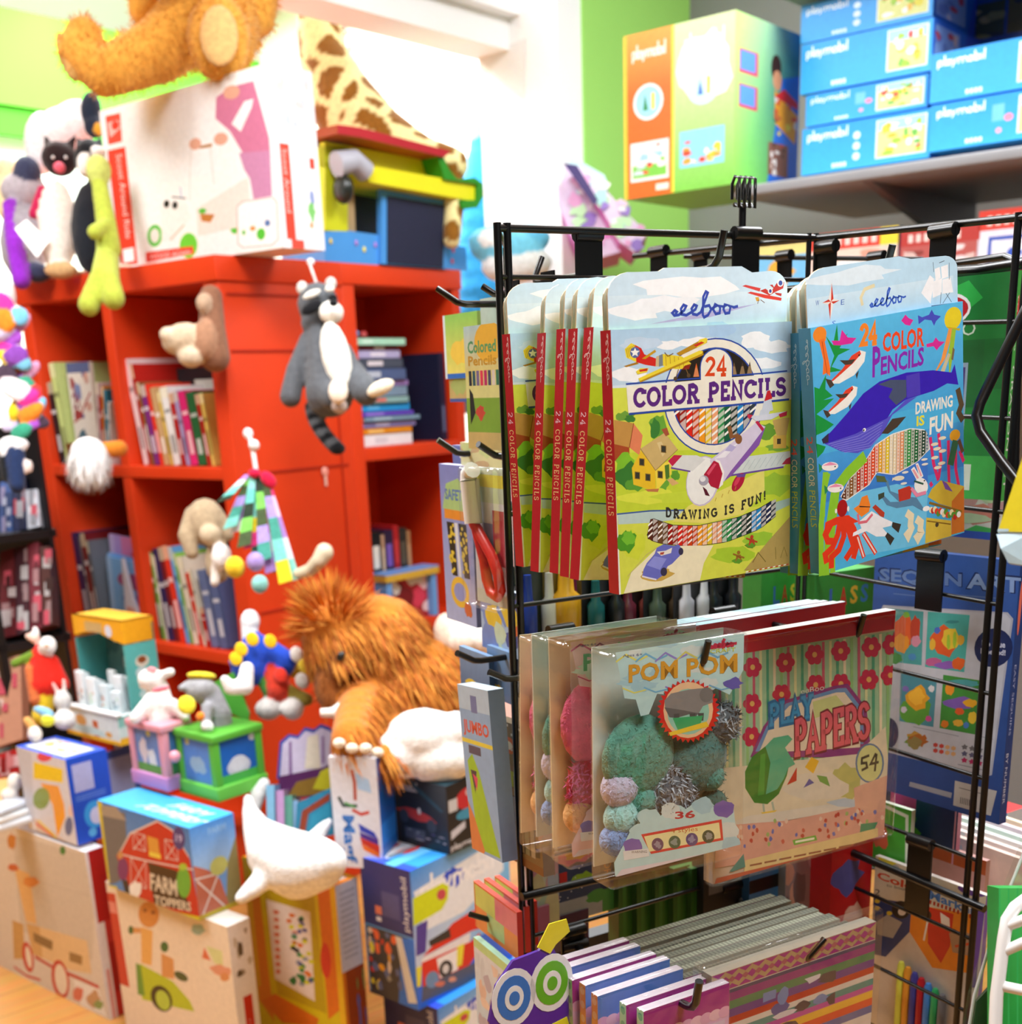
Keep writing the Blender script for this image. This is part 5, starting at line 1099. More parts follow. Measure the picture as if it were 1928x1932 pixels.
def woodset():
    A = Art('8a7452'); A.rect(0, .7, 1, 1, '7a6a4a'); A.ell(.45, .84, .16, .06, 'd8622c'); A.ell(.45, .84, .08, .03, 'efe2c0'); A.rect(0, .55, 1, .66, 'a9c43a'); A.rects([(.05 + i * .09, .5, .09 + i * .09, .63) for i in range(10)], '6a7a3a')
    A.poly([(.1, .05), (.05, .48), (.95, .5), (.95, .12)], '4a4640')
    for i, c in enumerate(('b8c8c0', '9a9a90', 'c8d0b8', '7a8a98', 'b0a890', '8a9a8a', 'c8c8b8')): A.rect(.12 + i * .11, .1, .2 + i * .11, .48, c)
    r = random.Random(3)
    for i in range(30): A.ell(r.uniform(0, 1), r.uniform(.7, 1), .02, .01, 'd8d0b8')
    A.rect(0, 0, 1, .06, '8a5a34'); return A
on_C('pencil_set', 'brown patterned pencil set in clear cover behind the post, beside the pale blue carton', 'pencil set', (1026, 1655), 1385, 922, 1040, 1.16, woodset(), None, ('8a7452', 'b0a080', '7a6a50'), roll=-3)
A_ = Art('c8c0c0'); A_.wob(.4, .7, .2, .1, '5a9a5a', 2); A_.ell(.45, .45, .3, .14, 'dcd8c8'); A_.ell(.45, .45, .2, .1, '4a6a9a'); A_.ell(.45, .47, .12, .07, 'e6dcc0'); A_.rect(0, 0, 1, .2, '9ac04a')
on_C('pencil_set', 'pale card pack with round badge showing through the grid right of the post', 'craft pack', (1034, 1480), 1300, 975, 1040, 1.2, A_, None, ('c8c0c0', 'a8a0a0', 'd8d0d0'))
A_ = Art('b8a080'); A_.blobs(0, 0, 1, 1, ['c83a3a', '3a5ab0', 'e0c060', 'd8d0c8', '3a3a4a'], 30, 6, .2)
on_C('pencil_set', 'mixed coloured pencil pack showing through the grid under the round badge', 'craft pack', (1036, 1640), 1470, 976, 1042, 1.22, A_, None, ('b8a080', '9a8468', 'b8a080'))
# blue header tags
for i, (x0, x1, y0, y1, d) in enumerate(((866, 925, 1225, 1290, 1.24), (918, 965, 1218, 1300, 1.22), (972, 1005, 1206, 1270, 1.2))):
    A_ = Art('4f78a8'); A_.grad(0, 0, 1, 1, '3f6898', '7a9cc4'); A_.wob(.4, .2, .2, .1, 'e0c83a', i)
    on_C('hang_card', f'{("left", "middle", "right")[i]} one of three blue hang cards above the pale blue carton', 'hang card', (x1, y1 + 30), y0 + 14, x0, x1 + 3, d, A_, None, ('4f78a8', '3a5a80', '7a9cc4'))
# first picture boxes left of the post
def animal_box():
    A = Art('d8d890'); A.grad(0, .6, 1, 1, 'e0d070', 'b8d8e0'); A.ell(.7, .86, .4, .16, 'e8b83a')
    A.text('B:Colored', .1, .78, .9, .88, '5aa06a'); A.text('B:Pencils', .1, .68, .9, .76, 'c89a2a'); r = random.Random(4)
    for i, c in enumerate(('2a2a3a', '2a5a6a', '7a6a9a', 'd83a5a', 'b82a6a', '4a4a6a', 'd8d0c8', '3a7a5a')): A.rect(.1 + i * .11, .52, .18 + i * .11, .64, c)
    A.rect(0, .14, 1, .42, '7fa83a'); A.wob(.4, .3, .12, .06, 'c84a3a', 2); A.poly([(.1, .5), (.2, .45), (.25, .3), (.1, .2)], '222222'); A.rect(0, 0, 1, .14, 'c8b070'); return A
o = on_C('pencil_box', 'yellow green pencil box with animals hanging at the upper left of the post', 'pencil box', (950, 850), 608, 874, 955, 1.12, animal_box(), None, ('d8d890', 'b8b870', 'e8e8c8'))
P = at(948, 610, 1.12); carton('hang_card', 'pale blue green hang card rising behind the yellow green pencil box', 'hang card', None, None, 0, 0, P=P - dC * -.004 - Z * .005 - nC * .01, hh=.03, th=23, dl=.06, dr=.002, cols=('b8d0c8', 'a0b8b0', 'c8d8d0'))
A_ = Art('b8d870'); A_.grad(0, 0, 1, 1, 'e8d868', '8ac85a'); A_.wob(.5, .4, .3, .2, 'e8c84a', 3); A_.rect(0, 0, 1, .08, '2f6ac0'); A_.rect(0, 0, .06, 1, 'd8e8f0')
on_C('activity_card', 'bright card with blue lower border hanging tilted behind the left hooks', 'card', (905, 712), 586, 835, 907, 1.28, A_, None, ('b8d870', '98b860', 'd8e8c0'))
A_ = Art('c0a86a'); A_.wob(.4, .5, .3, .3, 'a8b86a', 4); A_.rect(0, 0, 1, .1, '4a5a9a')
on_C('activity_card', 'small tan and blue card below the bright bordered card', 'card', (898, 758), 690, 846, 899, 1.3, A_, None, ('c0a86a', 'a08850', 'c0a86a'))
A_ = Art('d8d8a8'); A_.blobs(0, 0, 1, 1, ['c8d89a', 'e6dcc0', 'c8b08a'], 12, 5)
on_C('activity_card', 'pale yellow card under the yellow green pencil box', 'card', (948, 900), 838, 868, 950, 1.2, A_, None, ('d8d8a8', 'b8b888', 'e0e0c0'))
# scissors cards
def scis_art():
    A = Art('8f96cc'); A.grad(0, 0, 1, 1, 'a8b4dc', '8088c8'); A.poly([(.05, .72), (.2, .88), (.6, .92), (.9, .84), (.95, .72)], 'a8c880'); A.rect(.1, .66, .9, .72, 'e0902c'); A.text('B:SAFETY', .15, .78, .85, .85, '5a78b0')
    for x0, x1 in ((.16, .4), (.55, .8)):
        A.poly([(x0, .64), (x1, .64), (x1 + .05, .3), (x0 + .12, .3)], '2a2418')
        r = random.Random(int(x0 * 100))
        for i in range(26): yy = r.uniform(.32, .63); A.ell(x0 + .05 + r.uniform(0, .2), yy, .035, .012, 'd8c03a')
    A.poly([(.42, .64), (.52, .64), (.58, .3), (.5, .3)], 'd8dce0'); A.ell(.5, .2, .3, .1, 'e0b83a'); A.ell(.5, .2, .2, .06, '8f96cc'); A.wob(.75, .1, .12, .05, 'c8683a', 3); return A
o = on_C('scissors_pack', 'lavender scissors pack with dotted blades, far left of the post', 'scissors pack', (900, 1185), 880, 828, 903, 1.3, scis_art(), None, ('9aa0d0', '7a80b0', 'c8c8e8'))
A_ = Art('6a78b8'); A_.ell(.5, .5, .16, .1, 'd8d8e8')
carton('hang_card', 'blue lavender hang card above the dotted scissors pack', 'hang card', None, None, 0, 0, P=at(893, 884, 1.305), hh=zlen(at(893, 884, 1.305), 842), th=23, dl=.05, dr=.002, cols=('6a78b8', '5a68a0', '8a98c8'), L=A_)
def kid_scissors():
    P = at(960, 1150, 1.13); h = zlen(P, 885); th = 23; a = yaw(-27); L_ = ulen(P + Z * h, a, 890)
    o = empty('scissors_pack', 'clear scissors pack with red looped handle against the post', 'scissors pack', P, math.radians(50 - th))
    A = Art('d8dce0'); A.rect(0, .75, 1, 1, 'c8d8c0'); A.rect(0, .86, 1, .95, 'e0d84a'); A.blobs(0, .1, 1, .7, ['b8c8d8', 'd8a0a8', 'a8b8c8', 'e0e0e0'], 12, 2); A.rect(.3, .2, .6, .6, '7a9ac0'); A.rect(.6, .3, .95, .7, 'b83a4a'); A.rect(0, 0, 1, .1, 'd0d8c8')
    m = MB(); m.add([(0, L_, 0), (0, 0, 0), (0, 0, h), (0, L_, h), (.003, L_, 0), (.003, 0, 0), (.003, 0, h), (.003, L_, h)], [(0, 1, 2, 3), (7, 6, 5, 4), (3, 2, 6, 7), (0, 4, 5, 1), (1, 5, 6, 2), (0, 3, 7, 4)], 'd8dce0'); m.art(A, (0, L_, 0), (0, -L_, 0), (0, 0, h)); m.build('backing_card', 'printed_card', o)
    f = lambda u, v, off=.007: (-off, L_ * (1 - u), h * v)
    m = MB(); m.tube([f(.2, .6), f(.45, .5), f(.75, .38), f(.92, .26), f(.98, .14), f(.88, .09), f(.68, .11), f(.56, .2), f(.5, .34), f(.3, .55)], .0052, 'd8281c', 9); m.build('handle', 'plastic', o)
    m = MB(); m.tube([f(.32, .92, .005), f(.3, .6, .006)], [.002, .005], 'c8ccd0', 8); m.build('blade', 'grey_metal', o)
    m = MB(); m.tube([f(.2, .9, .01), f(.18, .95, .009), f(.3, .985, .009)], .008, 'f2f2f0', 10); m.tube([f(.2, .9, .01), f(.28, .6, .01)], .008, 'f2f2f0', 10); m.build('white_cap', 'plastic', o)
    bag(o, (-.016, -.002, -.003), (-.001, L_ + .002, h + .002))
kid_scissors()
A_ = Art('a8c0dc'); A_.blobs(0, 0, 1, 1, ['e0c03a', '4a5a9a', 'c8d8b8', 'd8683a', '7a90c8'], 16, 3, .3)
on_C('scissors_pack', 'blue and yellow card pack under the red handled scissors', 'craft pack', (980, 1245), 1120, 905, 983, 1.2, A_, None, ('a8c0dc', '88a0b8', 'c0d0e0'))
# left pointing hooks
for i, (tx, ty, bx, by, d0, d1) in enumerate(((826, 545, 868, 574, 1.14, 1.13), (910, 540, 934, 556, 1.12, 1.12), (826, 830, 866, 857, 1.24, 1.25), (902, 838, 938, 862, 1.12, 1.14), (862, 1232, 898, 1248, 1.18, 1.2), (922, 1268, 958, 1282, 1.12, 1.13), (886, 1725, 925, 1736, 1.24, 1.25))):
    tip, bend = at(tx, ty, d0), at(bx, by, d1); e = bend - nC * (.055 if i < 5 else .04)
    o = empty('display_hook', ('upper left prong hook pointing left in front of the red bookcase', 'upper prong hook half hidden by the post, second from the top', 'middle left prong hook over the lavender scissors pack', 'middle prong hook over the red handled scissors', 'lower left prong hook over the blue hang cards', 'lower prong hook close to the post over the brown pencil set', 'lowest left prong hook over the red edged cards')[i], 'hook', e, 0, 'hooks on the rack')
    r_ = lambda q: np.array(q) - e
    MB().tube([r_(e), r_(bend + (e - bend) * .1), r_(bend + (tip - bend) * .12), r_(tip)], .0031, WK, 8).build('prong', 'black_wire', o)
    MB().prism([(-.012, -.02), (.012, -.02), (.012, .02), (-.012, .02)], -nC * .001, dC, Z, nC * .002, WK).build('clip_plate', 'black_wire', o)
# low left: red edged cards, clear pouch, owl eyed pack
for i in range(3):
    A_ = Art('e0d8c8'); A_.rect(.0, .0, 1, .5, 'e08a4a'); A_.rect(0, .5, .5, 1, 'c8cf6a'); A_.rect(.5, .5, 1, 1, 'd87a8a'); A_.rect(.3, .1, .7, .5, 'a8c88a'); A_.stroke([(.02, .02), (.02, .98), (.98, .98)], .03, 'd8402c')
    on_C('activity_card', f'red edged picture card {("nearest to the viewer", "in the middle", "at the back")[i]} of the three at the low left hook', 'card', (978 + i * 14, 1812 - i * 14), 1722 - i * 10, 893 + i * 20, 980 + i * 14, 1.2 + i * .02, A_, None, ('e0d8c8', 'd8402c', 'd8402c'), group='red edged cards on the low left hook')
A_ = Art('d0d4dc'); A_.grad(0, 0, 1, 1, 'b8d0e0', 'd8dce0'); A_.rect(0, .9, 1, 1, 'b8d890'); A_.blobs(0, 0, .7, .85, ['d8b8a8', 'c8d0d8', 'b0a8b8', 'e0c8b8'], 14, 3, .2)
on_C('activity_pouch', 'pale clear pouch with green top edge, bottom left of the rack', 'craft pack', (985, 2010), 1838, 893, 990, 1.2, A_, None, ('d0d4dc', 'a8b0b8', '9ac0a8'))
def owl():
    P = at(985, 1990, 1.04); o = empty('owl_pack', 'purple and yellow pack with two big round target eyes behind the post', 'craft pack', P, math.radians(30))
    A = Art(); 
    k = .105
    m = MB(); s_ = lambda x, z: (x, 0, z)
    prof = [(-.02, 0), (.05, 0), (.055, .03), (.04, .075), (.03, .098), (.02, .09), (-.005, .088), (-.022, .07), (-.03, .04)]
    m.prism(prof, (0, 0, 0), (1, 0, 0), (0, 0, 1), (0, .003, 0), '5a2aa0', '4a1f88'); m.build('card', 'printed_card', o)
    for cx_, cz_, c in ((-.006, .055, '3a7ad0'), (.031, .058, '6aba2a')):
        m = MB()
        for i, (rr_, cc) in enumerate(((.021, 'f0f0f2'), (.016, c), (.009, 'f2f2f2'), (.005, c))): m.prism([(cx_ + rr_ * math.cos(t), cz_ + 1.25 * rr_ * math.sin(t)) for t in np.linspace(0, 6.28, 22)[:-1]], (0, -.0005 - .0004 * i, 0), (1, 0, 0), (0, 0, 1), (0, .0004, 0), cc)
        m.build('target_eye', 'printed_card', o)
    m = MB(); m.prism([(.018, .094), (.03, .112), (.047, .112), (.05, .1), (.036, .092), (.03, .085)], (0, -.001, 0), (1, 0, 0), (0, 0, 1), (0, .001, 0), 'e6d82c'); m.build('yellow_beak', 'printed_card', o); m = MB(); m.prism([(-.028, 0), (.05, 0), (.045, .022), (.01, .016), (-.025, .028)], (0, -.001, 0), (1, 0, 0), (0, 0, 1), (0, .001, 0), 'e6e02c'); m.build('yellow_band', 'printed_card', o)
owl()

# ================================================================ goods behind panel B and at the right edge
def sequin():
    A = Art('2c4a8a'); A.grad(0, 0, 1, 1, '2a4888', '33559a')
    s = Sk(A, [(1640, 1478), (1868, 1543), (1890, 1072), (1655, 1030)], 3.4512, 1600, 1000)
    s.t('B:SEQUIN', '1c2c5a', 205, 345, 690, 235, -60); s.t('B:SEQUIN', '5f78a8', 215, 338, 685, 245, -60); s.t('B:ART', '1c2c5a', 705, 400, 1015, 290, -45); s.t('B:ART', '7f98c4', 715, 393, 1005, 300, -45)
    s.l('5a74a8', .004, 300, 410, 500, 440); s.l('5a74a8', .004, 640, 430, 900, 465)
    s.p('a8aab8', 220, 520, 240, 480, 940, 550, 970, 590, 880, 1560, 840, 1575, 290, 1440, 190, 1400); s.p('b8bac4', 230, 525, 250, 490, 930, 560, 958, 595, 870, 1545, 840, 1560, 300, 1430, 205, 1390)
    def pic(q, bgc, body, items):
        s.p(bgc, *q)
        for c, x, y, a, b, sd in items: s.w(c, x, y, a, b, sd, .2)
    pic((260, 500, 475, 530, 470, 870, 255, 840), '4a9a9a', '', (('3a8a3a', 300, 820, 60, 40, 1), ('d85a2a', 360, 650, 60, 110, 2), ('b8402a', 430, 640, 28, 90, 3), ('e0902a', 350, 730, 50, 60, 4), ('7ab03a', 375, 545, 20, 20, 5), ('d08aa0', 435, 715, 28, 34, 6), ('4a8ac0', 415, 815, 24, 24, 7)))
    pic((500, 530, 735, 560, 712, 915, 490, 880), '4aa8a0', '', (('b85a8a', 540, 850, 50, 30, 1), ('8a5ab0', 610, 870, 60, 26, 2), ('d8602a', 680, 860, 36, 40, 3), ('d85a2a', 600, 720, 78, 95, 4), ('e0c03a', 630, 700, 50, 70, 5), ('9ac03a', 620, 720, 10, 50, 5), ('9ac03a', 655, 710, 10, 50, 6), ('4a6ac0', 556, 650, 18, 20, 6), ('e0b03a', 530, 740, 20, 36, 8), ('d8a83a', 690, 715, 20, 32, 9), ('3a8a8a', 640, 600, 40, 10, 9)))
    pic((350, 920, 560, 955, 545, 1265, 345, 1230), '4a8a9a', '', (('5a9a3a', 440, 1160, 90, 90, 3), ('7a6ab0', 380, 1020, 20, 20, 1), ('e0a02a', 450, 1080, 62, 80, 2), ('f0b83a', 445, 1070, 44, 56, 2), ('d8d8dc', 530, 1020, 18, 22, 4), ('c84a90', 515, 1210, 18, 20, 5), ('d0c8d8', 372, 1155, 18, 20, 6)))
    pic((595, 930, 820, 970, 800, 1310, 580, 1270), '3f8a3a', '', (('4a9aa0', 700, 985, 100, 26, 1), ('7a5ab0', 690, 1110, 84, 40, 2), ('e0902a', 635, 1020, 26, 40, 3), ('e0a82a', 750, 1110, 40, 26, 4), ('d85a2a', 690, 1160, 26, 24, 5), ('e0c03a', 765, 1200, 26, 36, 6), ('d8a83a', 685, 1235, 30, 24, 7), ('4a7ac0', 730, 1250, 18, 20, 8), ('d87a2a', 610, 1245, 22, 24, 9)))
    s.e('1c2a58', 868, 765, 104, 120); s.t('B:No Glue', 'c0c4d8', 805, 755, 932, 715, -12); s.t('B:Needed!', 'c0c4d8', 800, 800, 935, 765, -14); s.e('1c2a58', 285, 1310, 58, 100)
    for x, y, c in ((440, 1340, 'b88a3a'), (425, 1360, '6a8a3a'), (465, 1350, 'a8602a'), (440, 1375, '8a7a4a')): s.w(c, x, y, 50, 36, x, .4)
    for i in range(4):
        for j in range(2): s.star(('b8423a', 'b8423a', 'd0a070', 'd0a070')[i], 560 + 34 * i, 1380 + 36 * j + 6 * i, 17, 6, .7)
    for i in range(3):
        for j in range(3): s.star(('6a6a70', '5a5a78', 'b02a60')[j], 725 + 42 * i, 1388 + 42 * j + 8 * i, 20, 5, .6)
    s.l('2f4f7a', .018, 868, 1130, 858, 1300); s.l('888a98', .003, 430, 1265, 690, 1320); s.l('888a98', .003, 820, 1320, 880, 1335); s.l('777a88', .003, 690, 1500, 830, 1530)
    s.p('9a9ca8', 415, 1625, 660, 1685, 655, 1720, 410, 1655); s.p('b8b6b4', 675, 1605, 910, 1660, 880, 1820, 668, 1765)
    for i in range(9): s.p('3a3a40', 708 + i * 10, 1710 + i * 2.4, 712 + i * 10, 1711 + i * 2.4, 711 + i * 10, 1752 + i * 2.4, 707 + i * 10, 1751 + i * 2.4)
    s.l('55555a', .003, 700, 1650, 860, 1690); return A
def sequin_s():
    A = Art('24407c'); A.ell(.4, .83, .18, .1, 'e0705a'); A.vtext('EASY SEQUINS', .3, .35, .6, .62, 'a8b4dc'); A.vtext('BY NUMBER', .25, .08, .55, .28, 'd0d4e4'); return A
BTH = 17.5
def bd(x, y, off=.02): return dep(on(x, y, BN - nB * off, nB))
carton('craft_carton', 'navy carton reading SEQUIN ART with four small pictures, behind the right grid', 'carton', (1884, 1556), 1060, 1652, 1940, d=bd(1884, 1556), th=BTH, cols=('2c4a8a', '24407c', '3a5a9a'), L=sequin(), R=sequin_s())
def greencase():
    A = Art('1f7a38'); A.rect(0, .5, 1, .72, '1a6a32'); A.poly([(.3, .92), (.62, .98), (.74, .9), (.6, .84), (.3, .85)], '2fae4a'); A.ell(.45, .86, .2, .075, 'e8e8e8'); A.ell(.45, .86, .18, .06, 'b81c28'); A.text('to GO', .3, .74, .7, .8, 'c8d8c8'); A.rect(.2, .42, .78, .72, '1c6432'); A.rect(.28, .28, .66, .62, '8aa0b8'); A.rect(.3, .3, .64, .6, '2a5a90'); A.rect(.56, .3, .64, .6, '4a3a78'); A.rect(.0, .0, 1, .2, '3aa048'); A.rect(.3, .04, .74, .16, 'c0ccc0'); A.bars(.34, .06, .55, .12, 14, 3); return A
def greens_s():
    A = Art('4fae4e'); A.ell(.5, .8, .25, .1, 'd8403a'); A.vtext('CRAYON SET', .25, .05, .75, .6, 'e8efe4'); A.vtext('to GO', .25, .66, .5, .9, 'e8efe4'); return A
carton('activity_case', 'dark green activity case with red oval badge behind the right grid', 'activity case', (1888, 945), 510, 1690, 1914, d=bd(1888, 945), th=BTH, cols=('1f7a38', '4fae4e', '3a9a48'), L=greencase(), R=greens_s())
m = MB(); W0 = at(1716, 520, 1.2)
def wire_at(pts, d): return [at(x, y, d if not hasattr(d, '__len__') else d[i]) for i, (x, y) in enumerate(pts)]
def loose_wire(name, label, pts, d, r, col=WK, m='black_wire', cat='wire holder', closed=False):
    P = wire_at(pts, d); b = P[0]; o = MB().tube([q - b for q in P], r, col, 8, closed).build(name, m, None, b); return tag(o, label, cat)
loose_wire('wire_holder', 'rounded black wire frame around the green activity case', [(1716, 600), (1718, 520), (1735, 506), (1895, 484), (1914, 492), (1922, 508), (1919, 700), (1914, 935)], [1.2, 1.2, 1.19, 1.12, 1.11, 1.105, 1.12, 1.14], .0036)
loose_wire('wire_holder', 'thick black rod reaching forward over the green activity case', [(1750, 517), (1850, 511), (1932, 498)], [1.14, 1.09, 1.06], .0056)
loose_wire('wire_holder', 'zigzag black wire bracket in front of the green case', [(1940, 575), (1900, 655), (1849, 760), (1842, 785), (1850, 815), (1890, 872), (1932, 925)], [.93, .94, .95, .95, .95, .94, .93], .0042)
A_ = Art('e8e0d8'); A_.blobs(0, 0, 1, 1, ['4aba5a', 'd8a0a0', 'f0f0ea', 'c8d8b0', 'e08a7a'], 20, 2, .25); A_.rect(0, 0, 1, .15, '3a5ac0')
carton('craft_carton', 'pale carton with green and pink picture between green case and navy carton', 'carton', (1900, 1022), 925, 1680, 1935, d=bd(1900, 1022, .06), th=BTH, cols=('e8e0d8', 'e8e8e8', 'f8f8f8'), L=A_)
def marker():
    A = Art('c8c0b8'); s = Sk(A, [(1672, 2075), (1826, 2140), (1850, 1690), (1652, 1607)], 4.4726, 1600, 1500)
    s.p('d0c8b0', 230, 460, 1120, 860, 1110, 1100, 220, 1050); s.w('d0c83a', 340, 540, 80, 110, 3); s.w('a8a8a8', 390, 640, 60, 60, 2)
    s.t('B:Color', 'c8482c', 265, 790, 640, 690, -140); s.t('B:Marker', '4a7ab8', 690, 970, 1050, 860, -150)
    for t, c, x, y in (('B:C', 'c8482c', 262, 765), ('B:o', 'd88a2c', 352, 785), ('B:l', '8aa83a', 425, 800), ('B:o', '3a9a6a', 452, 815)): pass
    s.t('to book', '4a4a44', 350, 880, 520, 840, -30); s.t('2', '3a3a44', 262, 1010, 305, 930); s.e('6a4a9a', 1010, 810, 110, 60, .3)
    s.p('1f3a7a', 230, 1040, 580, 1060, 560, 1400, 400, 1720, 310, 1710, 280, 1200); s.e('141416', 480, 1150, 70, 110); s.e('e0dcd8', 490, 1175, 30, 44); s.p('a8a8a4', 300, 1340, 380, 1230, 500, 1300, 440, 1500, 320, 1480)
    s.p('e0861c', 560, 1060, 1020, 1100, 1000, 1760, 740, 1760, 560, 1400); s.p('c82c1c', 680, 1070, 880, 1120, 860, 1500, 800, 1700, 700, 1500); s.e('2a2018', 672, 1175, 44, 66); s.e('e8e4dc', 675, 1180, 18, 30); s.p('e8e4dc', 780, 1120, 850, 1180, 855, 1280, 790, 1250); s.l('e8e4dc', .01, 690, 1240, 670, 1470)
    s.p('a88a70', 850, 1350, 960, 1310, 1070, 1360, 1050, 1580, 880, 1560); s.l('c84a2a', .012, 900, 1490, 1040, 1420); s.p('6a4aa0', 1020, 930, 1110, 980, 1040, 1900, 1000, 1900); 
    for i in range(12): s.p('a8301c', 695 + i * 30, 985 + i * 11, 712 + i * 30, 990 + i * 11, 708 + i * 30, 1040 + i * 11, 692 + i * 30, 1030 + i * 11)
    for x, y in ((290, 1080), (295, 1170), (395, 1210)): s.e('d8c83a', x, y, 22, 26)
    return A
mo, P_, l_, r_, h_ = carton('activity_book', 'colouring book reading Color Marker with red car, low behind the right grid', 'book', (1830, 2060), 1690, 1652, 1866, d=bd(1830, 2060), th=BTH, cols=('c8c0b8', '7a5aa8', 'd8d0c8'), L=marker(), full=True)
for i, c in enumerate(('d0cf4a', 'd88f2c', '3f3f8a', 'a81c24', '3f7ac0', '2f9a5a', '6a6a6e')):
    u = .46 + i * .065; m = MB(); f = lambda q, v: (-.006, l_ * (1 - q), h_ * v)
    m.tube([f(u - .12, .0), f(u - .12, .5 - i * .012), f(u - .12, .52 - i * .012)], [.0042, .0042, .0025], c, 9); m.build('marker', 'plastic', mo)
for i in range(6):
    c = ('f0d8cc', 'f4e4dc', 'f6f0ea', 'dff0e4', 'eed8e0', 'f0e0c0')[i]
    A_ = Art(c); A_.blobs(0, .5, .4, 1, ['e0c8c0', 'd0d8d8'], 4, i)
    carton('note_pad', f'pastel note pad {("at the front", "second", "third", "fourth", "fifth", "at the back")[i]} of the fanned row at the right edge', 'note pad', (1930 + i * 4, 1790), 1628 - i * 12, 1742 + i * 16, 1936 + i * 4, d=bd(1930, 1790, .07) + i * .016, th=BTH + 3, cols=(c, mix(c, 'e8a080', .5), c), L=A_, group='pastel note pads at the right edge')
A_ = Art('1c3a6a'); A_.stroke([(.02, .02), (.02, .97), (.97, .97), (.97, .02)], .03, 'e8b0c8'); A_.rect(.1, .7, .45, 1, 'e84a9a'); A_.wob(.3, .4, .2, .3, '5aaa3a', 2)
carton('activity_card', 'navy activity card with pink corner below the sequin carton', 'card', (1800, 1640), 1526, 1668, 1803, d=bd(1800, 1640, .05), th=BTH, cols=('1c3a6a', 'e8a0c0', 'e8a0c0'), L=A_)
A_ = Art('4aa83a'); A_.stroke([(.97, .02), (.9, .9), (.02, .98)], .05, 'e0ecd8'); A_.wob(.3, .5, .2, .2, 'd86a4a', 3)
carton('activity_card', 'green activity card with pale rim right of the play papers', 'card', (1712, 1660), 1530, 1640, 1714, d=bd(1712, 1660, .03), th=BTH, cols=('4aa83a', 'e0ecd8', 'e0ecd8'), L=A_)
A_ = Art('4a9ad8'); A_.grad(0, 0, 1, 1, '8ac0e8', '3a86d0'); A_.wob(.4, .5, .15, .25, 'b88a6a', 3); A_.wob(.8, .3, .1, .2, 'd0a080', 4)
carton('activity_card', 'bright blue photo pack behind the navy activity card', 'card', (1890, 1650), 1534, 1798, 1935, d=bd(1890, 1650, .2), th=BTH, cols=('4a9ad8', 'd8e4f0', 'd83a3a'), L=A_)
A_ = Art('c8602c'); A_.rect(0, .6, .4, 1, 'b8501c'); A_.rect(.3, .3, 1, .8, 'd8a8a0')
carton('craft_carton', 'orange capped carton peeping above the marker book', 'carton', (1850, 1760), 1625, 1668, 1853, d=bd(1850, 1760, .05), th=BTH, cols=('c8a090', 'b88a78', 'e0b0a8'), L=A_)
# corner of a near carton, clear pouch and white wire basket at the right edge
A_ = Art('bcd8e8'); A_.poly([(.5, 0), (1, .1), (1, 1), (.8, 1)], 'e8d82c'); A_.stroke([(.42, 0), (.72, 1)], .03, '4a62c0')
def near_carton():
    P = at(1882, 1006, .72); o = MB()
    q = [at(1882, 1003, .72), at(1940, 1004, .70), at(1940, 830, .70), at(1925, 888, .72)]
    b = q[0]; r = [x - b for x in q]; n = np.cross(r[1], r[3]); n /= np.linalg.norm(n); n = n if n @ (EYE - b) > 0 else -n
    back = [x - n * .02 for x in r]
    o.add(r + back, [(0, 1, 2, 3), (7, 6, 5, 4), (0, 3, 7, 4), (3, 2, 6, 7), (1, 5, 6, 2), (0, 4, 5, 1)], ['e0d22c', 'bcd8e8', 'bcd8e8', 'bcd8e8', 'bcd8e8', 'bcd8e8'])
    st = [r[0] + n * .0003, r[3] + n * .0003, r[3] + (r[2] - r[3]) * .35 + n * .0003 + (r[1] - r[0]) * .15, r[0] + (r[1] - r[0]) * .36 + n * .0003]
    o.add(st, [(0, 3, 2, 1), (0, 1, 2, 3)], 'c4dcea')
    ob = o.build('pencil_box', 'watercolour_card', None, b); tag(ob, 'corner of a pale blue and yellow box at the right edge, nearest the camera', 'pencil box')
    t = [at(1880, 1008, .72) - b, at(1888, 1035, .715) - b, at(1902, 1062, .712) - b, at(1945, 1068, .70) - b, at(1945, 1006, .70) - b]
    m = MB(); m.prism([(0, 0), (1, 0), (1, 1), (0, 1)], t[0], (0, 0, 0), (0, 0, 0), (0, 0, 0), 'c0d8e4') if False else None
    m = MB(); m.add(t + [x - n * .002 for x in t], [(0, 1, 2, 3, 4), (9, 8, 7, 6, 5)] + [(i, (i + 1) % 5, (i + 1) % 5 + 5, i + 5) for i in range(5)], 'b4d0dc')
    pl = [at(1905, 1040, .712), at(1925, 1034, .709), at(1938, 1045, .707), at(1922, 1052, .709)]; m.add([x - b + n * .001 for x in pl], [(0, 1, 2, 3)], 'd8c83a')
    m.build('hang_tab', 'watercolour_card', ob)
near_carton()
pq = [(1822, 1985), (1838, 1880), (1880, 1740), (1932, 1600)]
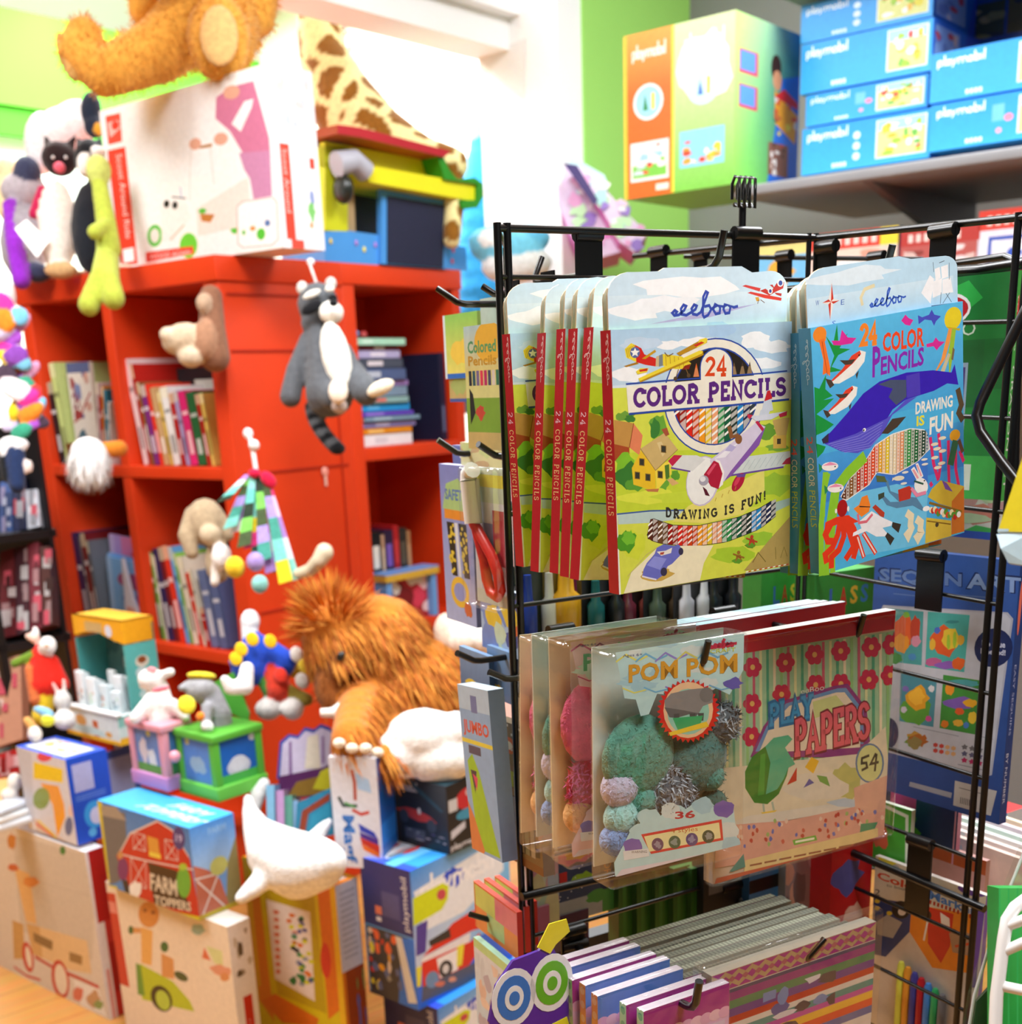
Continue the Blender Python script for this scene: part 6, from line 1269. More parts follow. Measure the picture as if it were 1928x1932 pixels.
def pouch():
    L_ = [at(x, y, .86) for x, y in ((1818, 2000), (1838, 1878), (1886, 1722), (1935, 1600))]; b = L_[0]; d = (Rv * .1)
    o = empty('clear_pouch', 'slanting clear plastic pouch edge in front of the marker book', 'pouch', b)
    m = MB(); v = [q - b for q in L_] + [q - b + d for q in L_] + [q - b - Fv * -.012 for q in L_] + [q - b + d + Fv * .012 for q in L_]
    m.add(v, [(i, i + 1, i + 5, i + 4) for i in range(3)] + [(i + 8, i + 9, i + 13, i + 12) for i in range(3)] + [(i, i + 1, i + 9, i + 8) for i in range(3)], 'fff', 0, False); m.build('film', 'clear_film', o)
    m = MB(); w = [at(1826, 2000, .865) - b, at(1842, 1890, .865) - b, at(1880, 1850, .865) - b, at(1895, 2000, .865) - b]; m.add(w + [q + Fv * .004 for q in w], [(0, 1, 2, 3), (7, 6, 5, 4), (0, 4, 5, 1), (1, 5, 6, 2)], '3a4038'); m.build('insert_card', 'printed_card', o)
    MB().tube([q - b for q in L_], .0012, 'c8ccc8', 6).build('seam', 'plastic', o)
pouch()
def basket():
    d = .8; p = lambda x, y, k=0: at(x, y, d + k); b = p(1878, 1960); o = empty('wire_basket', 'white coated wire basket holding green packs, bottom right corner', 'basket', b); r = lambda q: q - b
    MB().tube([r(p(1876, 1990)), r(p(1880, 1880)), r(p(1894, 1770)), r(p(1900, 1735)), r(p(1915, 1712)), r(p(1945, 1690))], .0042, 'f2f2f0', 10).build('rim', 'plastic', o)
    for (x0, y0, x1, y1) in ((1898, 1748, 1945, 1730), (1892, 1796, 1945, 1772), (1888, 1860, 1945, 1872)): MB().tube([r(p(x0, y0)), r(p(x1, y1, -.01))], .0036, 'f2f2f0', 9).build('wire', 'plastic', o)
    A = Art('2fa84a'); A.grad(0, 0, 1, 1, '1f9a3c', '4aba5a'); A.rects([(.1 * i, 0, .1 * i + .02, 1) for i in range(10)], '3ab45a')
    q = p(1884, 2000, .03); m = MB(); w, h = Rv * .06, Uv * .115; m.add([r(q), r(q + w), r(q + w + h), r(q + h)] + [r(q) + Fv * .02, r(q + w) + Fv * .02, r(q + w + h) + Fv * .02, r(q + h) + Fv * .02], [(0, 1, 2, 3), (7, 6, 5, 4), (0, 3, 7, 4), (3, 2, 6, 7)], '2fa84a'); m.art(A, r(q), w, h)
    g = m.build('craft_pack', 'printed_card', None, b); tag(g, 'bright green pack inside the white wire basket', 'craft pack')
basket()
# ================================================================ books and boxes on the red shelves
def in1(x, y, z): return BKf + E2 * x + E1 * y + Z * z        # x into the cube, y to the left, z up
CN = {'a': 'pale green', 'b': 'black', 'c': 'red', 'd': 'orange', 'e': 'teal', 'f': 'pinkish white', 'g': 'purple', 'h': 'tan', 'i': 'yellow', 'j': 'cream', 'k': 'lavender', 'l': 'pink', 'm': 'dark green', 'n': 'navy', 'o': 'sky blue', 'p': 'dark red', 'q': 'grey', 'r': 'white', 's': 'bright red', 't': 'light green', 'u': 'brown'}
CC = {'a': 'c8d888', 'b': '1c2024', 'c': 'b8241c', 'd': 'e0902a', 'e': '3a8098', 'f': 'e0c8c8', 'g': '7a2a7a', 'h': 'c8a070', 'i': 'e0c060', 'j': 'e6dcc8', 'k': 'b0a0d0', 'l': 'e02a7a', 'm': '2a6a3a', 'n': '2a2a5a', 'o': '6aa8e0', 'p': '7a1c20', 'q': '6a7078', 'r': 'e8e6e4', 's': 'e83a24', 't': '8ac050', 'u': '8a5a34'}
ON = ('first', 'second', 'third', 'fourth', 'fifth', 'sixth', 'seventh', 'eighth', 'ninth', 'tenth', 'eleventh', 'twelfth', 'thirteenth', 'fourteenth')
def book(label, P, rz, t, h, d, col, lean=0, group=None, deco=None, cover=None):
    """spine faces -x of the shelf frame, thickness along y; leans about its foot"""
    c = CC.get(col, col); m = MB()
    m.box((0, 0, 0), (.0025, t, h), c); m.box((0, 0, 0), (d, .002, h), cover or c); m.box((0, t - .002, 0), (d, t, h), cover or c)
    A = Art(); r = random.Random(int(t * 1e5) + int(h * 1e4))
    a = r.uniform(.55, .7); c2 = mix(c, 'ffffff', .55) if sum(hx(c)) < 1.2 else mix(c, '201818', .6)
    A.rect(.25, .15, .75, .15 + r.uniform(.2, .35), c2); A.rect(.1, a, .9, a + .05, c2); 
    if r.random() < .6: A.rect(0, .86, 1, 1, mix(c, deco or 'f0e8c0', .5))
    m.art(A, (0, t, 0), (0, -t, 0), (0, 0, h))
    if cover:
        B = Art(cover); B.blobs(.08, .1, .92, .9, ['c84a3a', 'e8d8b0', '5a6a9a', 'd8c8c0', '6a8a6a'], 9, int(h * 1e3), .25); m.art(B, (0, 0, 0), (d, 0, 0), (0, 0, h))
        B2 = Art(cover); B2.blobs(.08, .1, .92, .9, ['c84a3a', 'e8d8b0', '5a6a9a', 'd8c8c0', '6a8a6a'], 9, int(h * 1e3), .25); m.art(B2, (d, t, 0), (-d, 0, 0), (0, 0, h))
    o = m.build('book', 'printed_card', None, P, rz, (lean, 0, rz)); tag(o, label, 'book', group)
    if t > .008: MB().box((.003, .0025, .003), (d - .003, t - .0025, h - .003), 'e8e2d4').build('pages', 'matte_card', o)
    return o
def row(cell, y0, zs, spec, x=.05, lean=0, group=None, frame=None, rz=None, gap=.0015, fill=1.0):
    """spec: letters with thickness and height; laid from left to right from y0 downwards"""
    y = y0; f = frame or in1; rz = RZB if rz is None else rz
    for i, (col, t, h) in enumerate(spec):
        L = -(lean[i] if hasattr(lean, '__len__') else lean)
        t *= fill
        y -= t / math.cos(L) + gap
        # a lean about the foot lifts one lower corner: keep the lowest corner on the board
        P = f(x, y, zs + (t * math.sin(-L) if L < 0 else 0) + .0005)
        book(f"{ON[i]} book from the left in the {cell}, {CN.get(col, 'grey blue')} spine", P, rz, t, h, .2, col, L, group)
YR = (.05, YV[1] - .02); YL = (YV[1] + .02, BW - .05)          # inner widths of right and left columns
LN = math.radians(-8)   # tops lean to the left
g = 'books in the upper right cube'
row('upper right cube', YR[1] - .004 - .02, ZS1, [('f', .014, .262), ('c', .007, .25), ('u', .008, .205), ('g', .014, .197), ('s', .01, .2), ('h', .016, .19), ('i', .009, .18), ('r', .02, .19), ('c', .012, .175), ('k', .011, .18), ('l', .02, .178), ('m', .022, .175), ('c', .01, .17), ('i', .01, .172)], .03, -LN, g, fill=1.5)
o = book('big black backed book standing behind the upper right books', in1(.16, YR[1] - .2, ZS1 + .001), RZB, .17, .235, .01, 'b', 0, g, None, None); 
o = book('wide blue rimmed book at the back of the upper right cube', in1(.145, YR[1] - .24, ZS1 + .001), RZB, .12, .205, .01, '6a8ab0', 0, g)
g = 'books in the upper left cube'
row('upper left cube', YL[1] - .01, ZS1, [('b', .03, .215), ('a', .026, .265)], .02, math.radians(5), g)
P = in1(.035, YL[0] + .135, ZS1 + .001); pw = YL[1] - YL[0] - .215
A_ = Art('e0d8cc'); A_.rect(0, .9, 1, 1, '5a648a'); A_.blobs(.1, .45, .9, .9, ['7a86b0', 'c89a8a', '5a5a8a', 'e6e0d8', '9a3a3a'], 10, 3, .22); A_.stroke([(.05, .42), (.3, .46), (.6, .58), (.9, .7)], .025, 'a83a34'); A_.text('B:21', .1, .55, .4, .7, '8a3a4a'); A_.wob(.35, .25, .2, .1, '4a6a7a', 4); A_.rect(0, 0, 1, .16, 'd8a860')
m = MB(); m.box((0, 0, 0), (.012, pw, .262), 'dcd0c0'); m.art(A_, (0, pw, 0), (0, -pw, 0), (0, 0, .262)); o = m.build('book', 'printed_card', None, P, RZB); tag(o, 'big picture book facing out in the upper left cube, swooping red line on cover', 'book', g)
row('upper left cube right corner', YL[0] + .125, ZS1, [('f', .009, .21), ('c', .012, .175), ('d', .008, .2), ('e', .014, .19), ('r', .009, .16)], .02, math.radians(-9), g)
g = 'books in the middle left cube'
row('middle left cube', YL[1] - .012, ZS2, [('n', .03, .27), ('q', .01, .26), ('p', .022, .27), ('q', .012, .25)], .03, math.radians(3), g)
for i, (y, h, cA, lb) in enumerate(((.205, .25, 'b090c8', 'lilac and pink covered book facing out in the middle left cube'), (.19, .2, '6ab0f0', 'sky blue book facing out in front of the lilac one'), (.165, .195, '7ab8f4', 'second sky blue book facing out in the middle left cube'))):
    A_ = Art(cA); A_.rect(0, 0, .12, 1, mix(cA, 'ffffff', .2))
    if i == 0: A_.rect(.3, .4, .55, 1, 'd87aa8'); A_.wob(.75, .8, .18, .12, 'a01c4a', 2)
    if i == 2: A_.wob(.55, .7, .3, .12, 'a84a8a', 3); A_.wob(.6, .4, .3, .12, '4a7ae0', 5)
    m = MB(); m.box((0, 0, 0), (.01, .19, h), cA); m.art(A_, (0, .19, 0), (0, -.19, 0), (0, 0, h)); o = m.build('book', 'printed_card', None, in1(.09 - .02 * i, YL[0] + y + .045 - .19, ZS2 + .001), RZB, (math.radians(4), 0, RZB)); tag(o, lb, 'book', g)
m = MB(); m.prism([(0, 0), (.105, 0), (.06, .1), (.035, .21), (.028, .21), (.02, .1)], (0, .12, .0), (0, -1, 0), (0, 0, 1), (.008, 0, 0), 'd8d4e0'); A_ = Art(); 
m.prism([(.004, .002), (.1, .002), (.06, .075), (.03, .08)], (-.0006, .12, 0), (0, -1, 0), (0, 0, 1), (.0006, 0, 0), 'e0a098'); m.prism([(.03, .03), (.075, .03), (.055, .06), (.04, .06)], (-.001, .12, 0), (0, -1, 0), (0, 0, 1), (.0004, 0, 0), 'f0c890')
o = m.build('book', 'printed_card', None, in1(.03, YL[0] + .002, ZS2 + .001), RZB); tag(o, 'white and pink book shaped like a dress in the middle left cube', 'book', g)
g = 'books in the middle right cube'
row('middle right cube', YR[1] - .004, ZS2, [('m', .008, .235), ('t', .008, .23), ('r', .006, .225), ('n', .018, .245), ('p', .014, .25), ('s', .018, .255), ('o', .012, .255), ('t', .008, .24), ('j', .016, .23), ('s', .01, .19), ('j', .008, .2), ('c', .012, .1), ('6a7aa8', .024, .2), ('5a6a98', .024, .205)], .03, [math.radians(a) for a in (3, 4, 5, 6, 7, 8, 8, 9, 9, 9, 9, 9, 8, 7)], g, fill=1.45)
book('dark navy book standing across the back of the middle right cube', in1(.2, YR[1] - .16, ZS2 + .001), RZB, .13, .27, .01, 'n', 0, g)
row('lower left cube', YL[1] - .02, ZS3, [('q', .02, .22), ('p', .02, .24), ('n', .02, .2)], .06, 0, 'books in the lower left cube')
# ---- second unit, cubes open to the right: frame x along the panel (E2), y into the cube (-E1 is out)
def in2(x, y, z): return P2 + E2 * x + E1 * y + Z * z
xa, xb = .05, w2 - .035
def flat_book(label, x0, x1, y0, y1, z, t, col, grp, spine=None):
    m = MB(); m.box((0, 0, 0), (x1 - x0, .003, t), CC.get(col, col)); m.box((0, 0, t - .002), (x1 - x0, y1 - y0, t), CC.get(col, col)); m.box((0, 0, 0), (x1 - x0, y1 - y0, .002), CC.get(col, col))
    A = Art(); c2 = spine or 'e8e4dc'; r = random.Random(int(z * 1e4)); a = r.uniform(.1, .4); A.rect(a, .25, a + r.uniform(.2, .4), .75, c2); m.art(A, (0, 0, 0), (x1 - x0, 0, 0), (0, 0, t))
    o = m.build('book', 'printed_card', None, in2(x0, y0, z), RZB); tag(o, label, 'book', grp)
    if t > .01: MB().box((.002, .004, .0022), (x1 - x0 - .002, y1 - y0 - .002, t - .0022), 'ece8dc').build('pages', 'matte_card', o)
z = ZS1 + .02 + .0005; g = 'flat stacked books behind the raccoon panel'
for i, (t, col, x0, x1, sp, nm) in enumerate(((.03, 'e8e4e8', .05, .245, 'd0ccd4', 'white'), (.016, 'e08a1a', .05, .25, 'f0c070', 'orange'), (.016, '8a80b8', .055, .27, 'c8c0e0', 'lavender'), (.012, '7a98b0', .07, .28, 'a8c0d0', 'grey blue'), (.012, '6a4ac0', .06, .26, '9a80e0', 'violet'), (.02, '2a9ae0', .05, .25, '60b8f0', 'bright blue'), (.016, '8ab0b0', .05, .24, 'd85a4a', 'pale teal'), (.026, '7a90a8', .05, .24, 'd87a70', 'red and blue'), (.014, 'a080c0', .055, .25, 'c0a0d8', 'mauve'), (.03, '50608a', .06, .235, 'b8c0d0', 'slate blue'), (.024, '4a5060', .06, .23, 'd8d0d8', 'charcoal'), (.02, 'b0a8d0', .055, .225, 'e0d8e8', 'pale lilac'))):
    flat_book(f'{nm} book lying {ON[i]} from the bottom in the stack behind the raccoon', x0, min(x1, xb - .05), .02 + .004 * (i % 3), .17, z, t, col, g, sp); z += t + .0006
flat_book('pale mint tray lying on top of the flat stacked books', .06, .24, .02, .17, z + .012, .018, 'a8d8c0', g, 'c8e8d8')
flat_book('small dark red book under the mint tray', .08, .22, .03, .16, z, .0115, '6a1c28', g)
m = MB(); m.ell((0, 0, .011), (.018, .012, .011), '4a90c8'); m.ell((.035, 0, .009), (.012, .01, .009), 'b83a3a'); 
tag(m.build('toy_figure', 'plastic', None, in2(.08, .05, z + .031), RZB), 'tiny blue and red toys on top of the mint tray', 'toy')
m = MB(); m.box((0, 0, 0), (.022, .14, .235), '1c2440'); A_ = Art(); A_.rect(.3, .1, .7, .4, '6a78a0'); m.art(A_, (0, 0, 0), (.022, 0, 0), (0, 0, .235)); tag(m.build('book', 'printed_card', None, in2(xb - .035, .03, ZS1 + .021), RZB), 'tall dark navy book upright beside the flat stack', 'book')
g = 'upright books in the cube above the mammoth'
x = xa + .004
for i, (t, h, c, c2, nm) in enumerate(((.03, .27, 'd8dcdc', 'b8c8b8', 'white spined'), (.012, .24, '4a4a50', 'e8e8e8', 'grey spined'), (.04, .25, '14161a', 'e8e4d8', 'black spined with white label'), (.012, .24, 'b89070', 'e0c8a8', 'tan spined'), (.034, .25, '2a1c3a', '7a5ab0', 'dark purple spined'), (.022, .26, 'a81c20', 'c83a3a', 'red spined'), (.03, .25, '2a2824', '5a5040', 'dark brown spined'), (.014, .24, 'a87a50', 'c89a70', 'light brown spined'))):
    m = MB(); m.box((0, 0, 0), (t, .15, h), c); A_ = Art(); A_.rect(.2, .6, .8, .85, c2); A_.rect(.3, .1, .7, .4, mix(c, c2, .5)); m.art(A_, (0, 0, 0), (t, 0, 0), (0, 0, h)); tag(m.build('book', 'printed_card', None, in2(x, .06, ZS2 + .001), RZB), f'{nm} book {ON[i]} from left in the cube above the mammoth', 'book', g); x += t + .001
m = MB(); m.box((0, 0, 0), (w2 - .13, .05, .02), 'c8a83a'); m.box((.0, 0, .0205), (w2 - .13, .05, .026), '6a98d8')
m = MB(); L_ = .2
for a, b in (((0, 0, 0), (.02, .05, .12)), ((L_ - .02, 0, 0), (L_, .05, .12))): m.box(a, b, '6aa0e0')
m.box((.02, .02, 0), (L_ - .02, .05, .12), 'a02024'); m.box((-.006, -.006, .12), (L_ + .006, .056, .138), 'd0a83a'); m.box((-.006, -.006, .138), (L_ + .006, .056, .142), '6a98d8')
A_ = Art('a8282c'); A_.blobs(0, 0, 1, 1, ['e0e0dc', 'd8405a', '7a1c20', 'e8c8c8'], 10, 2, .3); m.art(A_, (.02, .02, 0), (L_ - .04, 0, 0), (0, 0, .12))
tag(m.build('toy_theatre_box', 'printed_card', None, in2(.09, .0, ZS2 + .001), RZB), 'red box with sky blue posts and yellow edged lid in the cube above the mammoth', 'toy box')
# ================================================================ toy cartons on the floor and on top of the bookcase
WH = 'f4f2f0'
def scooter_art():
    A = Art(WH); s = Sk(A, [(224, 495), (535, 466), (508, 118), (187, 175)], 3.0125)
    s.p('e8442c', 612, 765, 718, 752, 790, 1450, 690, 1460); s.p('e8503c', 600, 560, 690, 548, 700, 720, 618, 732); s.p('f0b8b0', 612, 600, 680, 590, 690, 640, 630, 690); s.e('e0402c', 660, 620, 22, 26)
    A.vtext('Scoot Around Ride', .075, .2, .115, .72, 'f6d8d0'); A.vtext('baby walker', .135, .16, .16, .42, 'f6d0c8'); s.p('f6f0ee', 700, 1360, 765, 1350, 770, 1430, 706, 1440)
    s.p('f2f0f0', 730, 560, 1250, 420, 1260, 950, 760, 1000)
    s.p('cf7a9c', 1245, 520, 1320, 470, 1450, 450, 1480, 560, 1535, 780, 1540, 860, 1390, 850, 1320, 720, 1240, 640); s.p('c98ab0', 1370, 850, 1540, 850, 1550, 1110, 1450, 1120, 1430, 1000, 1400, 950); s.p('f8f4f2', 1330, 680, 1400, 560, 1450, 550, 1440, 600, 1380, 730); s.e('e0a890', 1270, 760, 40, 36); s.e('e0a890', 1330, 500, 46, 40); s.p('b07a3a', 1150, 790, 1220, 780, 1220, 800, 1150, 805); s.e('e0a890', 1125, 775, 34, 34)
    s.l('e0dcd8', .012, 1100, 800, 1090, 1100); s.l('e6e2de', .02, 1210, 810, 1230, 1010)
    s.e('5abf3a', 890, 1290, 44, 66); s.e('e8e0d8', 890, 1290, 26, 42); s.e('6acf3a', 1085, 1360, 52, 74); s.e('5abf3a', 1345, 1250, 30, 60); s.e('141418', 960, 1110, 18, 24); s.e('141418', 1008, 1120, 18, 24); s.l('20242a', .008, 990, 1070, 1070, 1085); s.l('3a7ac0', .008, 1040, 1020, 1045, 1080)
    s.p('efece8', 930, 1110, 1060, 1090, 1100, 1200, 1000, 1330, 930, 1330); s.e('141418', 960, 1110, 16, 22); s.e('141418', 1008, 1120, 16, 22); s.p('e8e0d8', 1130, 1150, 1420, 990, 1440, 1260, 1140, 1310); s.p('c07a3a', 1150, 1180, 1235, 1190, 1210, 1235, 1160, 1225); s.e('58b83a', 1165, 1165, 22, 16); s.l('c8b8a0', .01, 980, 1320, 1060, 1240)
    s.p('e8402c', 835, 1385, 1110, 1365, 1115, 1410, 840, 1445); s.t('WOOD AGAIN', 'f6e0d8', 860, 1428, 1095, 1400, 16)
    s.p('f0b8b4', 1355, 1150, 1390, 1125, 1560, 1115, 1580, 1150, 1585, 1360, 1550, 1390, 1390, 1395, 1360, 1370); s.p('f8f6f4', 1362, 1155, 1395, 1132, 1555, 1122, 1573, 1152, 1578, 1355, 1546, 1382, 1394, 1388, 1367, 1366); s.e('58c03a', 1490, 1320, 24, 34); s.e('e09040', 1445, 1285, 16, 14); s.e('5a7ab0', 1525, 1260, 16, 20); s.e('58c03a', 1395, 1305, 10, 14)
    return A
def scooter_side():
    A = Art('ecebee'); A.rect(0, .66, 1, 1, 'dcdde2'); A.rect(.1, .05, .32, .58, 'e0402c'); A.vtext('Scoot Around', .15, .2, .26, .55, 'f2c8c0'); A.blobs(.1, .68, .9, .95, ['c8d0c8', 'd8c8c8', 'c0c8d0'], 9, 2, .15); A.rect(.78, .46, .9, .52, 'e0402c'); A.wob(.75, .22, .08, .06, '7ac06a', 2); A.wob(.78, .3, .06, .04, '8a9ac8', 3); A.wob(.72, .14, .05, .02, 'e0a070', 4); A.rect(.2, .0, .5, .05, 'd84a3a'); return A
PK_ = at_z(535, 467, BTOP + .001)
if not 2.5 < dep(PK_) < 3.2: PK_ = at(535, 467, 2.86); 
PK_[2] = BTOP + .001
HB, HP, hl, hr, hh_ = carton('toy_carton', 'white ride-on scooter carton on the bookcase top under the teddy bear', 'toy carton', None, 118, 187, 588, P=PK_, cols=(WH, 'ecebee', 'f6f6f6'), L=scooter_art(), R=scooter_side(), full=True)

def wagon_art():
    A = Art('d9cdbd'); s = Sk(A, [(-40, 1810), (207, 1925), (161, 1608), (-80, 1540)], 3.5, 0, 1380)
    s.p('cbbeac', 30, 700, 560, 810, 620, 1200, 600, 1500, 60, 1300); s.l('b8aa98', .003, 30, 950, 600, 1080)
    s.p('e2bf8c', 100, 1250, 560, 1370, 590, 1590, 420, 1560, 140, 1450); s.p('d0a468', 100, 1250, 200, 1275, 215, 1480, 140, 1450); s.p('c89a5a', 0, 1230, 80, 1260, 80, 1480, 0, 1480); s.p('e0b070', 30, 900, 140, 940, 180, 1260, 100, 1240)
    s.p('8a6a40', 150, 1310, 295, 1370, 290, 1430, 155, 1370); s.p('9a7444', 420, 1440, 520, 1470, 515, 1530, 420, 1500); s.l('c02a20', .022, 160, 1470, 290, 1540, 500, 1620, 640, 1680); s.l('c82a20', .016, 0, 1530, 90, 1590, 190, 1620)
    for x, y, a, b in ((105, 1470, 40, 100), (345, 1620, 66, 130)): s.e('c8342a', x, y, a, b, -.15); s.e('eadcc4', x + 4, y, a - 20, b - 28, -.15)
    s.p('ece6dc', 440, 1620, 640, 1690, 700, 1880, 500, 1800); s.w('c89a70', 600, 1760, 50, 60, 2); s.w('d8705a', 480, 1720, 40, 50, 3); s.w('8aa05a', 640, 1800, 40, 30, 4)
    s.e('2f7a34', 395, 790, 22, 28); s.w('c8782c', 20, 740, 30, 50, 3); s.w('c8582c', 20, 900, 40, 24, 5); s.w('d8843a', 150, 990, 60, 30, 6); return A
def red_side(w=1):
    A = Art('efe6e4'); A.rect(.15, .58, 1, 1, 'b81410'); A.rect(.5, 0, .95, .58, 'd0302a'); A.rect(.55, .15, .9, .45, 'b01c18'); A.rect(.2, .0, .4, .3, 'e8a098'); return A
A_ = Art('eeeef2'); A_.rect(0, .55, .45, 1, 'd8dce8')
carton('toy_carton', 'large beige pull wagon carton on the floor at the lower left', 'toy carton', (207, 1925), 1608, -60, 194, z=0, cols=('d9cdbd', 'efe6e4', 'eeeef2'), L=wagon_art(), R=red_side(), T=A_)
def giraffe_art():
    A = Art('ecdcc4'); s = Sk(A, [(250, 2010), (463, 2060), (423, 1749), (199, 1672)], 3.5, 0, 1380)
    s.p('c8382c', 700, 1110, 770, 1120, 890, 1860, 800, 1840); s.p('e0887c', 720, 1180, 770, 1190, 790, 1280, 735, 1270); s.e('d89048', 1010, 1260, 70, 100); s.p('e8b060', 960, 1360, 1040, 1380, 1040, 1650, 970, 1640); s.e('8a4a20', 985, 1230, 12, 14); s.e('8a4a20', 1040, 1240, 12, 14); s.p('d89858', 880, 1370, 960, 1370, 960, 1410, 890, 1420); s.e('3f6a34', 890, 1395, 18, 34)
    s.p('b8c82c', 960, 1650, 1180, 1740, 1290, 1860, 1320, 1932, 980, 1932); s.e('3a3020', 1110, 1890, 70, 100, -.2); s.e('b8d04a', 1120, 1900, 46, 76, -.2); s.p('6a9a3a', 930, 1650, 965, 1660, 1000, 1900, 950, 1900); s.p('d8985a', 1100, 1540, 1180, 1570, 1190, 1720, 1110, 1720); s.e('3a6a34', 1120, 1490, 26, 40); s.e('4a5a34', 1230, 1690, 46, 30, .5)
    s.p('e0704a', 1360, 1450, 1400, 1540, 1350, 1530); s.p('d8dc9a', 1370, 1440, 1460, 1460, 1470, 1570, 1420, 1550); s.w('e09a7a', 1460, 1600, 60, 40, 4); s.w('9ab8a8', 1320, 1330, 40, 36, 6); s.w('d8905a', 1480, 1640, 30, 30, 8); return A
def giraffe_side():
    A = Art('dcd4cc'); A.rect(.35, 0, .75, .55, 'b8140f'); A.vtext('rock and ride', .48, .05, .62, .4, 'd89088'); A.blobs(.2, .68, .95, .95, ['5a4a34', '9a8a74', 'b8a890'], 7, 3, .2); return A
GB = carton('toy_carton', 'cream carton with wooden giraffe ride-on picture, under the farm carton', 'toy carton', (463, 2052), 1749, 199, 470, z=0, cols=('ecdcc4', 'dcd4cc', 'e8e4dc'), L=giraffe_art(), R=giraffe_side(), full=True)
def farm_art():
    A = Art('4a86c8'); s = Sk(A, [(204, 1668), (377, 1737), (364, 1563), (183, 1520)], 3.5, 0, 1380)
    A.grad(0, .3, 1, 1, '6a9ad0', '3f7cc0'); s.p('d8c820', 640, 495, 670, 505, 720, 990, 700, 985); s.p('6a6a6c', 665, 530, 820, 560, 830, 800, 780, 980, 720, 1000); s.p('a09484', 670, 520, 760, 525, 830, 610, 670, 585)
    s.p('c4281c', 850, 690, 1040, 600, 1150, 660, 1270, 850, 1330, 1250, 1290, 1240, 880, 1110, 760, 830); s.l('d8c8c0', .02, 770, 830, 850, 690, 1040, 600, 1150, 660, 1260, 830); s.l('d8d0c8', .016, 770, 815, 960, 860, 1290, 920)
    s.p('d89a3c', 965, 700, 1040, 720, 1050, 830, 975, 810); s.p('e8d04a', 975, 800, 1055, 820, 1055, 850, 975, 830)
    for (x0, y0, x1, y1) in ((870, 680, 950, 800), (1090, 720, 1180, 860), (850, 840, 950, 1030)): s.l('d8c8c0', .012, x0, y0, x1, y1); s.l('d8c8c0', .012, x1, y0 + 20, x0, y1 - 10); s.l('d8c8c0', .01, x0, y0, x1, y0 + 20, x1, y1, x0, y1 - 20, x0, y0)
    s.p('3f2616', 965, 870, 1170, 925, 1260, 1190, 1000, 1130); s.t('B:FARM', 'd8ccb4', 975, 1040, 1165, 935, -50); s.t('B:TOPPERS', 'd8ccb4', 1000, 1130, 1260, 1070, -60)
    s.p('d0c81c', 705, 1000, 760, 1010, 780, 1090, 1300, 1220, 1420, 1260, 1330, 1290, 720, 1110); s.e('7a2a6a', 800, 910, 34, 70); s.e('c8905a', 785, 825, 18, 24); s.p('2a2428', 790, 970, 830, 980, 850, 1110, 830, 1110); s.e('6ab03a', 1215, 1000, 52, 100); s.e('a8c83a', 1215, 900, 30, 24); s.w('f0ece4', 880, 1030, 40, 50, 3)
    s.e('4a3a7a', 1195, 710, 46, 78); s.t('B:19', 'b8b0d8', 1170, 735, 1220, 680, -8); return A
def farm_side():
    A = Art('6a9ad8'); A.grad(0, .5, 1, 1, '9ac0e8', '4a90e0'); A.poly([(.6, 0), (1, 0), (1, .75), (.75, .5)], '8a8458'); A.poly([(0, 0), (0, .6), (.3, .5), (.55, .35), (.7, 0)], 'b86a54'); A.strokes([[(.05, .02), (.5, .4)], [(.05, .42), (.6, .03)], [(0, .45), (.5, .42)]], .02, 'd8d0cc'); A.ell(.55, .5, .2, .1, 'b8c070'); A.text('B:FARM', .4, .86, .8, .93, '8ab8e8'); A.rect(0, 0, 1, .05, 'b8a82c'); return A
T = Art('4ab4f0'); T.text('B:FARM', .5, .55, .85, .8, 'd8f0fc', shear=.2); T.text('B:TOPPERS', .28, .2, .9, .45, 'd8f0fc', shear=.2)
ztop = GB[4]
FB = carton('toy_carton', 'sky blue topped farm carton with red barn, on the giraffe carton', 'toy carton', (377, 1737), 1563, 183, 440, z=ztop + .001, cols=('4a86c8', '6a9ad8', '4ab4f0'), L=farm_art(), R=farm_side(), T=T, full=True)
def bead_art():
    A = Art('d8d8e0'); s = Sk(A, [(62, 1560), (147, 1593), (118, 1434), (30, 1407)], 3.5, 0, 1380)
    s.p('c8c8d0', 110, 100, 200, 140, 250, 600, 190, 560); s.e('e84a5a', 285, 165, 46, 34); s.p('f0d020', 220, 200, 400, 250, 405, 340, 225, 310); s.p('f0a01c', 270, 340, 380, 360, 420, 480, 430, 560, 390, 690, 350, 480); s.e('8aa03a', 280, 440, 50, 70); s.p('d8c0b0', 240, 560, 420, 700, 500, 745, 260, 640); s.l('d83a2a', .03, 260, 600, 360, 680); s.l('e8d03a', .03, 270, 580, 380, 690); s.e('5a6a9a', 455, 620, 24, 60); s.e('e8c8b8', 470, 520, 24, 40); return A
def bead_side():
    A = Art('1c50c8'); A.rect(.12, .6, .6, .92, 'b0b4e0'); A.rects([(.12, .5 + .025 * i, .85, .51 + .025 * i) for i in range(3)], '6a90e0'); A.ell(.5, .3, .25, .16, '3aa0e8'); A.ell(.55, .28, .16, .1, 'd0d0f0'); A.ell(.4, .1, .1, .05, '60b8f0'); return A
T = Art('2a58d8'); T.rect(.08, .12, .9, .85, 'd8dce0'); T.blobs(.2, .2, .85, .8, ['e84a5a', 'f0d84a', 'e8c83a', 'c8e0b8', 'f0a03a'], 12, 4, .16)
carton('toy_carton', 'blue bead maze carton with clear window on the wagon carton', 'toy carton', (147, 1596), 1434, 30, 200, d=2.62, cols=('d8d8e0', '1c50c8', '2a58d8'), L=bead_art(), R=bead_side(), T=T)
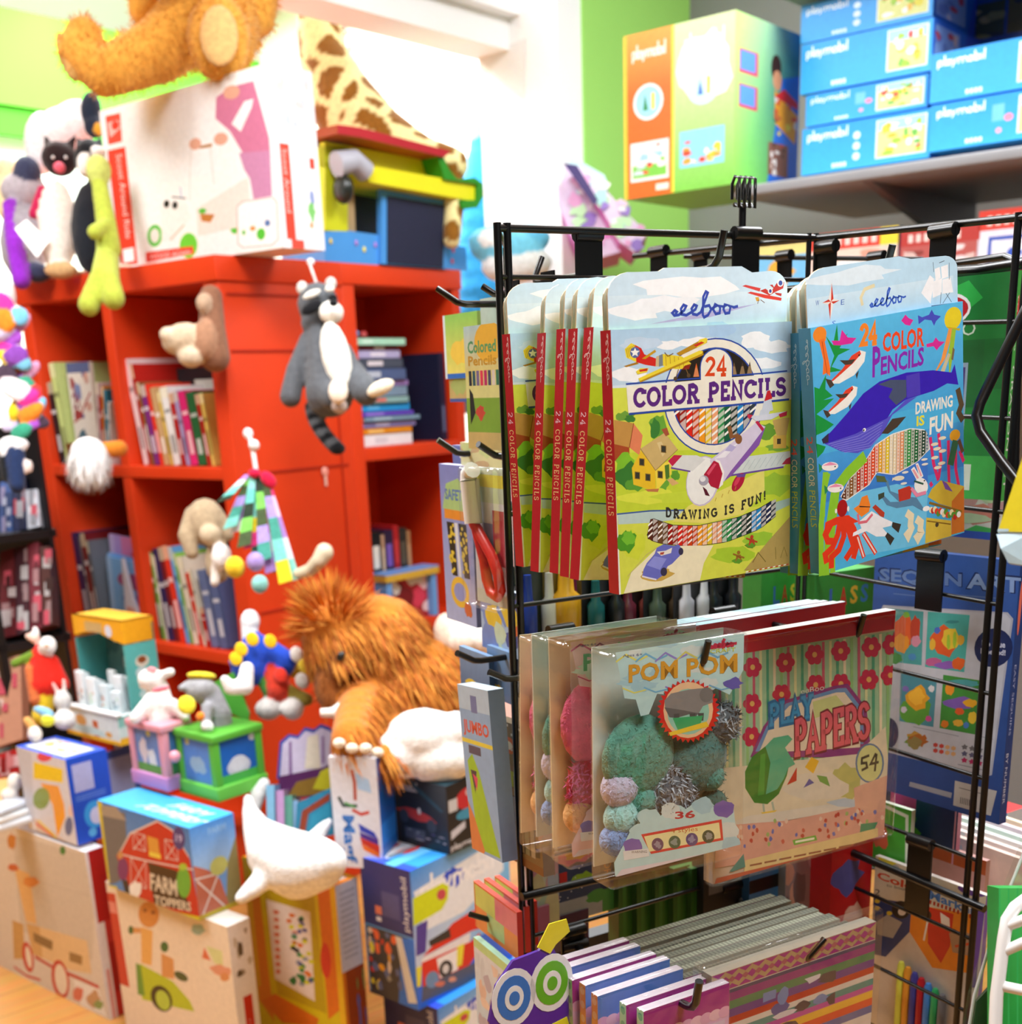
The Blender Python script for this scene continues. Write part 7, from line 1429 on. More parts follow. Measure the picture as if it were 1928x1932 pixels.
A_ = Art('1f3f8a'); A_.rect(.15, .4, .85, .9, '8a90b8'); A_.rect(.1, .0, .8, .3, '1a3270')
carton('toy_carton', 'navy carton tucked behind the blue bead maze carton', 'toy carton', (205, 1560), 1424, 200, 256, d=2.8, cols=('24489a', '1f3f8a', '2a58b8'), R=A_)
def puzzle_art():
    A = Art('d8c818'); s = Sk(A, [(496, 1990), (660, 2050), (626, 1672), (456, 1635)], 3.57, 420, 1400)
    s.p('e0881c', 170, 1080, 250, 1100, 350, 1932, 250, 1800); s.p('e0b01c', 130, 860, 170, 860, 260, 1700, 220, 1700); s.p('e07a1c', 300, 960, 420, 900, 640, 950, 650, 1010, 540, 1040, 320, 1020); s.p('e0781c', 620, 1000, 700, 980, 780, 1800, 700, 1880); s.p('e0781c', 270, 1800, 350, 1740, 640, 1880, 620, 1932, 400, 1932); s.p('eac020', 700, 980, 740, 980, 830, 1899, 780, 1899)
    s.p('c0a818', 270, 1030, 600, 1060, 690, 1840, 370, 1740); s.p('e8dcd4', 290, 1110, 575, 1165, 612, 1765, 350, 1640); s.p('eee4de', 300, 1125, 565, 1175, 600, 1740, 355, 1625)
    for y in range(0, 9): s.w('d87a5a', 355 + y * 2, 1190 + y * 50, 18, 16, y)
    r = random.Random(5)
    for i in range(36): s.w(r.choice(['c8862c', 'd8d82c', '3a8a4a', '5a5a9a', 'e07a2c', '9aa0b0', '3a3a3a']), 430 + r.uniform(0, 110) + i * 2.2, 1200 + i * 13, 18, 15, i)
    s.w('2f7a3a', 470, 1640, 22, 30, 2); s.w('2f7a3a', 530, 1620, 22, 30, 4); s.e('d8402c', 680, 1480, 34, 120, -.06); return A
def puzzle_side():
    A = Art('8a3a12'); A.rect(.0, .58, .98, 1, 'b8bcd0'); A.lines(.15, .62, .9, .96, 12, '9a9eb4'); A.rect(0, 0, .15, .58, 'c8701c'); A.blobs(.5, .2, .98, .56, ['6a8a4a', '5a5a9a', 'c8a03a'], 8, 4, .2); A.rect(.4, .0, .95, .16, 'b8b82c'); A.rect(.55, .02, .85, .13, 'c0b8b8'); return A
T = Art('e8881c'); T.rect(.3, .1, .95, .8, 'e8e0dc'); T.rect(0, .85, 1, 1, 'e8c020')
PZ = carton('toy_carton', 'yellow and orange puzzle carton standing on end under the white whale', 'toy carton', (664, 2052), 1672, 456, 673, z=0, cols=('d8c818', '8a3a12', 'e8881c'), L=puzzle_art(), R=puzzle_side(), T=T, full=True)
def fig_word(A, x0, y0, x1, y1, col, w=.1):
    """the rounded white name across the blue cartons"""
    f = lambda x, y: (x0 + (x1 - x0) * x, y0 + (y1 - y0) * y)
    L = [[(.02, .0), (.02, .6)], arc(.06, .42, .045, .2, -180, 180, 10), [(.145, .2), (.145, .98)], arc(.21, .4, .04, .19, 0, 360, 10), [(.255, .2), (.255, .6)], [(.29, .6), (.32, .25)], [(.37, .6), (.3, .0)], [(.41, .2), (.41, .6)], arc(.45, .4, .04, .2, 180, 0, 8) + [(.49, .2)], arc(.53, .4, .04, .2, 180, 0, 8) + [(.57, .2)], arc(.64, .4, .045, .2, 0, 360, 10), [(.72, .2), (.72, .95)], arc(.765, .4, .045, .2, -180, 180, 10), [(.845, .2), (.845, .6)], [(.9, .2), (.9, .98)]]
    A.strokes([[f(*q) for q in p] for p in L], w * (y1 - y0), col)
def police_front():
    A = Art('2a6ae0'); s = Sk(A, [(790, 1907), (985, 1830), (955, 1600), (771, 1644)], 3.57, 420, 1400)
    A.grad(0, .3, 1, 1, 'c8d4e8', '4ab0f0', '8ac8f4', '3a90e8'); s.p('e8eef4', 1280, 1000, 1880, 760, 1900, 960, 1640, 1180, 1360, 1260); s.w('2a50d0', 1560, 950, 70, 60, 3)
    fig_word(A, .08, .72, .9, .92, 'f6f8fa', .13)
    s.p('d0e020', 1275, 1040, 1480, 975, 1525, 1000, 1520, 1080, 1480, 1140, 1280, 1215); s.e('c84a5a', 1475, 1045, 32, 34); s.p('4a3a9a', 1300, 1220, 1380, 1190, 1370, 1400, 1300, 1420)
    s.p('d82a20', 1380, 1400, 1560, 1240, 1700, 1180, 1900, 1200, 1900, 1290, 1700, 1310, 1350, 1430); s.p('2a2c30', 1390, 1330, 1540, 1270, 1550, 1330, 1400, 1370); s.p('e8e6ea', 1340, 1440, 1690, 1320, 1690, 1400, 1500, 1470, 1340, 1480); s.p('d82a20', 1340, 1470, 1700, 1380, 1760, 1330, 1770, 1440, 1680, 1560, 1560, 1590, 1350, 1640); s.p('f0eeee', 1450, 1460, 1620, 1410, 1610, 1560, 1480, 1600); s.e('2a2c2e', 1520, 1540, 50, 60); s.e('d8d8d8', 1520, 1540, 24, 32); s.p('e8e03a', 1600, 1400, 1650, 1385, 1640, 1530, 1600, 1540); s.p('e8e03a', 1295, 1500, 1340, 1490, 1335, 1630, 1295, 1640)
    s.p('50586a', 1350, 1640, 1700, 1540, 1900, 1480, 1900, 1620, 1340, 1750); s.e('6a90b8', 1420, 1600, 50, 60); s.w('d8785a', 1480, 1640, 40, 20, 4); s.w('e09a7a', 1570, 1620, 30, 20, 5); return A
def police_side(k=0):
    A = Art('2c2f6a'); A.rect(0, 0, 1, .52, '3a3a40'); A.poly([(.6, 0), (1, 0), (1, .52), (.75, .5)], '2a70d0'); A.blobs(.05, .05, .7, .5, ['c83a2a', 'e0a02a', 'd8c8b8', '8a8a80', 'd8d03a', '5a6a9a', 'e86a3a'], 34, 5, .12); A.poly([(.62, .5), (.75, .5), (.98, .05), (.8, .03)], 'd8d4c8'); A.stroke([(.02, .02), (.02, .52), (.98, .52)], .012, '5a9ad8'); A.rect(.4, .62, .75, .8, '4a4a7a'); A.rect(.25, .62, .38, .68, 'd8785a'); A.rect(.26, .57, .36, .6, 'e0e0e8'); A.vtext('playmobil', .8, .56, .95, .94, 'e0d8d0', up=True); return A
T = Art('3a9aec'); T.rect(0, 0, .4, 1, 'e0e4ec'); T.blobs(.05, .1, .5, .9, ['d83a2a', 'f0eeee', 'e0b8a8', '8a9aa8'], 14, 4, .2); T.rect(.0, .0, 1, .08, '3a5ae0'); T.rect(.5, 0, .7, 1, '6ac0f4')
PF2, P2_, l2, r2, h2 = carton('toy_carton', 'lower blue carton with police car picture, only its top edge in view', 'toy carton', (835, 2070), 1904, 722, 985, z=0, cols=('2c2f6a', '2a80e0', '3a9aec'), L=police_side(), R=police_front(), T=T, full=True)
PF, P1_, l1, r1, h1 = carton('toy_carton', 'big blue carton with red rescue truck and lime price sticker', 'toy carton', (790, 1907), 1644, 678, 958, z=h2 + .001, cols=('2c2f6a', '2a80e0', '3a9aec'), L=police_side(), R=police_front(), T=T, full=True)
def race_art():
    A = Art('22262c'); A.grad(0, 0, 1, 1, '16181c', '2c3138'); fig_word(A, .02, .78, .55, .95, 'b8bcc0', .13); A.poly([(.1, .5), (.3, .56), (.5, .55), (.7, .5), (.82, .42), (.5, .38), (.25, .44)], 'b83a30'); A.ell(.25, .42, .08, .1, '3a4048'); A.ell(.72, .36, .08, .1, '3a4048'); A.ell(.52, .54, .03, .05, 'c8c8c8'); A.rect(.25, .1, .6, .26, '4a4e58'); A.blobs(.3, .1, .95, .24, ['5a5e68', '8a8a90', 'b8a8a8', '6a5a8a'], 10, 3, .12); A.poly([(.3, .95), (.9, .6), (.94, .62), (.4, .98)], '2a4a5a'); return A
def race_side():
    A = Art('1c1f24'); A.ell(.65, .72, .4, .16, 'c02a34'); A.ell(.75, .8, .2, .08, 'd0b8b8'); A.ell(.6, .5, .35, .08, '3a90b0'); A.rect(.05, .6, .3, .78, 'c8c8c8'); A.poly([(.08, .2), (.5, .3), (.5, .4), (.08, .32)], 'c8c8d0'); fig_word(A, .05, .02, .98, .14, 'd8d8dc', .13); return A
RC = carton('toy_carton', 'black racing car carton under the white round plush', 'toy carton', (848, 1613), 1484, 731, 905, z=h1 + h2 + .002, cols=('22262c', '1c1f24', '26404a'), L=race_art(), R=race_side(), full=True)
def mag_art():
    A = Art('dcdce4'); s = Sk(A, [(644, 1640), (722, 1620), (697, 1431), (619, 1431)], 3.57, 420, 1400)
    s.l('b04a34', .03, 860, 190, 880, 260, 890, 370); s.p('a8c8e8', 880, 200, 960, 240, 980, 320, 900, 300); s.l('3a4a4a', .03, 790, 370, 820, 420, 900, 410); s.l('4aa04a', .02, 830, 400, 890, 420); s.l('c83a2a', .03, 880, 440, 930, 460, 970, 440)
    A.vtext('B:Magf', .12, .04, .45, .48, '2a70c0'); s.p('2a3ab0', 915, 520, 1010, 560, 1035, 600, 930, 570); s.p('4a2a8a', 925, 575, 1035, 600, 1040, 640, 935, 610); s.p('c83020', 930, 610, 1045, 640, 1050, 690, 945, 650); s.p('e8701c', 940, 650, 1050, 690, 1050, 720, 960, 690); return A
A_ = Art('1c50a0'); A_.grad(0, 0, 1, 1, '2a80d8', '12408a'); A_.rect(0, .2, 1, .4, '3a90e0')
carton('toy_carton', 'tall white magnet block carton with blue side, between whale and black carton', 'toy carton', (724, 1640), 1431, 619, 738, z=h1 + h2 - .02, th=-26, cols=('dcdce4', '1c50a0', 'e4e4ec'), L=mag_art(), R=A_)
# low book stand against the red panel
def slab(name, label, cat, pts, d, th, col, side=None, m='printed_card', A=None, group=None, dd=None):
    """flat board with a real thickness, outline measured in the photo, at its own distance"""
    P = [at(x, y, d if dd is None else dd[i]) for i, (x, y) in enumerate(pts)]; b = P[0]; n = np.cross(P[1] - P[0], P[-1] - P[0]); n /= np.linalg.norm(n); n = n if n @ (EYE - b) > 0 else -n
    F_ = [q - b for q in P]; K = len(F_); mb = MB(); fr = list(range(K))
    mb.add(F_ + [q - n * th for q in F_], [fr, [k + K for k in fr[::-1]]] + [(i, (i + 1) % K, (i + 1) % K + K, i + K) for i in fr], [col, side or col] + [side or col] * K)
    if A:
        for k, (cc, *xy) in enumerate(A):
            Q = [on(xy[i], xy[i + 1], b, n) - b + n * .0004 * (k + 1) for i in range(0, len(xy), 2)]; mb.add(Q, [list(range(len(Q)))], cc)
    o = mb.build(name, m, None, b); tag(o, label, cat, group); return o
scal = [(522, 1470), (528, 1400), (545, 1385), (562, 1388), (575, 1372), (592, 1376), (605, 1366), (622, 1372), (628, 1380), (628, 1470)]
slab('display_board', 'white scalloped sign board with blue rim beside the red panel, low down', 'sign', scal, 2.6, .01, '3a50a8', '3a50a8', A=[('d0c4dc', 528, 1468, 533, 1404, 547, 1391, 563, 1394, 576, 1379, 592, 1383, 605, 1373, 624, 1380, 624, 1468), ('8a6a9a', 545, 1468, 545, 1400, 550, 1398, 552, 1468), ('e8dcc8', 575, 1450, 580, 1390, 600, 1385, 605, 1450), ('9a7aa8', 607, 1440, 607, 1390, 611, 1388, 612, 1440)])
slab('book', 'dark purple and gold book leaning in the low stand under the scalloped board', 'book', [(524, 1510), (526, 1465), (610, 1448), (624, 1440), (626, 1500)], 2.5, .02, '4a1a4a', '3a1030', A=[('7a5a1c', 540, 1505, 560, 1475, 600, 1465, 612, 1498), ('a8a01c', 590, 1488, 605, 1455, 624, 1446, 624, 1492)])
slab('book', 'teal book with brown frame leaning in front of the purple book', 'book', [(556, 1590), (560, 1515), (625, 1486), (630, 1575)], 2.42, .02, '2a7a9a', '4a8ab0', A=[('8a3a24', 562, 1580, 570, 1530, 622, 1496, 622, 1510, 582, 1535, 574, 1580), ('2a8aa8', 580, 1575, 588, 1536, 622, 1514, 626, 1570)])
for i, (x, c, nm) in enumerate(((504, '7ab0d0', 'pale blue'), (522, 'b890c0', 'lilac'), (538, '5a9a8a', 'sea green'), (548, '90b8e0', 'powder blue'))):
    slab('book', f'thin {nm} book, {("first", "second", "third", "fourth")[i]} of the thin ones left of the teal book', 'book', [(x, 1580), (x - 2, 1482 + i * 10), (x + 13, 1480 + i * 10), (x + 15, 1580)], 2.44 + i * .005, .1, c)
# yellow and teal counter display
def counter_display():
    K = at(258, 1400, 2.75); a, b = yaw(-50), yaw(40); h = zlen(K, 1172); L_ = ulen(K + Z * h * .9, a, 138); Rr = ulen(K + Z * h * .9, b, 290)
    o = empty('counter_display', 'yellow and teal counter display with arched opening, left of the music boxes', 'counter display', K, math.radians(50))
    def side():
        A = Art('5ab4b0'); A.ell(.5, .75, .22, .08, 'd8d0c0'); A.ell(.5, .77, .14, .05, '8a4a24'); A.ell(.45, .6, .2, .07, 'c8dce0'); A.ell(.5, .42, .2, .07, 'e0d8c8'); A.ell(.5, .44, .12, .045, '9a5a2a'); A.ell(.5, .3, .22, .06, 'b8d8d8'); return A
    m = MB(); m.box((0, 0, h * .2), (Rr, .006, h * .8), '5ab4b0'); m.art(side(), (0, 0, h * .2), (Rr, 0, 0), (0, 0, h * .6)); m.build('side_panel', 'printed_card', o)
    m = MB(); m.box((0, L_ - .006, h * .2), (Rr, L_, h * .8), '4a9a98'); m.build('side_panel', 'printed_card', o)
    A = Art('6a9a98'); A.blobs(0, 0, 1, 1, ['b8c8c8', 'd8dcd8', '4a7a7a', 'c88a6a', '8ab0b0'], 16, 2, .2)
    m = MB(); m.box((Rr - .006, 0, h * .2), (Rr, L_, h * .95), '6a9a98'); m.art(A, (Rr - .006, L_, h * .2), (0, -L_, 0), (0, 0, h * .7)); m.build('back_panel', 'printed_card', o)
    m = MB(); pr = [(0, h * .81), (L_ * .2, h * .83), (L_ * .5, h * .88), (L_ * .8, h * .86), (L_, h * .82), (L_, h), (0, h)]
    m.prism(pr, (0, 0, 0), (0, 1, 0), (0, 0, 1), (.006, 0, 0), 'f0ac1c'); m.box((.006, 0, h * .81), (Rr, .006, h), 'eaa41c'); m.box((.006, L_ - .006, h * .81), (Rr, L_, h), 'eaa41c'); m.box((.0, 0, h * .985), (Rr, L_, h), 'f4c040')
    A2 = Art(); A2.rect(.25, .3, .6, .75, 'c8a86a'); A2.ell(.72, .45, .07, .28, 'd8dcec'); m.art(A2, (-.0005, L_, h * .82), (0, -L_, 0), (0, 0, h * .18)); m.build('header', 'printed_card', o)
    A3_ = Art('e0e8ea'); A3_.rect(0, 0, 1, .14, 'f0b82c'); A3_.ell(.3, .6, .1, .2, 'e8b06a'); A3_.rect(.52, .1, .62, .7, 'c8603a'); A3_.ell(.8, .3, .06, .1, 'e0a04a'); A3_.wob(.45, .3, .3, .15, 'c0dce4', 3)
    A4 = Art('cfe4e4'); A4.rect(0, 0, 1, .25, 'f0b82c'); A4.poly([(0, .6), (1, .9), (1, 1), (0, 1)], '8ac8c0')
    m = MB(); m.box((-.04, 0, 0), (Rr, L_ + .02, h * .24), 'e0e8ea'); m.art(A3_, (-.04, L_ + .02, 0), (0, -L_ - .02, 0), (0, 0, h * .24)); m.art(A4, (-.04, 0, 0), (Rr + .04, 0, 0), (0, 0, h * .24)); m.bevbox((-.045, -.004, h * .24), (-.03, L_ + .024, h * .27), 'f2f4f4', .003); m.build('tray', 'printed_card', o)
    r = random.Random(6)
    for i in range(11):
        y = L_ * (.08 + .08 * i); x = -.02 + .02 * (i % 3); z = h * .24
        m = MB(); m.bevbox((0, 0, 0), (.012, .028, .05 + .03 * ((i * 7) % 4) / 3), r.choice(['e8eef0', 'e0e6ea', 'd8e4e8']), .003); B = Art(); B.blobs(.15, .2, .85, .8, ['c88a70', '8ab0c0', 'b8d8c0', 'd8b8a8', '6a8a9a'], 5, i, .25); m.art(B, (0, .028, 0), (0, -.028, 0), (0, 0, .05))
        q = K + b * x + a * y + Z * (z + .001); p = m.build('sample_pack', 'printed_card', None, q, math.radians(50 + r.uniform(-14, 14))); tag(p, f'{ON[i]} small white pack from the right in the yellow and teal display tray', 'sample pack', 'small white packs in the display tray')
counter_display()
# musical pop-up boxes
def music_box(label, k, top, lx, rx, d, frame, pan, pan2, low, L, R):
    o, P, l, r, h = carton('music_box', label, 'music box', k, top, lx, rx, d=d, cols=(pan, pan2, frame), L=L, R=R, full=True)
    for nm, lo, hi in (('corner_post', (-.005, -.005, 0), (.012, .012, h)), ('corner_post', (-.005, l - .012, 0), (.012, l + .005, h)), ('corner_post', (r - .012, -.005, 0), (r + .005, .012, h))): MB().bevbox(lo, hi, frame, .003).build(nm, 'painted_wood', o)
    m = MB(); m.bevbox((-.008, -.008, h - .012), (r + .008, l + .008, h + .004), frame, .004); m.build('rim', 'painted_wood', o)
    m = MB(); m.bevbox((-.008, -.008, 0), (r + .008, l + .008, h * .22), low, .003); m.build('base', 'painted_wood', o)
    return o, P, l, r, h
A_ = Art('6a8ac0'); A_.wob(.35, .55, .12, .22, 'd8c8c8', 2); A_.wob(.6, .45, .12, .16, 'e0e0e0', 3); A_.rect(0, .2, 1, .36, '5a9a4a'); A_.ell(.55, .85, .06, .05, 'e0d86a')
A2 = Art('4a7ab0'); A2.rect(0, 0, 1, .4, '3a7a4a')
MB1 = music_box('pink rimmed music box with white lamb, left of the green rimmed one', (319, 1492), 1372, 244, 352, 2.5, 'e09aa8', '6a8ac0', '4a7ab0', 'c88ac0', A_, A2)
A_ = Art('5a86c4'); A_.wob(.5, .5, .22, .14, '9ab0c0', 3); A_.ell(.25, .85, .06, .06, 'd8d07a'); A_.rect(0, 0, 1, .2, '2a5aa0')
A2 = Art('1c62b8'); A2.ell(.5, .45, .26, .14, 'c8ccd8'); A2.ell(.5, .5, .2, .12, 'd8dce4'); A2.rect(0, .2, 1, .36, '4ab04a'); A2.ell(.85, .85, .08, .06, 'd8dce4')
MB2 = music_box('green rimmed blue music box with grey donkey popping out', (414, 1512), 1392, 334, 486, 2.45, '5ab03a', '5a86c4', '1c62b8', '6ac44a', A_, A2)
m = MB(); m.ell((0, 0, 0), .012, 'f0a0b0'); tag(m.build('crank_knob', 'plastic', None, at(330, 1427, 2.46)), 'pink round crank knob between the two music boxes', 'knob')
slab('box_lid', 'open green lid standing up behind the grey donkey', 'lid', [(405, 1330), (398, 1290), (440, 1268), (470, 1345), (468, 1362)], 2.55, .012, '3f8a2a', '3f8a2a')

# ---------------------------------------------------------------- alcove shelf on the right and its cartons
RB, RP, rl, rr_, rh = carton('toy_carton', 'orange and green carton with round badges on the alcove shelf', 'toy carton', (1383, 347), 18, 1176, 1511, d=2.75, cols=('8fd46a', '4aa83a', '7ac050'), full=True, L=(lambda A: (A.rect(0, 0, .47, 1, 'ee6a1c'), A.grad(0, .65, .47, 1, 'ee6a1c', 'f4a040'), A.rect(.0, 0, .03, 1, 'f4c83a'), A.rect(.445, 0, .47, 1, 'f0d83a'), A.grad(.47, 0, 1, 1, '7ac84a', 'd8f0b0'), A.wob(.74, .72, .24, .2, 'f4faf0', 3), fig_word(A, .08, .83, .42, .93, 'f8ece0', .13), fig_word(A, .56, .83, .94, .93, 'f8faf4', .13), A.ell(.23, .58, .14, .11, 'f4f6f4'), A.ell(.23, .58, .12, .095, '9ad8ec'), A.poly([(.18, .53), (.2, .63), (.23, .53)], '2a8a4a'), A.rect(.26, .53, .29, .63, 'f0d02a'), A.ell(.73, .6, .14, .1, 'bfe8f0'), A.poly([(.68, .56), (.7, .65), (.73, .56)], '3a70c0'), A.rect(.76, .56, .79, .66, 'e8d83a'), A.rect(.06, .1, .42, .34, 'f0f0ec'), A.rect(.08, .12, .4, .2, '7ac84a'), A.blobs(.08, .14, .4, .32, ['9ac8ec', 'f0f4f4', 'e84a3a', '7ac84a', 'c8d8e0'], 14, 3, .16), A.rect(.52, .14, .92, .36, '8ad0f0'), A.blobs(.55, .16, .9, .3, ['e8a03a', 'e04a2a', 'f4f0ea', 'e8c83a'], 14, 4, .16), A.rect(.3, .03, .42, .07, 'f8e8d8')) and A)(Art('8fd46a')),
    R=(lambda A: (A.grad(0, 0, 1, 1, '8ad84a', '2a8a70', '2a7aa0', 'c0e880'), A.poly([(.5, 0), (1, 0), (1, .75), (.72, .7)], '2a70d8'), A.rect(.06, .66, .34, .8, 'c84a5a'), A.rect(.08, .68, .3, .79, '5a90d8'), A.rect(.06, .46, .34, .6, 'c84a5a'), A.rect(.08, .48, .3, .59, '5a90d8'), A.ell(.62, .75, .08, .08, '3a2418'), A.ell(.64, .68, .07, .06, 'd89a70'), A.poly([(.6, .62), (.98, .5), (.95, .32), (.62, .42)], 'e8a02a'), A.blobs(.6, .34, .97, .58, ['e04a2a', '4a3a3a', 'f0d84a', 'e0d8d0', 'c86a3a'], 14, 4, .14), A.poly([(.6, .58), (.98, .54), (.98, .58), (.75, .64)], 'd82a2a'), A.rect(.52, .1, .84, .3, '8a5a4a'), A.blobs(.53, .1, .83, .3, ['e0c8b8', 'b84a3a', 'f0e8e0', '5a3a30'], 10, 6, .14)) and A)(Art('6ac04a')))
SHZ = RP[2] - .002
def shelf(name, p, x0, x1, z, dp, label):
    m = MB(); m.bevbox((x0, -.02, -.022), (x1, dp, 0), '8a8c90', .004); 
    o = m.build(name, 'grey_metal', None, (p[0], p[1], z), math.atan2(-E1[1], -E1[0])); tag(o, label, 'shelf')
    for x in (x0 + .3, x0 + 1.1):
        b = MB(); b.prism([(0, 0), (dp, 0), (dp, -.12), (dp - .04, -.12)], (x, 0, -.022), (0, 1, 0), (0, 0, 1), (.02, 0, 0), '6a6c70'); b.build('bracket', 'grey_metal', o)
q0 = on(1290, 394, RP - E2 * 0, E2); 
shelf('wall_shelf', A3(*(RP + E2 * .05)), -.02 - 0, 2.0, SHZ, .62, 'grey metal alcove shelf carrying the blue cartons')
shelf('wall_shelf', A3(*(RP + E2 * .18)), .0, 2.0, at(1300, 8, dep(RP) + .12)[2], .5, 'upper grey shelf above the blue cartons, cut by the frame top')
ZLO = on(1690, 545, RP + E2 * .1, E2)[2]
shelf('wall_shelf', A3(*(RP + E2 * .05)), .05, 2.2, ZLO - .002, .62, 'lower grey shelf carrying the red lidded toy cartons')
def blue_front(v):
    A = Art('2a9ce8'); A.grad(0, 0, 1, 1, '36a8f0', '2294e6'); fig_word(A, .04, .68, .4, .93, 'f2f8fc', .13); x0 = .6 if v != 2 else .68; A.rect(x0 - .01, .13, .97, .92, 'e8f0e0'); A.rect(x0, .15, .96, .9, 'd8dc8a'); A.rect(x0, .7, .96, .9, '9ad0ec'); A.blobs(x0 + .03, .18, .93, .85, ['e04a3a', '9ac83a', 'f0eee8', 'e8b03a', 'd8d03a', '6ab04a', 'f4f0f0'], 22, v, .16); A.rects([(.25 + .03 * k, .08, .272 + .03 * k, .17) for k in range(4)], 'e8f4fc')
    if v in (1, 4): 
        for k in range(3): A.ell(.44 + 0 * k, .25 + .22 * k, .028, .08, 'd8ecf8')
    if v in (3, 6): A.rect(.42, .45, .5, .8, '6ab8f0'); A.ell(.53, .5, .03, .08, 'e88aa0'); A.ell(.47, .25, .02, .06, 'e8a0b0')
    return A
def blue_side(v):
    A = Art('1a6ad0'); A.rect(.05, .1, .55, .9, '8ab0e0'); A.blobs(.05, .1, .5, .85, ['c84a5a', 'd8d8e8', '6a8ac8', 'e0c8c0'], 10, v, .2); A.poly([(.6, 0), (1, 0), (1, 1), (.7, 1)], '2a50c8'); return A
BDEP = 2.62
Kc = at(1753, 297, BDEP); zb = SHZ + .004
def blue_box(lb, kx, kt, kb, lx, rx, v, d=BDEP, dr=None):
    return carton('toy_carton', lb, 'toy carton', (kx, kb), kt, lx, rx, d=d, dr=dr, cols=('2a9ce8', '1a6ad0', '1858c0'), L=blue_front(v), R=blue_side(v), group='blue toy cartons on the alcove shelf')
blue_box('bottom blue carton of the taller stack on the alcove shelf', 1753, 203, 297, 1514, 1820, 4)
blue_box('thin inset blue carton second from the bottom of the taller stack', 1749, 138, 201, 1521, 1800, 3, BDEP + .004)
blue_box('blue carton third from the bottom of the taller stack', 1756, 32, 133, 1512, 1850, 2)
blue_box('topmost blue carton of the taller stack, cut by the frame', 1759, -48, 30, 1512, 1870, 1)
blue_box('lower of the two blue cartons at the right end of the alcove shelf', 2040, 150, 245, 1757, 2100, 6, 2.42, .2)
blue_box('upper of the two blue cartons at the right end of the alcove shelf', 2040, 46, 147, 1758, 2100, 5, 2.42, .2)
A_ = Art('1a50a0'); A_.rect(.3, .1, .6, .6, '3a4a3a'); A_.rect(.62, .1, .98, .7, '5a5a3a'); A_.blobs(.3, .1, .95, .6, ['8a8a5a', '2a3a4a', 'a89a6a'], 10, 3, .15)
carton('toy_carton', 'dark blue carton set back on top of the right blue cartons', 'toy carton', (1990, 60), -80, 1762, 2050, d=2.7, cols=('1a50a0', '14408a', '14408a'), L=A_, dr=.18)
for i, (kx, kb, kt, lx, c, lb) in enumerate(((1690, 540, 425, 1530, 'd83a2a', 'red and yellow lidded carton at the left of the lower alcove shelf'), (1842, 540, 420, 1700, 'b83a34', 'maroon carton in the middle of the lower alcove shelf'), (2000, 540, 380, 1848, 'd84030', 'white and blue carton with red lid at the right of the lower alcove shelf'))):
    A_ = Art(('f0d0c0', 'b85a54', 'e8e4f0')[i]); A_.rect(0, .72, 1, 1, c); A_.rects([(.1 + .1 * k, .78, .16 + .1 * k, .92) for k in range(7)], 'f0d8d0'); A_.blobs(.05, .05, .95, .68, (['f4f0ea', 'e8a08a', 'f0c8b0', 'c84a5a'], ['d8b8b0', '8a3a34', 'e8d8d8'], ['f4f4f8', '3a5ac0', 'e8e8f0', 'c8d0e8'])[i], 14, i, .2)
    if i == 0: A_.rect(.8, .72, 1, 1, 'f0d83a')
    if i == 2: A_.stroke([(.15, .1), (.15, .6), (.9, .6)], .05, '2a50b8')
    carton('toy_carton', lb, 'toy carton', None, kt, lx, kx + 24, P=on(kx, kb, RP + E2 * .1, E2) * A3(1, 1, 0) + Z * ZLO, cols=(c, '2a6ac0' if i == 0 else c, c), L=A_, dr=.12)
A_ = Art('7ac0e8'); A_.wob(.5, .5, .2, .3, 'f0b03a', 2); A_.rect(0, .8, 1, 1, 'f0e08a')
carton('toy_carton', 'pale blue carton with yellow figure left of the red lidded cartons', 'toy carton', None, 455, 1420, 1545, P=on(1530, 545, RP + E2 * .14, E2) * A3(1, 1, 0) + Z * ZLO, cols=('7ac0e8', '5aa0c8', '9ad0f0'), L=A_, dr=.1)
# two shiny pony print bags by the pillar
r = random.Random(3)
def bagart(x0, y0, x1, y1, n, seed):
    rr = random.Random(seed); out = []
    for i in range(n):
        t = rr.random(); x = x0 + (x1 - x0) * t + rr.uniform(-22, 22); y = y0 + (y1 - y0) * t + rr.uniform(-18, 18); a = rr.uniform(7, 15)
        out.append((rr.choice(['f4eef8', 'e8a8d8', '9a7ad0', 'b0e0e0', 'f0c8e8', 'c8f0c0', 'd878c0']), *[q for k in range(7) for q in (x + a * rr.uniform(.4, 1.5) * math.cos(k * .9), y + a * rr.uniform(.4, 1.3) * math.sin(k * .9))]))
    return out
slab('print_bag', 'lilac pony print bag hanging tilted by the white pillar, the left one', 'bag', [(1050, 308), (1080, 318), (1128, 385), (1172, 475), (1110, 492), (1075, 440), (1054, 380)], 3.45, .09, 'e0c8e8', 'd070b8', A=bagart(1062, 320, 1130, 470, 20, 2))
slab('print_bag', 'lilac pony print bag hanging tilted by the white pillar, the right one', 'bag', [(1088, 312), (1125, 338), (1180, 400), (1222, 440), (1196, 476), (1168, 455), (1130, 385)], 3.4, .09, 'e8d0f0', 'd060b0', A=bagart(1110, 335, 1200, 450, 18, 5) + [('3a2a6a', 1062, 310, 1088, 314, 1128, 380, 1120, 390)])
slab('hang_card', 'pale blue header card above the pony print bags', 'hang card', [(1050, 287), (1075, 293), (1140, 330), (1148, 350), (1125, 342), (1085, 318), (1050, 310)], 3.46, .06, 'c8e8f0', 'b8d8e0')
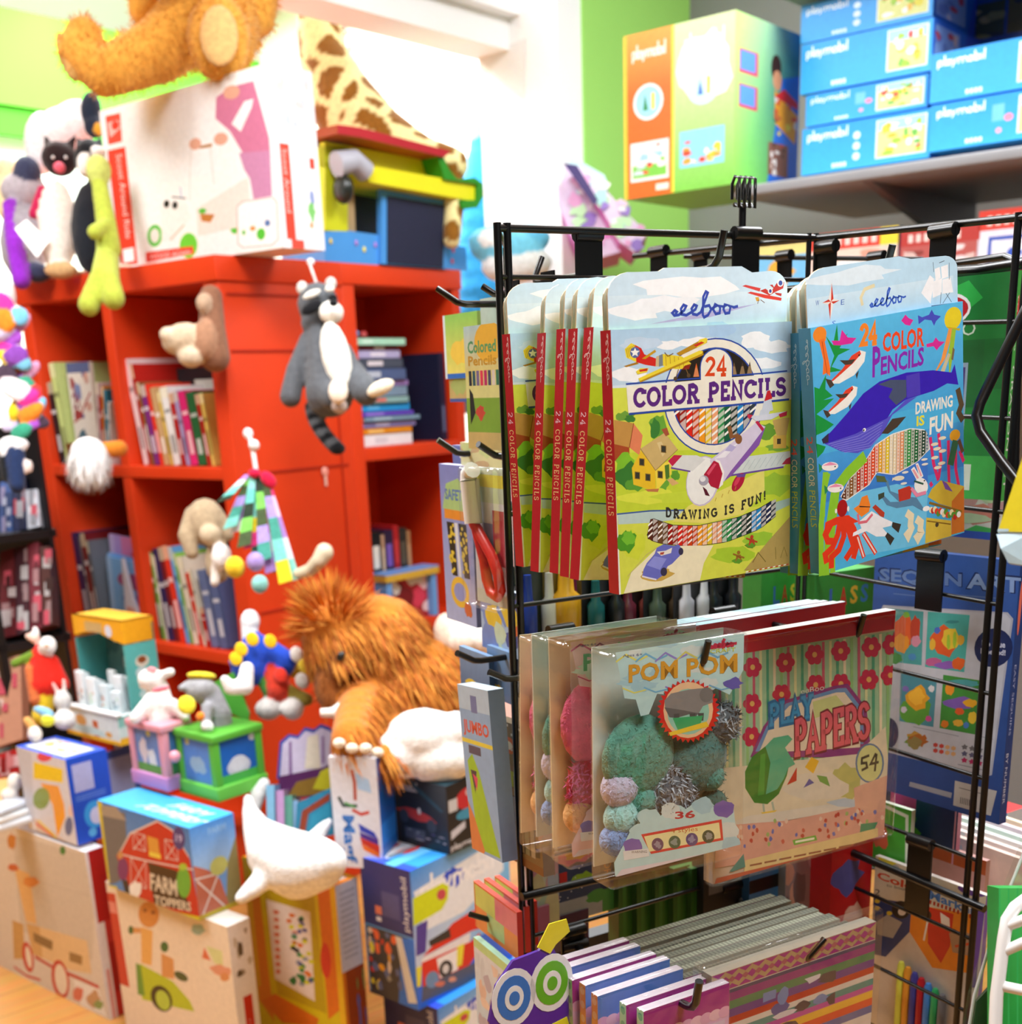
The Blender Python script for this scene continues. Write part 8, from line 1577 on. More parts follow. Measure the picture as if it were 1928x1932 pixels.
# wooden play kitchen on the second bookcase
def stove():
    P = P2 + E2 * .0 + Z * (BTOP + .001); o = empty('play_theatre', 'wooden toy stove in yellow, green and blue with red roof and chalkboard on the bookcase', 'play set', P, RZB)
    zb0, zb1 = [(on(x, y, P, E1) - P) @ Z for x, y in ((612, 478), (880, 482))]
    def q(x, y, dx=0): 
        p = on(x, y, P - E1 * dx, E1) - P; return (p @ E2, p @ Z - zb0 - (zb1 - zb0) * (x - 612) / 268)
    def board(nm, pts, y0, y1, col, par=o, m='painted_wood', side=None):
        pr = [q(*p) for p in pts]; mb = MB(); mb.prism(pr, (0, y1, 0), (1, 0, 0), (0, 0, 1), (0, y0 - y1, 0), col, side); return mb.build(nm, m, par)
    board('base', [(612, 478), (612, 422), (658, 418), (878, 438), (880, 482), (700, 480)], .0, .16, '4a94dc')
    m = MB(); 
    board('chalkboard_frame', [(712, 478), (712, 338), (840, 354), (836, 482)], -.012, .004, '4a94dc')
    board('chalkboard', [(722, 476), (722, 350), (830, 362), (827, 480)], -.015, -.011, '23263e', m='matte_card')
    board('side_wall', [(612, 420), (612, 260), (655, 258), (655, 420)], .0, .14, 'c8cc1c')
    board('back_wall', [(620, 420), (620, 270), (850, 290), (846, 440)], .15, .16, '3a3024')
    board('upper_wall', [(612, 300), (612, 252), (800, 276), (808, 322), (668, 300)], .0, .02, 'e6dc1c')
    board('ledge', [(668, 330), (668, 299), (870, 323), (868, 356)], -.05, .1, 'e8e01c')
    board('side_scallop', [(793, 276), (803, 276), (815, 300), (830, 317), (862, 312), (878, 322), (880, 346), (868, 368), (840, 372), (838, 356), (868, 354), (868, 324), (806, 318)], -.06, .13, '2a8a1c')
    board('roof', [(598, 246), (598, 229), (640, 232), (812, 266), (800, 278), (640, 250)], -.07, .13, 'b01c2c', side='a0401c')
    board('pillar', [(655, 418), (655, 320), (676, 320), (680, 420)], .02, .12, 'b89a70')
    A_ = MB(); c = q(692, 290); A_.prism([(c[0] + .022 * math.cos(t), c[1] + .009 * math.sin(t) - .2 * .022 * math.cos(t)) for t in np.linspace(0, 6.28, 20)[:-1]], (0, -.002, 0), (1, 0, 0), (0, 0, 1), (0, .002, 0), 'd83a1c'); A_.build('badge', 'printed_card', o)
    for i, (x, y, c) in enumerate(((670, 440, 'b080d0'), (685, 452, 'f0e03a'), (706, 442, 'b080d0'), (853, 445, 'd04a6a'), (851, 466, 'd04a6a'), (622, 440, 'e0c83a'))):
        p = q(x, y); mm = MB(); mm.ell((p[0], -.002, p[1]), (.005, .002, .007), c); mm.build('painted_note', 'painted_wood', o)
    mm = MB(); mm.tube([(*[q(612, 300)[0]], -.04, q(612, 300)[1]), (q(640, 290)[0], -.05, q(640, 292)[1]), (q(662, 312)[0], -.05, q(662, 312)[1])], [.03, .026, .026], 'a8a8b4', 12); mm.build('grey_drum', 'grey_metal', o)
    mm = MB(); mm.ell((q(625, 350)[0], -.04, q(625, 345)[1]), (.02, .03, .034), '1c201c'); mm.build('black_dial', 'plastic', o)
stove()
# dark rack at the left edge with packs
def left_rack():
    P = at(-10, 1440, 3.25); a = E1; o = empty('floor_rack', 'black shelf rack at the left edge behind the clown puppet', 'rack', P * A3(1, 1, 0), RZB)
    zz = [P[2] + zlen(P, y) for y in (1440, 1210, 1010)]
    for z in zz: m = MB(); m.box((0, -.12, z - .02), (.2, .3, z), '18181a'); m.build('shelf', 'painted_wood', o)
    for y in (-.12, .28): m = MB(); m.box((.0, y, 0), (.02, y + .02, zz[-1] + .25), '141416'); m.build('upright', 'painted_wood', o)
    m = MB(); m.box((.18, -.12, 0), (.19, .3, zz[-1] + .25), '1a1a1e'); m.build('back_panel', 'painted_wood', o)
    PKS = (((0, 1205), (0, 1042), (26, 1034), (30, 1198)), ((32, 1198), (28, 1034), (50, 1028), (56, 1190)), ((58, 1190), (52, 1026), (72, 1022), (79, 1184)), ((81, 1184), (75, 1032), (92, 1030), (100, 1178)), ((-14, 1412), (-14, 1250), (38, 1236), (43, 1394)), ((0, 1010), (0, 910), (22, 906), (24, 1004)), ((26, 1004), (24, 900), (46, 896), (50, 998)), ((52, 998), (48, 925), (72, 922), (76, 992)), ((-10, 1470), (-10, 1425), (34, 1412), (36, 1458)))
    for i, (nm, c) in enumerate((('dark red', '5a1a20'), ('maroon', '3a1822'), ('wine', '6a2430'), ('brown', '4a2824'), ('picture covered', 'b8846a'), ('blue', '3a5a9a'), ('navy', '24305a'), ('white and grey', 'b8bcc8'), ('bright red', 'a81c1c'))):
        x0, y0, x1, y1 = PKS[i][0][0], PKS[i][1][1], PKS[i][3][0], PKS[i][3][1]; rr = random.Random(i); ar = []
        for k in range(9):
            x = rr.uniform(x0 + 6, x1 - 6); y = rr.uniform(y0 + 10, y1 - 8); w = rr.uniform(3, 8); h = rr.uniform(5, 18); ar.append((rr.choice([mix(c, 'ffffff', .35), mix(c, '000000', .5), 'b84a5a', '8ab08a' if i == 4 else mix(c, 'e0c0c0', .3)]), x - w, y - h, x + w, y - h - 2, x + w, y + h, x - w, y + h))
        slab('game_pack', f'{nm} game pack on the black rack at the left edge', 'game pack', PKS[i], 3.12, .05, c, A=ar)
left_rack()
# ================================================================ soft toys
CAMR = np.stack([Rv, Uv, -Fv], 1)
class Toy:
    def __init__(s, base, d): s.d = d; s.b = at(*base, d); s.L = []
    def p(s, x, y, dz=0): return at(x, y, s.d + dz) - s.b
    def k(s, r, dz=0): return r * (s.d + dz) / FPX
    def c(s, col, *q, n=5):      # chain of x, y, radius, depth offset
        pts = [(s.p(q[i], q[i + 1], q[i + 3]), s.k(q[i + 2], q[i + 3])) for i in range(0, len(q), 4)]
        for (a, ra), (b, rb) in zip(pts, pts[1:]): s.L.append(capsule(a, ra, b, rb, col, n))
        return s
    def e(s, col, x, y, rx, ry, dz=0, rot=0, rz=None):
        m = CAMR @ np.array(Matrix.Rotation(rot, 3, 'Z')); s.L.append((s.p(x, y, dz), (s.k(rx, dz), s.k(ry, dz), s.k(rz or min(rx, ry), dz)), Matrix(m).to_euler(), col)); return s
    def body(s, name, label, cat, vox=.006, m='plush_cloth', group=None, patch=None, smooth=3):
        s.o = soft_body(name, s.L, None, s.b, 0, vox, m, smooth, patch); tag(s.o, label, cat, group); s.L = []; return s.o
    def part(s, name, fn, m='plush_cloth'):
        mb = MB(); fn(mb); return mb.build(name, m, s.o)
    def blob(s, name, col, x, y, rx, ry, dz, rot=0, rz=None, m='plush_cloth', par=None):
        mm = CAMR @ np.array(Matrix.Rotation(rot, 3, 'Z')); mb = MB(); mb.ell(s.p(x, y, dz), (s.k(rx), s.k(ry), s.k(rz or min(rx, ry))), col, 14, Matrix(mm).to_euler()); return mb.build(name, m, par or s.o)
down = -Uv
# teddy bear sitting on the scooter carton
F1 = 'da9a3e'
t = Toy((400, 135), 2.72)
t.e(F1, 405, -20, 100, 100, .16).e(F1, 400, -150, 95, 120, .18).e(F1, 395, -330, 90, 84, .18).c(F1, 335, -395, 26, .18, 335, -400, 26, .18).c(F1, 455, -395, 26, .18, 455, -400, 26, .18).e('e0b070', 390, -310, 40, 32, .1)
t.c(F1, 480, -160, 34, .16, 500, -40, 32, .1, 492, 38, 28, .1).c(F1, 300, -160, 34, .16, 270, -60, 32, .12, 268, 20, 26, .12)
t.c(F1, 380, 30, 70, .12, 300, 95, 56, .06, 215, 132, 44, .0).c(F1, 160, 70, 36, .0, 150, 100, 42, .0, 195, 145, 36, .0)
t.c(F1, 440, 20, 66, .12, 425, 70, 62, .05).e(F1, 412, 72, 62, 84, .0, .06, 40)
bear = t.body('teddy_bear', 'golden teddy bear sitting on the white scooter carton, feet over its edge', 'teddy bear', .008)
t.blob('foot_sole', 'd0a468', 413, 68, 36, 58, -.055, .05, 10); t.blob('foot_sole', 'c89a58', 128, 108, 16, 50, -.012, .35, 16)
for x in (365, 420): t.blob('eye', '20140c', x, -350, 9, 9, .06, m='plastic')
t.blob('nose', '3a2010', 390, -325, 14, 10, .03, m='plastic')
furry(bear, 9000, .016, .0011, lambda p: down * .35, 2, .9, jitter=.45)
# giraffe
def spots(p):
    dd, _ = mnoise.voronoi(Vector(p * 11)); return '8a5a1c' if dd[1] - dd[0] > .16 else 'f0e2a4'
t = Toy((700, 470), 3.32)
t.c('f0e2a4', 590, -170, 40, 0, 596, 0, 40, 0, 610, 110, 48, 0, 650, 200, 66, 0, 700, 270, 74, .02, 790, 310, 52, .02, 855, 310, 30, .0).c('f0e2a4', 850, 330, 24, 0, 856, 400, 20, 0, 852, 452, 18, 0).c('f0e2a4', 640, 330, 40, 0, 640, 470, 26, 0).c('f0e2a4', 560, -200, 40, 0, 520, -185, 26, -.03)
g = t.body('plush_giraffe', 'plush giraffe with brown patches and a mane, standing behind the toy stove', 'soft toy', .009, patch=spots)
r = random.Random(4); mb = MB()
for i in range(700):
    f = r.random(); x = np.interp(f, [0, .3, .6, 1], [628, 640, 668, 752]); y = np.interp(f, [0, .3, .6, 1], [-120, 45, 130, 235]); p = t.p(x + r.uniform(-9, 7), y, r.uniform(-.02, .03)); d = Rv * r.uniform(.4, 1) + Uv * r.uniform(.1, .8) + Fv * r.uniform(-.4, .4); e = p + d * .032; w = A3(.0016, .001, .001)
    mb.add([p - w, p + w, e], [(0, 1, 2)], jit('9a5a20', r, .3))
q = mb.build('mane', 'fur_strand', g); q['kind'] = 'stuff'
# tall blue dragon behind the pillar edge
t = Toy((900, 740), 3.72)
t.c('8ae0d0', 916, 120, 5, 0, 910, 200, 12, 0, 905, 265, 20, 0).c('3aa8e8', 908, 280, 24, 0, 905, 400, 46, 0, 902, 560, 52, 0, 900, 740, 46, 0)
t.body('plush_dragon', 'tall sky blue plush dragon with pale spike, between bookcase and pillar', 'soft toy', .01)
for y in (275, 326): t.blob('red_scale', 'b0242c', 921, y, 10, 15, -.1)
t = Toy((960, 560), 3.4); t.e('7ad0f0', 955, 470, 76, 40, 0, -.2).e('f4f8fa', 930, 455, 30, 22, -.03).e('f0f4f6', 975, 500, 70, 34, .0, .1).e('6ac4ec', 1000, 450, 40, 26, 0)
t.body('plush_cloud', 'pale blue and white puffy plush behind the top of the left rack post', 'soft toy', .008)
# toys sitting in a row on the bookcase top at the left
zt = 3.02
t = Toy((45, 530), 3.2)
t.e('3a3f5a', 52, 325, 26, 30, -.02).e('b0a8b0', 45, 360, 44, 34).e('9a949c', 45, 460, 44, 74).c('8a2ab8', 18, 390, 14, -.03, 28, 460, 17, -.05, 40, 528, 18, -.05).e('3a3f5a', 70, 515, 28, 18, -.02)
t.body('plush_mole', 'grey plush with purple arms and navy hood, first from the left on the bookcase', 'soft toy')
t = Toy((112, 520), 3.12)
t.e('2a1c1e', 112, 300, 34, 32).c('2a1c1e', 92, 275, 9, 0, 86, 258, 4, 0).c('2a1c1e', 132, 275, 9, 0, 142, 258, 4, 0).e('e8dcd0', 110, 430, 36, 92, 0, 0, 34).c('b01c4a', 80, 360, 11, 0, 62, 405, 9, -.02).e('c8a070', 115, 510, 34, 16, -.01)
t.body('plush_cat', 'black headed plush cat in cream coat with pink nose on the bookcase', 'soft toy'); t.blob('nose', 'f06a80', 112, 316, 11, 10, -.045)
for x in (100, 124): t.blob('eye', 'e8e8e8', x, 297, 3, 3, -.045)
MBt = MB(); q = [t.p(x, y, -.05) for x, y in ((28, 432), (50, 414), (92, 455), (70, 486))]; MBt.add(q + [w + Fv * .001 for w in q], [(0, 1, 2, 3), (7, 6, 5, 4)], 'f8f4f0'); MBt.build('paper_tag', 'printed_card', t.o)
t = Toy((172, 515), 3.06)
t.e('181a20', 170, 300, 30, 38).c('181a20', 152, 278, 9, 0, 146, 258, 3, 0).c('181a20', 186, 275, 9, 0, 192, 258, 3, 0).e('f0ece8', 160, 312, 15, 24, -.03).e('1c2028', 172, 430, 38, 90, 0, 0, 32).e('f0ece8', 186, 285, 16, 10, -.03)
t.body('plush_skunk', 'black plush with white face stripe between the cat and the lime frog', 'soft toy')
t = Toy((180, 470), 2.92)
LM = 'b4c24a'
t.e('c8d470', 186, 322, 24, 30).c(LM, 188, 350, 16, 0, 200, 420, 20, 0, 205, 470, 24, 0).c(LM, 198, 425, 12, -.02, 178, 438, 14, -.05).c(LM, 200, 480, 20, -.01, 190, 520, 19, -.07, 168, 575, 21, -.08).c(LM, 205, 490, 20, -.01, 205, 530, 22, -.07, 214, 562, 22, -.08)
t.body('plush_frog', 'lime green plush frog with long legs dangling over the bookcase edge', 'soft toy', .005)
t = Toy((120, 260), 3.25); t.e('f2f0f2', 118, 250, 62, 44, 0, .3).e('f4f2f4', 140, 222, 44, 30, 0, .4).e('eceaee', 80, 270, 34, 60)
t.body('plush_sheep', 'white puffy plush behind the cat and skunk on the bookcase', 'soft toy', .008)
t = Toy((172, 250), 3.15); t.e('20283a', 172, 208, 20, 36).c('20283a', 178, 240, 20, 0, 200, 500, 26, 0).e('d0902a', 185, 245, 8, 14, -.02)
t.body('plush_penguin', 'small navy plush showing beside the scooter carton corner', 'soft toy')
t = Toy((20, 330), 3.4); t.e('f0e4b8', 18, 318, 26, 24).e('e8d8a8', 14, 370, 24, 50); t.body('plush_duck', 'pale yellow plush at the far left end of the bookcase row', 'soft toy')
m = MB(); 
for i in range(9): m.ell((0, .05 * i, .006), (.03, .028, .006), 'f6ecd4', 10)
tag(m.build('lace_runner', 'plush_cloth', None, in1(.02, BW - .46, BTOP + .0), RZB), 'cream scalloped runner along the bookcase edge under the plush row', 'runner')
# raccoon on the red panel
GY = '5c5f64'
t = Toy((620, 700), 2.72)
t.e(GY, 600, 575, 40, 42, 0, 0, 36).e(GY, 600, 610, 34, 26).c(GY, 608, 640, 34, .0, 622, 740, 47, -.02).e(GY, 645, 700, 32, 58, -.01).c(GY, 582, 645, 19, 0, 558, 700, 19, -.01, 548, 748, 21, -.01).c(GY, 655, 700, 30, -.02, 690, 738, 27, -.06).c(GY, 612, 735, 32, -.03, 628, 748, 26, -.06)
for i in range(9):
    a = i / 8; t.e('17181b' if i % 2 == 0 else '55585c', 590 + 38 * a * a + 8 * a, 768 + 78 * a, 17, 13, .005)
def rp(p): return None
o = t.body('plush_raccoon', 'grey and white plush raccoon with striped tail hanging on the red panel', 'soft toy', .0048)
t.blob('belly', 'f0ece0', 634, 672, 27, 66, -.062, .22, 18); t.blob('muzzle', 'f4f0e6', 625, 590, 23, 21, -.05, .1, 22); t.blob('nose', '15161a', 629, 572, 8, 6, -.1)
t.blob('eye_mask', '15161a', 588, 580, 22, 11, -.056, .55, 7); t.blob('eye_mask', '15161a', 628, 562, 9, 7, -.05, 0, 6); t.blob('brow', 'eae6da', 588, 555, 18, 7, -.055, .45, 5); t.blob('brow', 'eae6da', 622, 545, 9, 6, -.05, 0, 5)
for x, y in ((570, 543), (624, 535)): t.blob('ear', 'c8c4bc', x, y, 11, 13, -.02, 0, 6)
t.blob('foot', 'f0e6cc', 718, 732, 27, 13, -.1, .45, 13); t.blob('foot', 'f0e0cc', 638, 738, 18, 24, -.11, 0, 13); t.blob('foot', 'c8b8b0', 640, 766, 15, 14, -.08)
t.part('string', lambda m: m.tube([t.p(597, 535, -.0), t.p(590, 515, -.0), t.p(584, 498, 0)], .0032, 'f0dcd8', 7)); t.part('string_clip', lambda m: m.ell(t.p(586, 494, 0), (.009, .004, .008), 'e8e4e4', 10), 'plastic')
# plush in the cubes
t = Toy((385, 692), 2.8)
t.e('cdb79a', 345, 640, 42, 30, 0, .3).e('d8c6ac', 318, 632, 18, 16, -.02).e('d2bea4', 360, 672, 26, 22).c('8a5f48', 398, 560, 22, .02, 400, 620, 26, .02, 405, 672, 30, .03).e('b89a80', 384, 572, 15, 20, -.01).e('a87c60', 388, 640, 24, 40, .0)
t.body('plush_monkey', 'tan and brown plush monkey lying on the books in the upper right cube', 'soft toy', .005)
t = Toy((395, 1050), 2.72)
BN_ = 'b09a7c'
t.e(BN_, 388, 985, 38, 46).c(BN_, 362, 970, 15, -.01, 352, 1010, 17, -.02, 362, 1042, 14, -.02).e('c8b496', 398, 1010, 22, 20, -.04).e(BN_, 412, 1060, 26, 42, .0).c(BN_, 415, 975, 12, 0, 430, 1010, 12, 0).e('f0e8e4', 418, 1050, 20, 26, -.04).c('e8dcd0', 408, 1075, 10, -.03, 405, 1098, 10, -.03)
t.body('plush_bunny', 'beige lop eared plush bunny leaning on the books in the middle right cube', 'soft toy', .005)
t = Toy((168, 870), 2.9)
t.e('f6f2f0', 168, 858, 36, 34); o = t.body('plush_tail', 'fluffy white plush tuft hanging over the shelf of the upper left cube', 'soft toy', .006)
furry(o, 1800, .05, .0014, lambda p: down * 1.6, 5, .35, jitter=.25)
t = Toy((212, 858), 2.95); t.c('e0862a', 196, 850, 16, 0, 226, 846, 16, .02); t.body('plush_sleeve', 'orange plush paw behind the white tuft in the upper left cube', 'soft toy', .006)
m = MB(); m.tube([(0, 0, 0), (0, 0, .055)], .02, '7a4a20', 14); tag(m.build('toy_block', 'painted_wood', None, in1(.02, YL[1] - .09, ZS1 + .001)), 'small brown wooden cylinder on the shelf left of the white tuft', 'toy')
# pastel ribbon toy on the panel
t = Toy((480, 890), 2.62); t.o = empty('ribbon_toy', 'pastel ribbon toy with bow hanging from a clear hook on the red panel', 'hanging toy', t.b)
r = random.Random(8); RC_ = ['b088d0', '7ac8bc', '7ac85a', 'e8e4ec', 'e8cc2a', '4a5a3a', '8ad0c4', 'd83a7a', 'a894d8', '6ac0b4', 'e0c4dc', '4a9a8a', '2f3f30']
for i in range(11):
    f = i / 10; x1 = 408 + 132 * f; y1 = 950 + 150 * f ** .6 + (12 if i % 2 else 0); z1 = -.02 + .014 * (i % 3)
    tl, tr, br, bl = t.p(462 + 34 * f, 897, 0), t.p(473 + 34 * f, 897, 0), t.p(x1 + 26, y1 - 8, z1), t.p(x1, y1, z1); m = MB(); nn = 5
    for k in range(nn):
        u0, u1 = k / nn, (k + 1) / nn; m.add([tl + (bl - tl) * u0, tr + (br - tr) * u0, tr + (br - tr) * u1, tl + (bl - tl) * u1], [(0, 1, 2, 3)], RC_[(i * 2 + k * 3) % 13])
    q = m.build('ribbon', 'plush_cloth', t.o)
    sm = q.modifiers.new('thick', 'SOLIDIFY'); sm.thickness = .003
t.part('bow', lambda m: (m.ell(t.p(480, 893, -.01), (.014, .008, .01), 'e0204a', 10), m.ell(t.p(506, 905, -.01), (.014, .006, .02), 'e0204a', 10, (0, -.7, 0))))
t.part('string', lambda m: (m.tube([t.p(483, 888, 0), t.p(478, 855, 0), t.p(470, 822, 0)], .005, 'f2e4e4', 8), m.ell(t.p(479, 840, -.005), .012, 'f4f0f0', 10), m.ell(t.p(468, 818, 0), (.011, .006, .012), 'f0ecec', 10)))
for nm, c, x, y, rr_ in (('bell', 'f0c82a', 443, 1070, 19), ('bead', 'a890d0', 482, 1060, 17), ('bead', '8ac8c0', 490, 1102, 16)): t.blob(nm, c, x, y, rr_, rr_ * 1.1, -.03, par=t.o)
t = Toy((590, 1075), 2.6); t.c('d8ccae', 560, 1084, 11, .02, 585, 1076, 13, .0, 602, 1058, 15, -.02, 612, 1042, 18, -.02); t.body('wooden_peg', 'cream curved peg sticking out of the red panel above the mammoth', 'peg', .004, 'painted_wood')
m = MB(); m.ell((0, 0, 0), (.012, .003, .012), 'f0a090', 10); m.tube([(0, 0, -.01), (0, 0, -.035)], .004, 'f0c8b8', 7); tag(m.build('clear_hook', 'plastic', None, on(611, 890, BKf, E1) - E1 * .004, RZB), 'small pale adhesive hook on the red panel right of the ribbon toy', 'hook')
# bird knight doll
t = Toy((500, 1240), 2.62)
B_ = '2a50c8'
t.e('e4e6ea', 472, 1172, 19, 24).c('e4e6ea', 470, 1185, 16, 0, 470, 1200, 15, 0).c(B_, 480, 1215, 24, 0, 470, 1260, 36, 0).c(B_, 470, 1220, 12, -.01, 445, 1248, 14, -.02).c(B_, 500, 1215, 16, 0, 540, 1250, 24, 0).c('c8a02a', 545, 1250, 22, .01, 580, 1270, 20, .01).c('d8402c', 520, 1270, 22, 0, 525, 1300, 24, 0).c('4a8a3a', 495, 1270, 14, 0, 505, 1300, 14, 0).c('9a8a3a', 540, 1300, 12, 0, 580, 1320, 12, 0)
t.e('c8c4c0', 506, 1338, 26, 22, 0).e('dcd8d4', 552, 1338, 22, 22, 0)
o = t.body('knight_doll', 'rag doll in blue tunic with yellow dots and white hood, hanging below the bunny', 'doll', .0048)
for x, y in ((445, 1243), (476, 1206), (510, 1210), (455, 1225)): t.blob('yellow_dot', 'f0c020', x, y, 12, 14, -.052, .5, 3)
for x, y, c in ((575, 1255, 'f0d040'), (570, 1285, 'd8d0c8'), (530, 1275, 'e03a2a'), (560, 1235, 'e8e0d8')): t.blob('patch', c, x, y, 13, 16, -.03, .4, 6)
t = Toy((450, 1280), 2.45); t.c('f6f4f4', 466, 1262, 14, 0, 462, 1295, 17, 0, 435, 1298, 14, -.02, 424, 1282, 9, -.03); t.body('plush_boot', 'white plush boot foot dangling above the green lid', 'soft toy', .004)
# woolly mammoth
OR = 'c8782a'
t = Toy((720, 1440), 2.5)
t.e(OR, 632, 1205, 66, 74, 0).e(OR, 615, 1150, 40, 36, .02).e('9a5a28', 625, 1290, 34, 56, -.03).e(OR, 720, 1210, 90, 90, .06).e(OR, 780, 1290, 104, 96, .08).e(OR, 700, 1320, 66, 60, .02).c(OR, 680, 1330, 46, -.04, 664, 1395, 42, -.2).c(OR, 740, 1370, 40, .0, 726, 1428, 26, -.21).e('8a5024', 640, 1255, 26, 34, -.055)
def mam(p): return None
mm_ = t.body('plush_mammoth', 'big shaggy orange brown plush mammoth sitting between the red panel and the rack', 'soft toy', .007)
hd = t.p(620, 1160, 0)
def mflow(p):
    q = p - hd; a = down * 1.0 + Rv * .45
    if np.linalg.norm(q) < .075: a = q / (np.linalg.norm(q) + .01) * 1.2 - Rv * .2 + Uv * .3
    return a
trk = t.p(628, 1282, -.03)
furry(mm_, 10500, .052, .0019, mflow, 7, .45, cols=['d0822e', 'c0702a', 'd89440', 'b8642a', 'cc7a30'], where=lambda p: np.linalg.norm(p - trk) > .06, jitter=.22)
furry(mm_, 2200, .012, .001, lambda p: down * .6, 8, .8, name='short_fur', where=lambda p: np.linalg.norm(p - trk) < .07, jitter=.4)
t.part('tusk', lambda m: m.tube([t.p(655, 1325, -.08), t.p(630, 1345, -.1), t.p(605, 1345, -.1)], [.011, .011, .008], 'f4efe6', 10)); t.blob('eye', '14100e', 643, 1238, 7, 10, -.09, -.5, 5, 'plastic')
for x, y in ((640, 1402), (664, 1412), (690, 1412), (712, 1420)): t.blob('toenail', 'f0e2cc', x, y, 11, 9, -.255 if x < 700 else -.245)
# white and cream plush around it
t = Toy((790, 1470), dep(at_z(800, 1470, RC[1][2] + RC[4])))
t.e('f4f2ee', 800, 1390, 74, 56).e('f4f2ee', 765, 1425, 52, 46).e('f0eee8', 830, 1432, 70, 50).e('f4f2ee', 860, 1380, 40, 40).e('f0eee8', 735, 1410, 24, 28)
o = t.body('plush_seal', 'round white plush seal lying on the black racing car carton', 'soft toy', .006)
t = Toy((900, 1230), 2.66)
t.e('d8c8b4', 846, 1200, 28, 46, 0, .2).e('f0e8da', 872, 1205, 30, 34, -.01).e('f6f0e6', 925, 1205, 62, 36, 0, -.15).e('f4eee4', 990, 1210, 50, 40, .02)
t.body('plush_elephant', 'cream plush elephant lying behind the mammoth, ear towards the camera', 'soft toy', .006)
t = Toy((560, 1680), dep(at_z(560, 1668, PZ[4])) - .02)
WV = 'f3f3f1'
t.c(WV, 470, 1528, 14, .06, 488, 1570, 30, .03, 520, 1610, 56, 0, 560, 1632, 66, -.02, 600, 1630, 52, -.04, 625, 1625, 32, -.06).c(WV, 505, 1650, 24, -.02, 478, 1676, 19, -.05, 455, 1694, 13, -.06).c(WV, 590, 1590, 20, .02, 612, 1560, 12, .03, 622, 1550, 8, .03).c(WV, 475, 1540, 16, .06, 468, 1508, 10, .06)
o = t.body('plush_whale', 'white plush whale draped over the yellow puzzle carton, one flipper hanging', 'soft toy', .0055)
t = Toy((490, 1500), 2.5); t.c(WV, 498, 1478, 12, 0, 486, 1500, 15, 0, 478, 1530, 13, 0); t.body('plush_fin', 'white plush tail fin between the green music box and the whale', 'soft toy', .005)
# lamb and donkey popping out of the music boxes
t = Toy((300, 1372), 2.5)
t.e('f6f2ee', 285, 1282, 26, 22, 0).c('f6f2ee', 300, 1276, 9, 0, 322, 1268, 9, -.01).c('f4f0ec', 300, 1300, 20, .01, 305, 1350, 30, .02, 300, 1380, 26, .02).c('f4f0ec', 285, 1320, 14, 0, 255, 1355, 12, -.02).c('f4f0ec', 325, 1330, 14, 0, 350, 1352, 10, -.01).e('f0a0a8', 286, 1262, 12, 5, -.02)
t.body('plush_lamb', 'white plush lamb popping out of the pink rimmed music box', 'soft toy', .0045); t.blob('collar', 'e87a8a', 303, 1300, 17, 5, -.04, .2)
t = Toy((405, 1372), 2.48)
t.e('a2a2a6', 378, 1300, 30, 24, 0, .3).c('a2a2a6', 360, 1290, 10, 0, 342, 1298, 7, -.02).c('9a9aa0', 395, 1310, 24, .02, 412, 1350, 26, .02, 418, 1384, 24, .02).c('9a9aa0', 392, 1335, 13, -.02, 388, 1368, 11, -.03).e('e8e8e8', 392, 1372, 13, 12, -.04)
t.body('plush_donkey', 'grey plush donkey popping out of the green rimmed music box', 'soft toy', .0045); t.blob('hat', 'f0dc3a', 380, 1275, 28, 8, -.0, -.05, 22); t.blob('scarf', 'f0e03a', 352, 1330, 17, 18, -.05, .3, 6); t.blob('carrot', 'f08a2a', 378, 1352, 8, 9, -.07)
# left edge: patchwork toy string, soccer doll, clown, small bunny, packs
t = Toy((40, 690), 2.95); r = random.Random(12); cs = ['f03a9a', '8a4ab0', 'f0d02a', '7ac0e0', 'f08a2a', 'e8a8d0', '4a3a4a', 'd0c8e8', 'b05ad0', '3a9a7a', 'f4e4e8', 'e03a3a']
for i in range(34): a = i / 33; y = 575 + 240 * a; t.e(cs[i % 12], np.interp(a, [0, .4, 1], [10, 35, 45]) + r.uniform(-26, 26), y, r.uniform(18, 34), r.uniform(11, 22), r.uniform(-.02, .02), r.uniform(-1, 1), 7)
t.body('patchwork_toy', 'string of bright patchwork plush pieces hanging at the left edge', 'hanging toy', .0045)
t = Toy((10, 585), 3.0); t.e('f8f6f6', 6, 560, 24, 40); t.body('plush_hat', 'white plush blob at the left edge above the patchwork toy', 'soft toy')
t = Toy((28, 900), 2.95); t.e('f2f0f0', 26, 838, 30, 16).e('f0eeee', 12, 850, 16, 14).c('24345a', 30, 860, 18, 0, 32, 915, 16, 0).c('16181c', 10, 870, 12, 0, 14, 900, 12, 0).e('e8d8d0', 54, 880, 9, 14); t.body('plush_sailor', 'navy and white plush doll at the left edge below the patchwork toy', 'soft toy', .005)
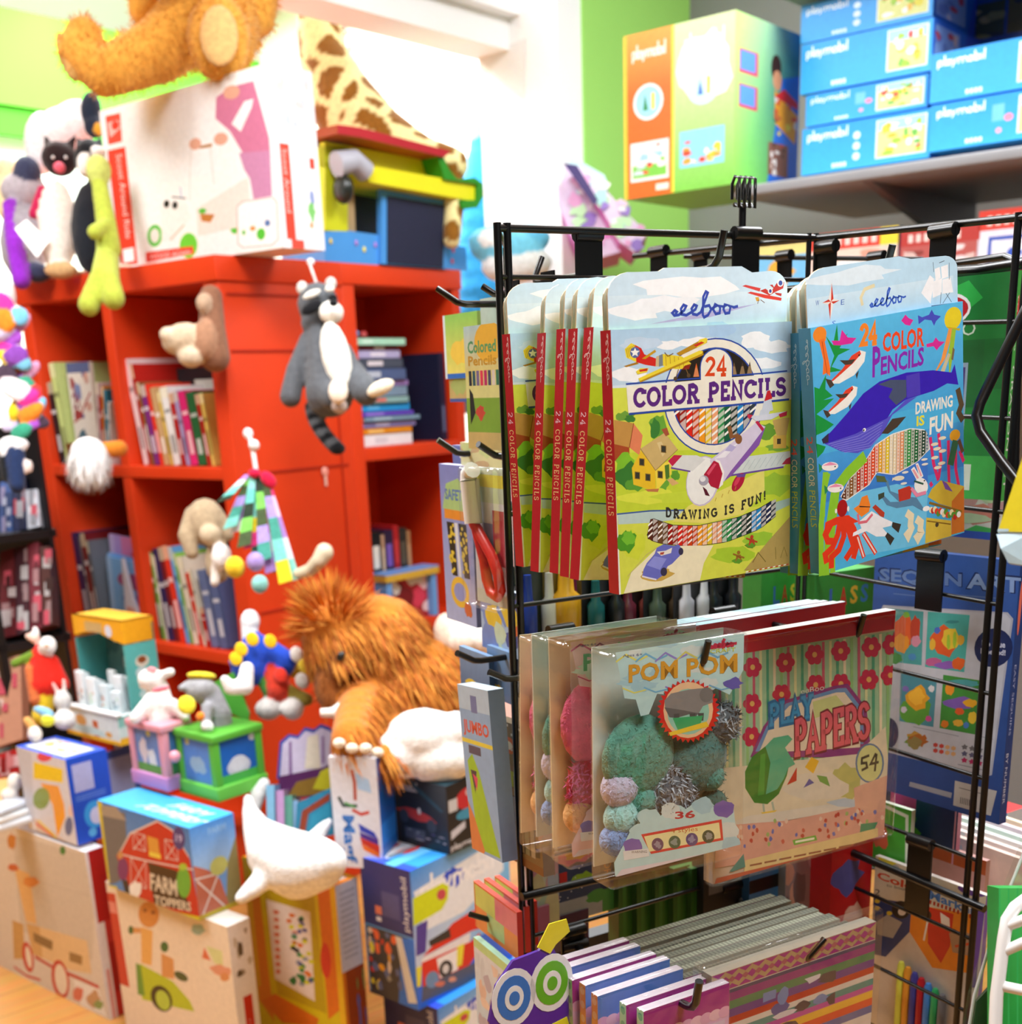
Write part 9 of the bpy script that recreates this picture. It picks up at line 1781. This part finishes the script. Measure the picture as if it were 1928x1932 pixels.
t = Toy((85, 1340), 2.8); RD = 'd8281c'
t.e('f0ece8', 90, 1218, 17, 19, -.02).c('f0c8b8', 66, 1205, 10, 0, 52, 1200, 6, 0).c(RD, 80, 1235, 20, 0, 85, 1290, 30, 0).c('6a8a2a', 60, 1236, 9, -.01, 28, 1252, 9, -.02).c(RD, 100, 1250, 14, 0, 118, 1290, 14, 0).c('e0c02a', 85, 1310, 20, 0, 80, 1350, 20, 0).c('c86a3a', 55, 1265, 10, -.02, 66, 1320, 12, -.02).c('e8e4e0', 68, 1195, 8, 0, 66, 1185, 5, 0)
t.body('clown_puppet', 'red clown puppet with white face standing at the left edge', 'puppet', .0045)
t.blob('nose', 'c8a080', 88, 1220, 4, 4, -.06)
t = Toy((115, 1330), 2.75); t.e('d0ccc8', 118, 1322, 17, 20).c('e8b0a8', 108, 1305, 5, 0, 100, 1290, 4, 0).c('d8c8c0', 122, 1302, 5, 0, 120, 1284, 4, 0).e('e0dcd8', 122, 1358, 22, 20); t.body('plush_rabbit', 'small grey plush rabbit beside the yellow and teal display', 'soft toy', .004)
t = Toy((75, 1370), 2.7); t.c('d8a05a', 52, 1360, 9, 0, 60, 1370, 9, 0).e('8ac0e0', 82, 1342, 22, 9, 0, -.3).e('d8d83a', 90, 1360, 14, 12).e('e8e0d8', 66, 1385, 14, 16); t.body('toy_bird', 'small yellow and blue toy below the clown puppet', 'toy', .004)
for i in range(3):
    m = MB(); m.bevbox((-.045, -.03, 0), (.045, .03, .016), ('dfe4ea', 'e8ecee', 'c8d0dc')[i], .006); tag(m.build('soap_pack', 'plastic', None, at(22, 1556, 2.72) + Z * (.0165 * i) + E1 * .004 * i, RZB + .1 * i), f'white rounded pack, {("lowest", "middle", "top")[i]} of three stacked on the wagon carton at the left edge', 'pack', 'white packs on the wagon carton')
t = Toy((28, 1478), 2.75); t.e('f0e8dc', 28, 1475, 14, 18).e('e8dcd0', 18, 1500, 18, 14); t.body('plush_chick', 'tiny cream plush left of the blue bead maze carton', 'soft toy', .004)
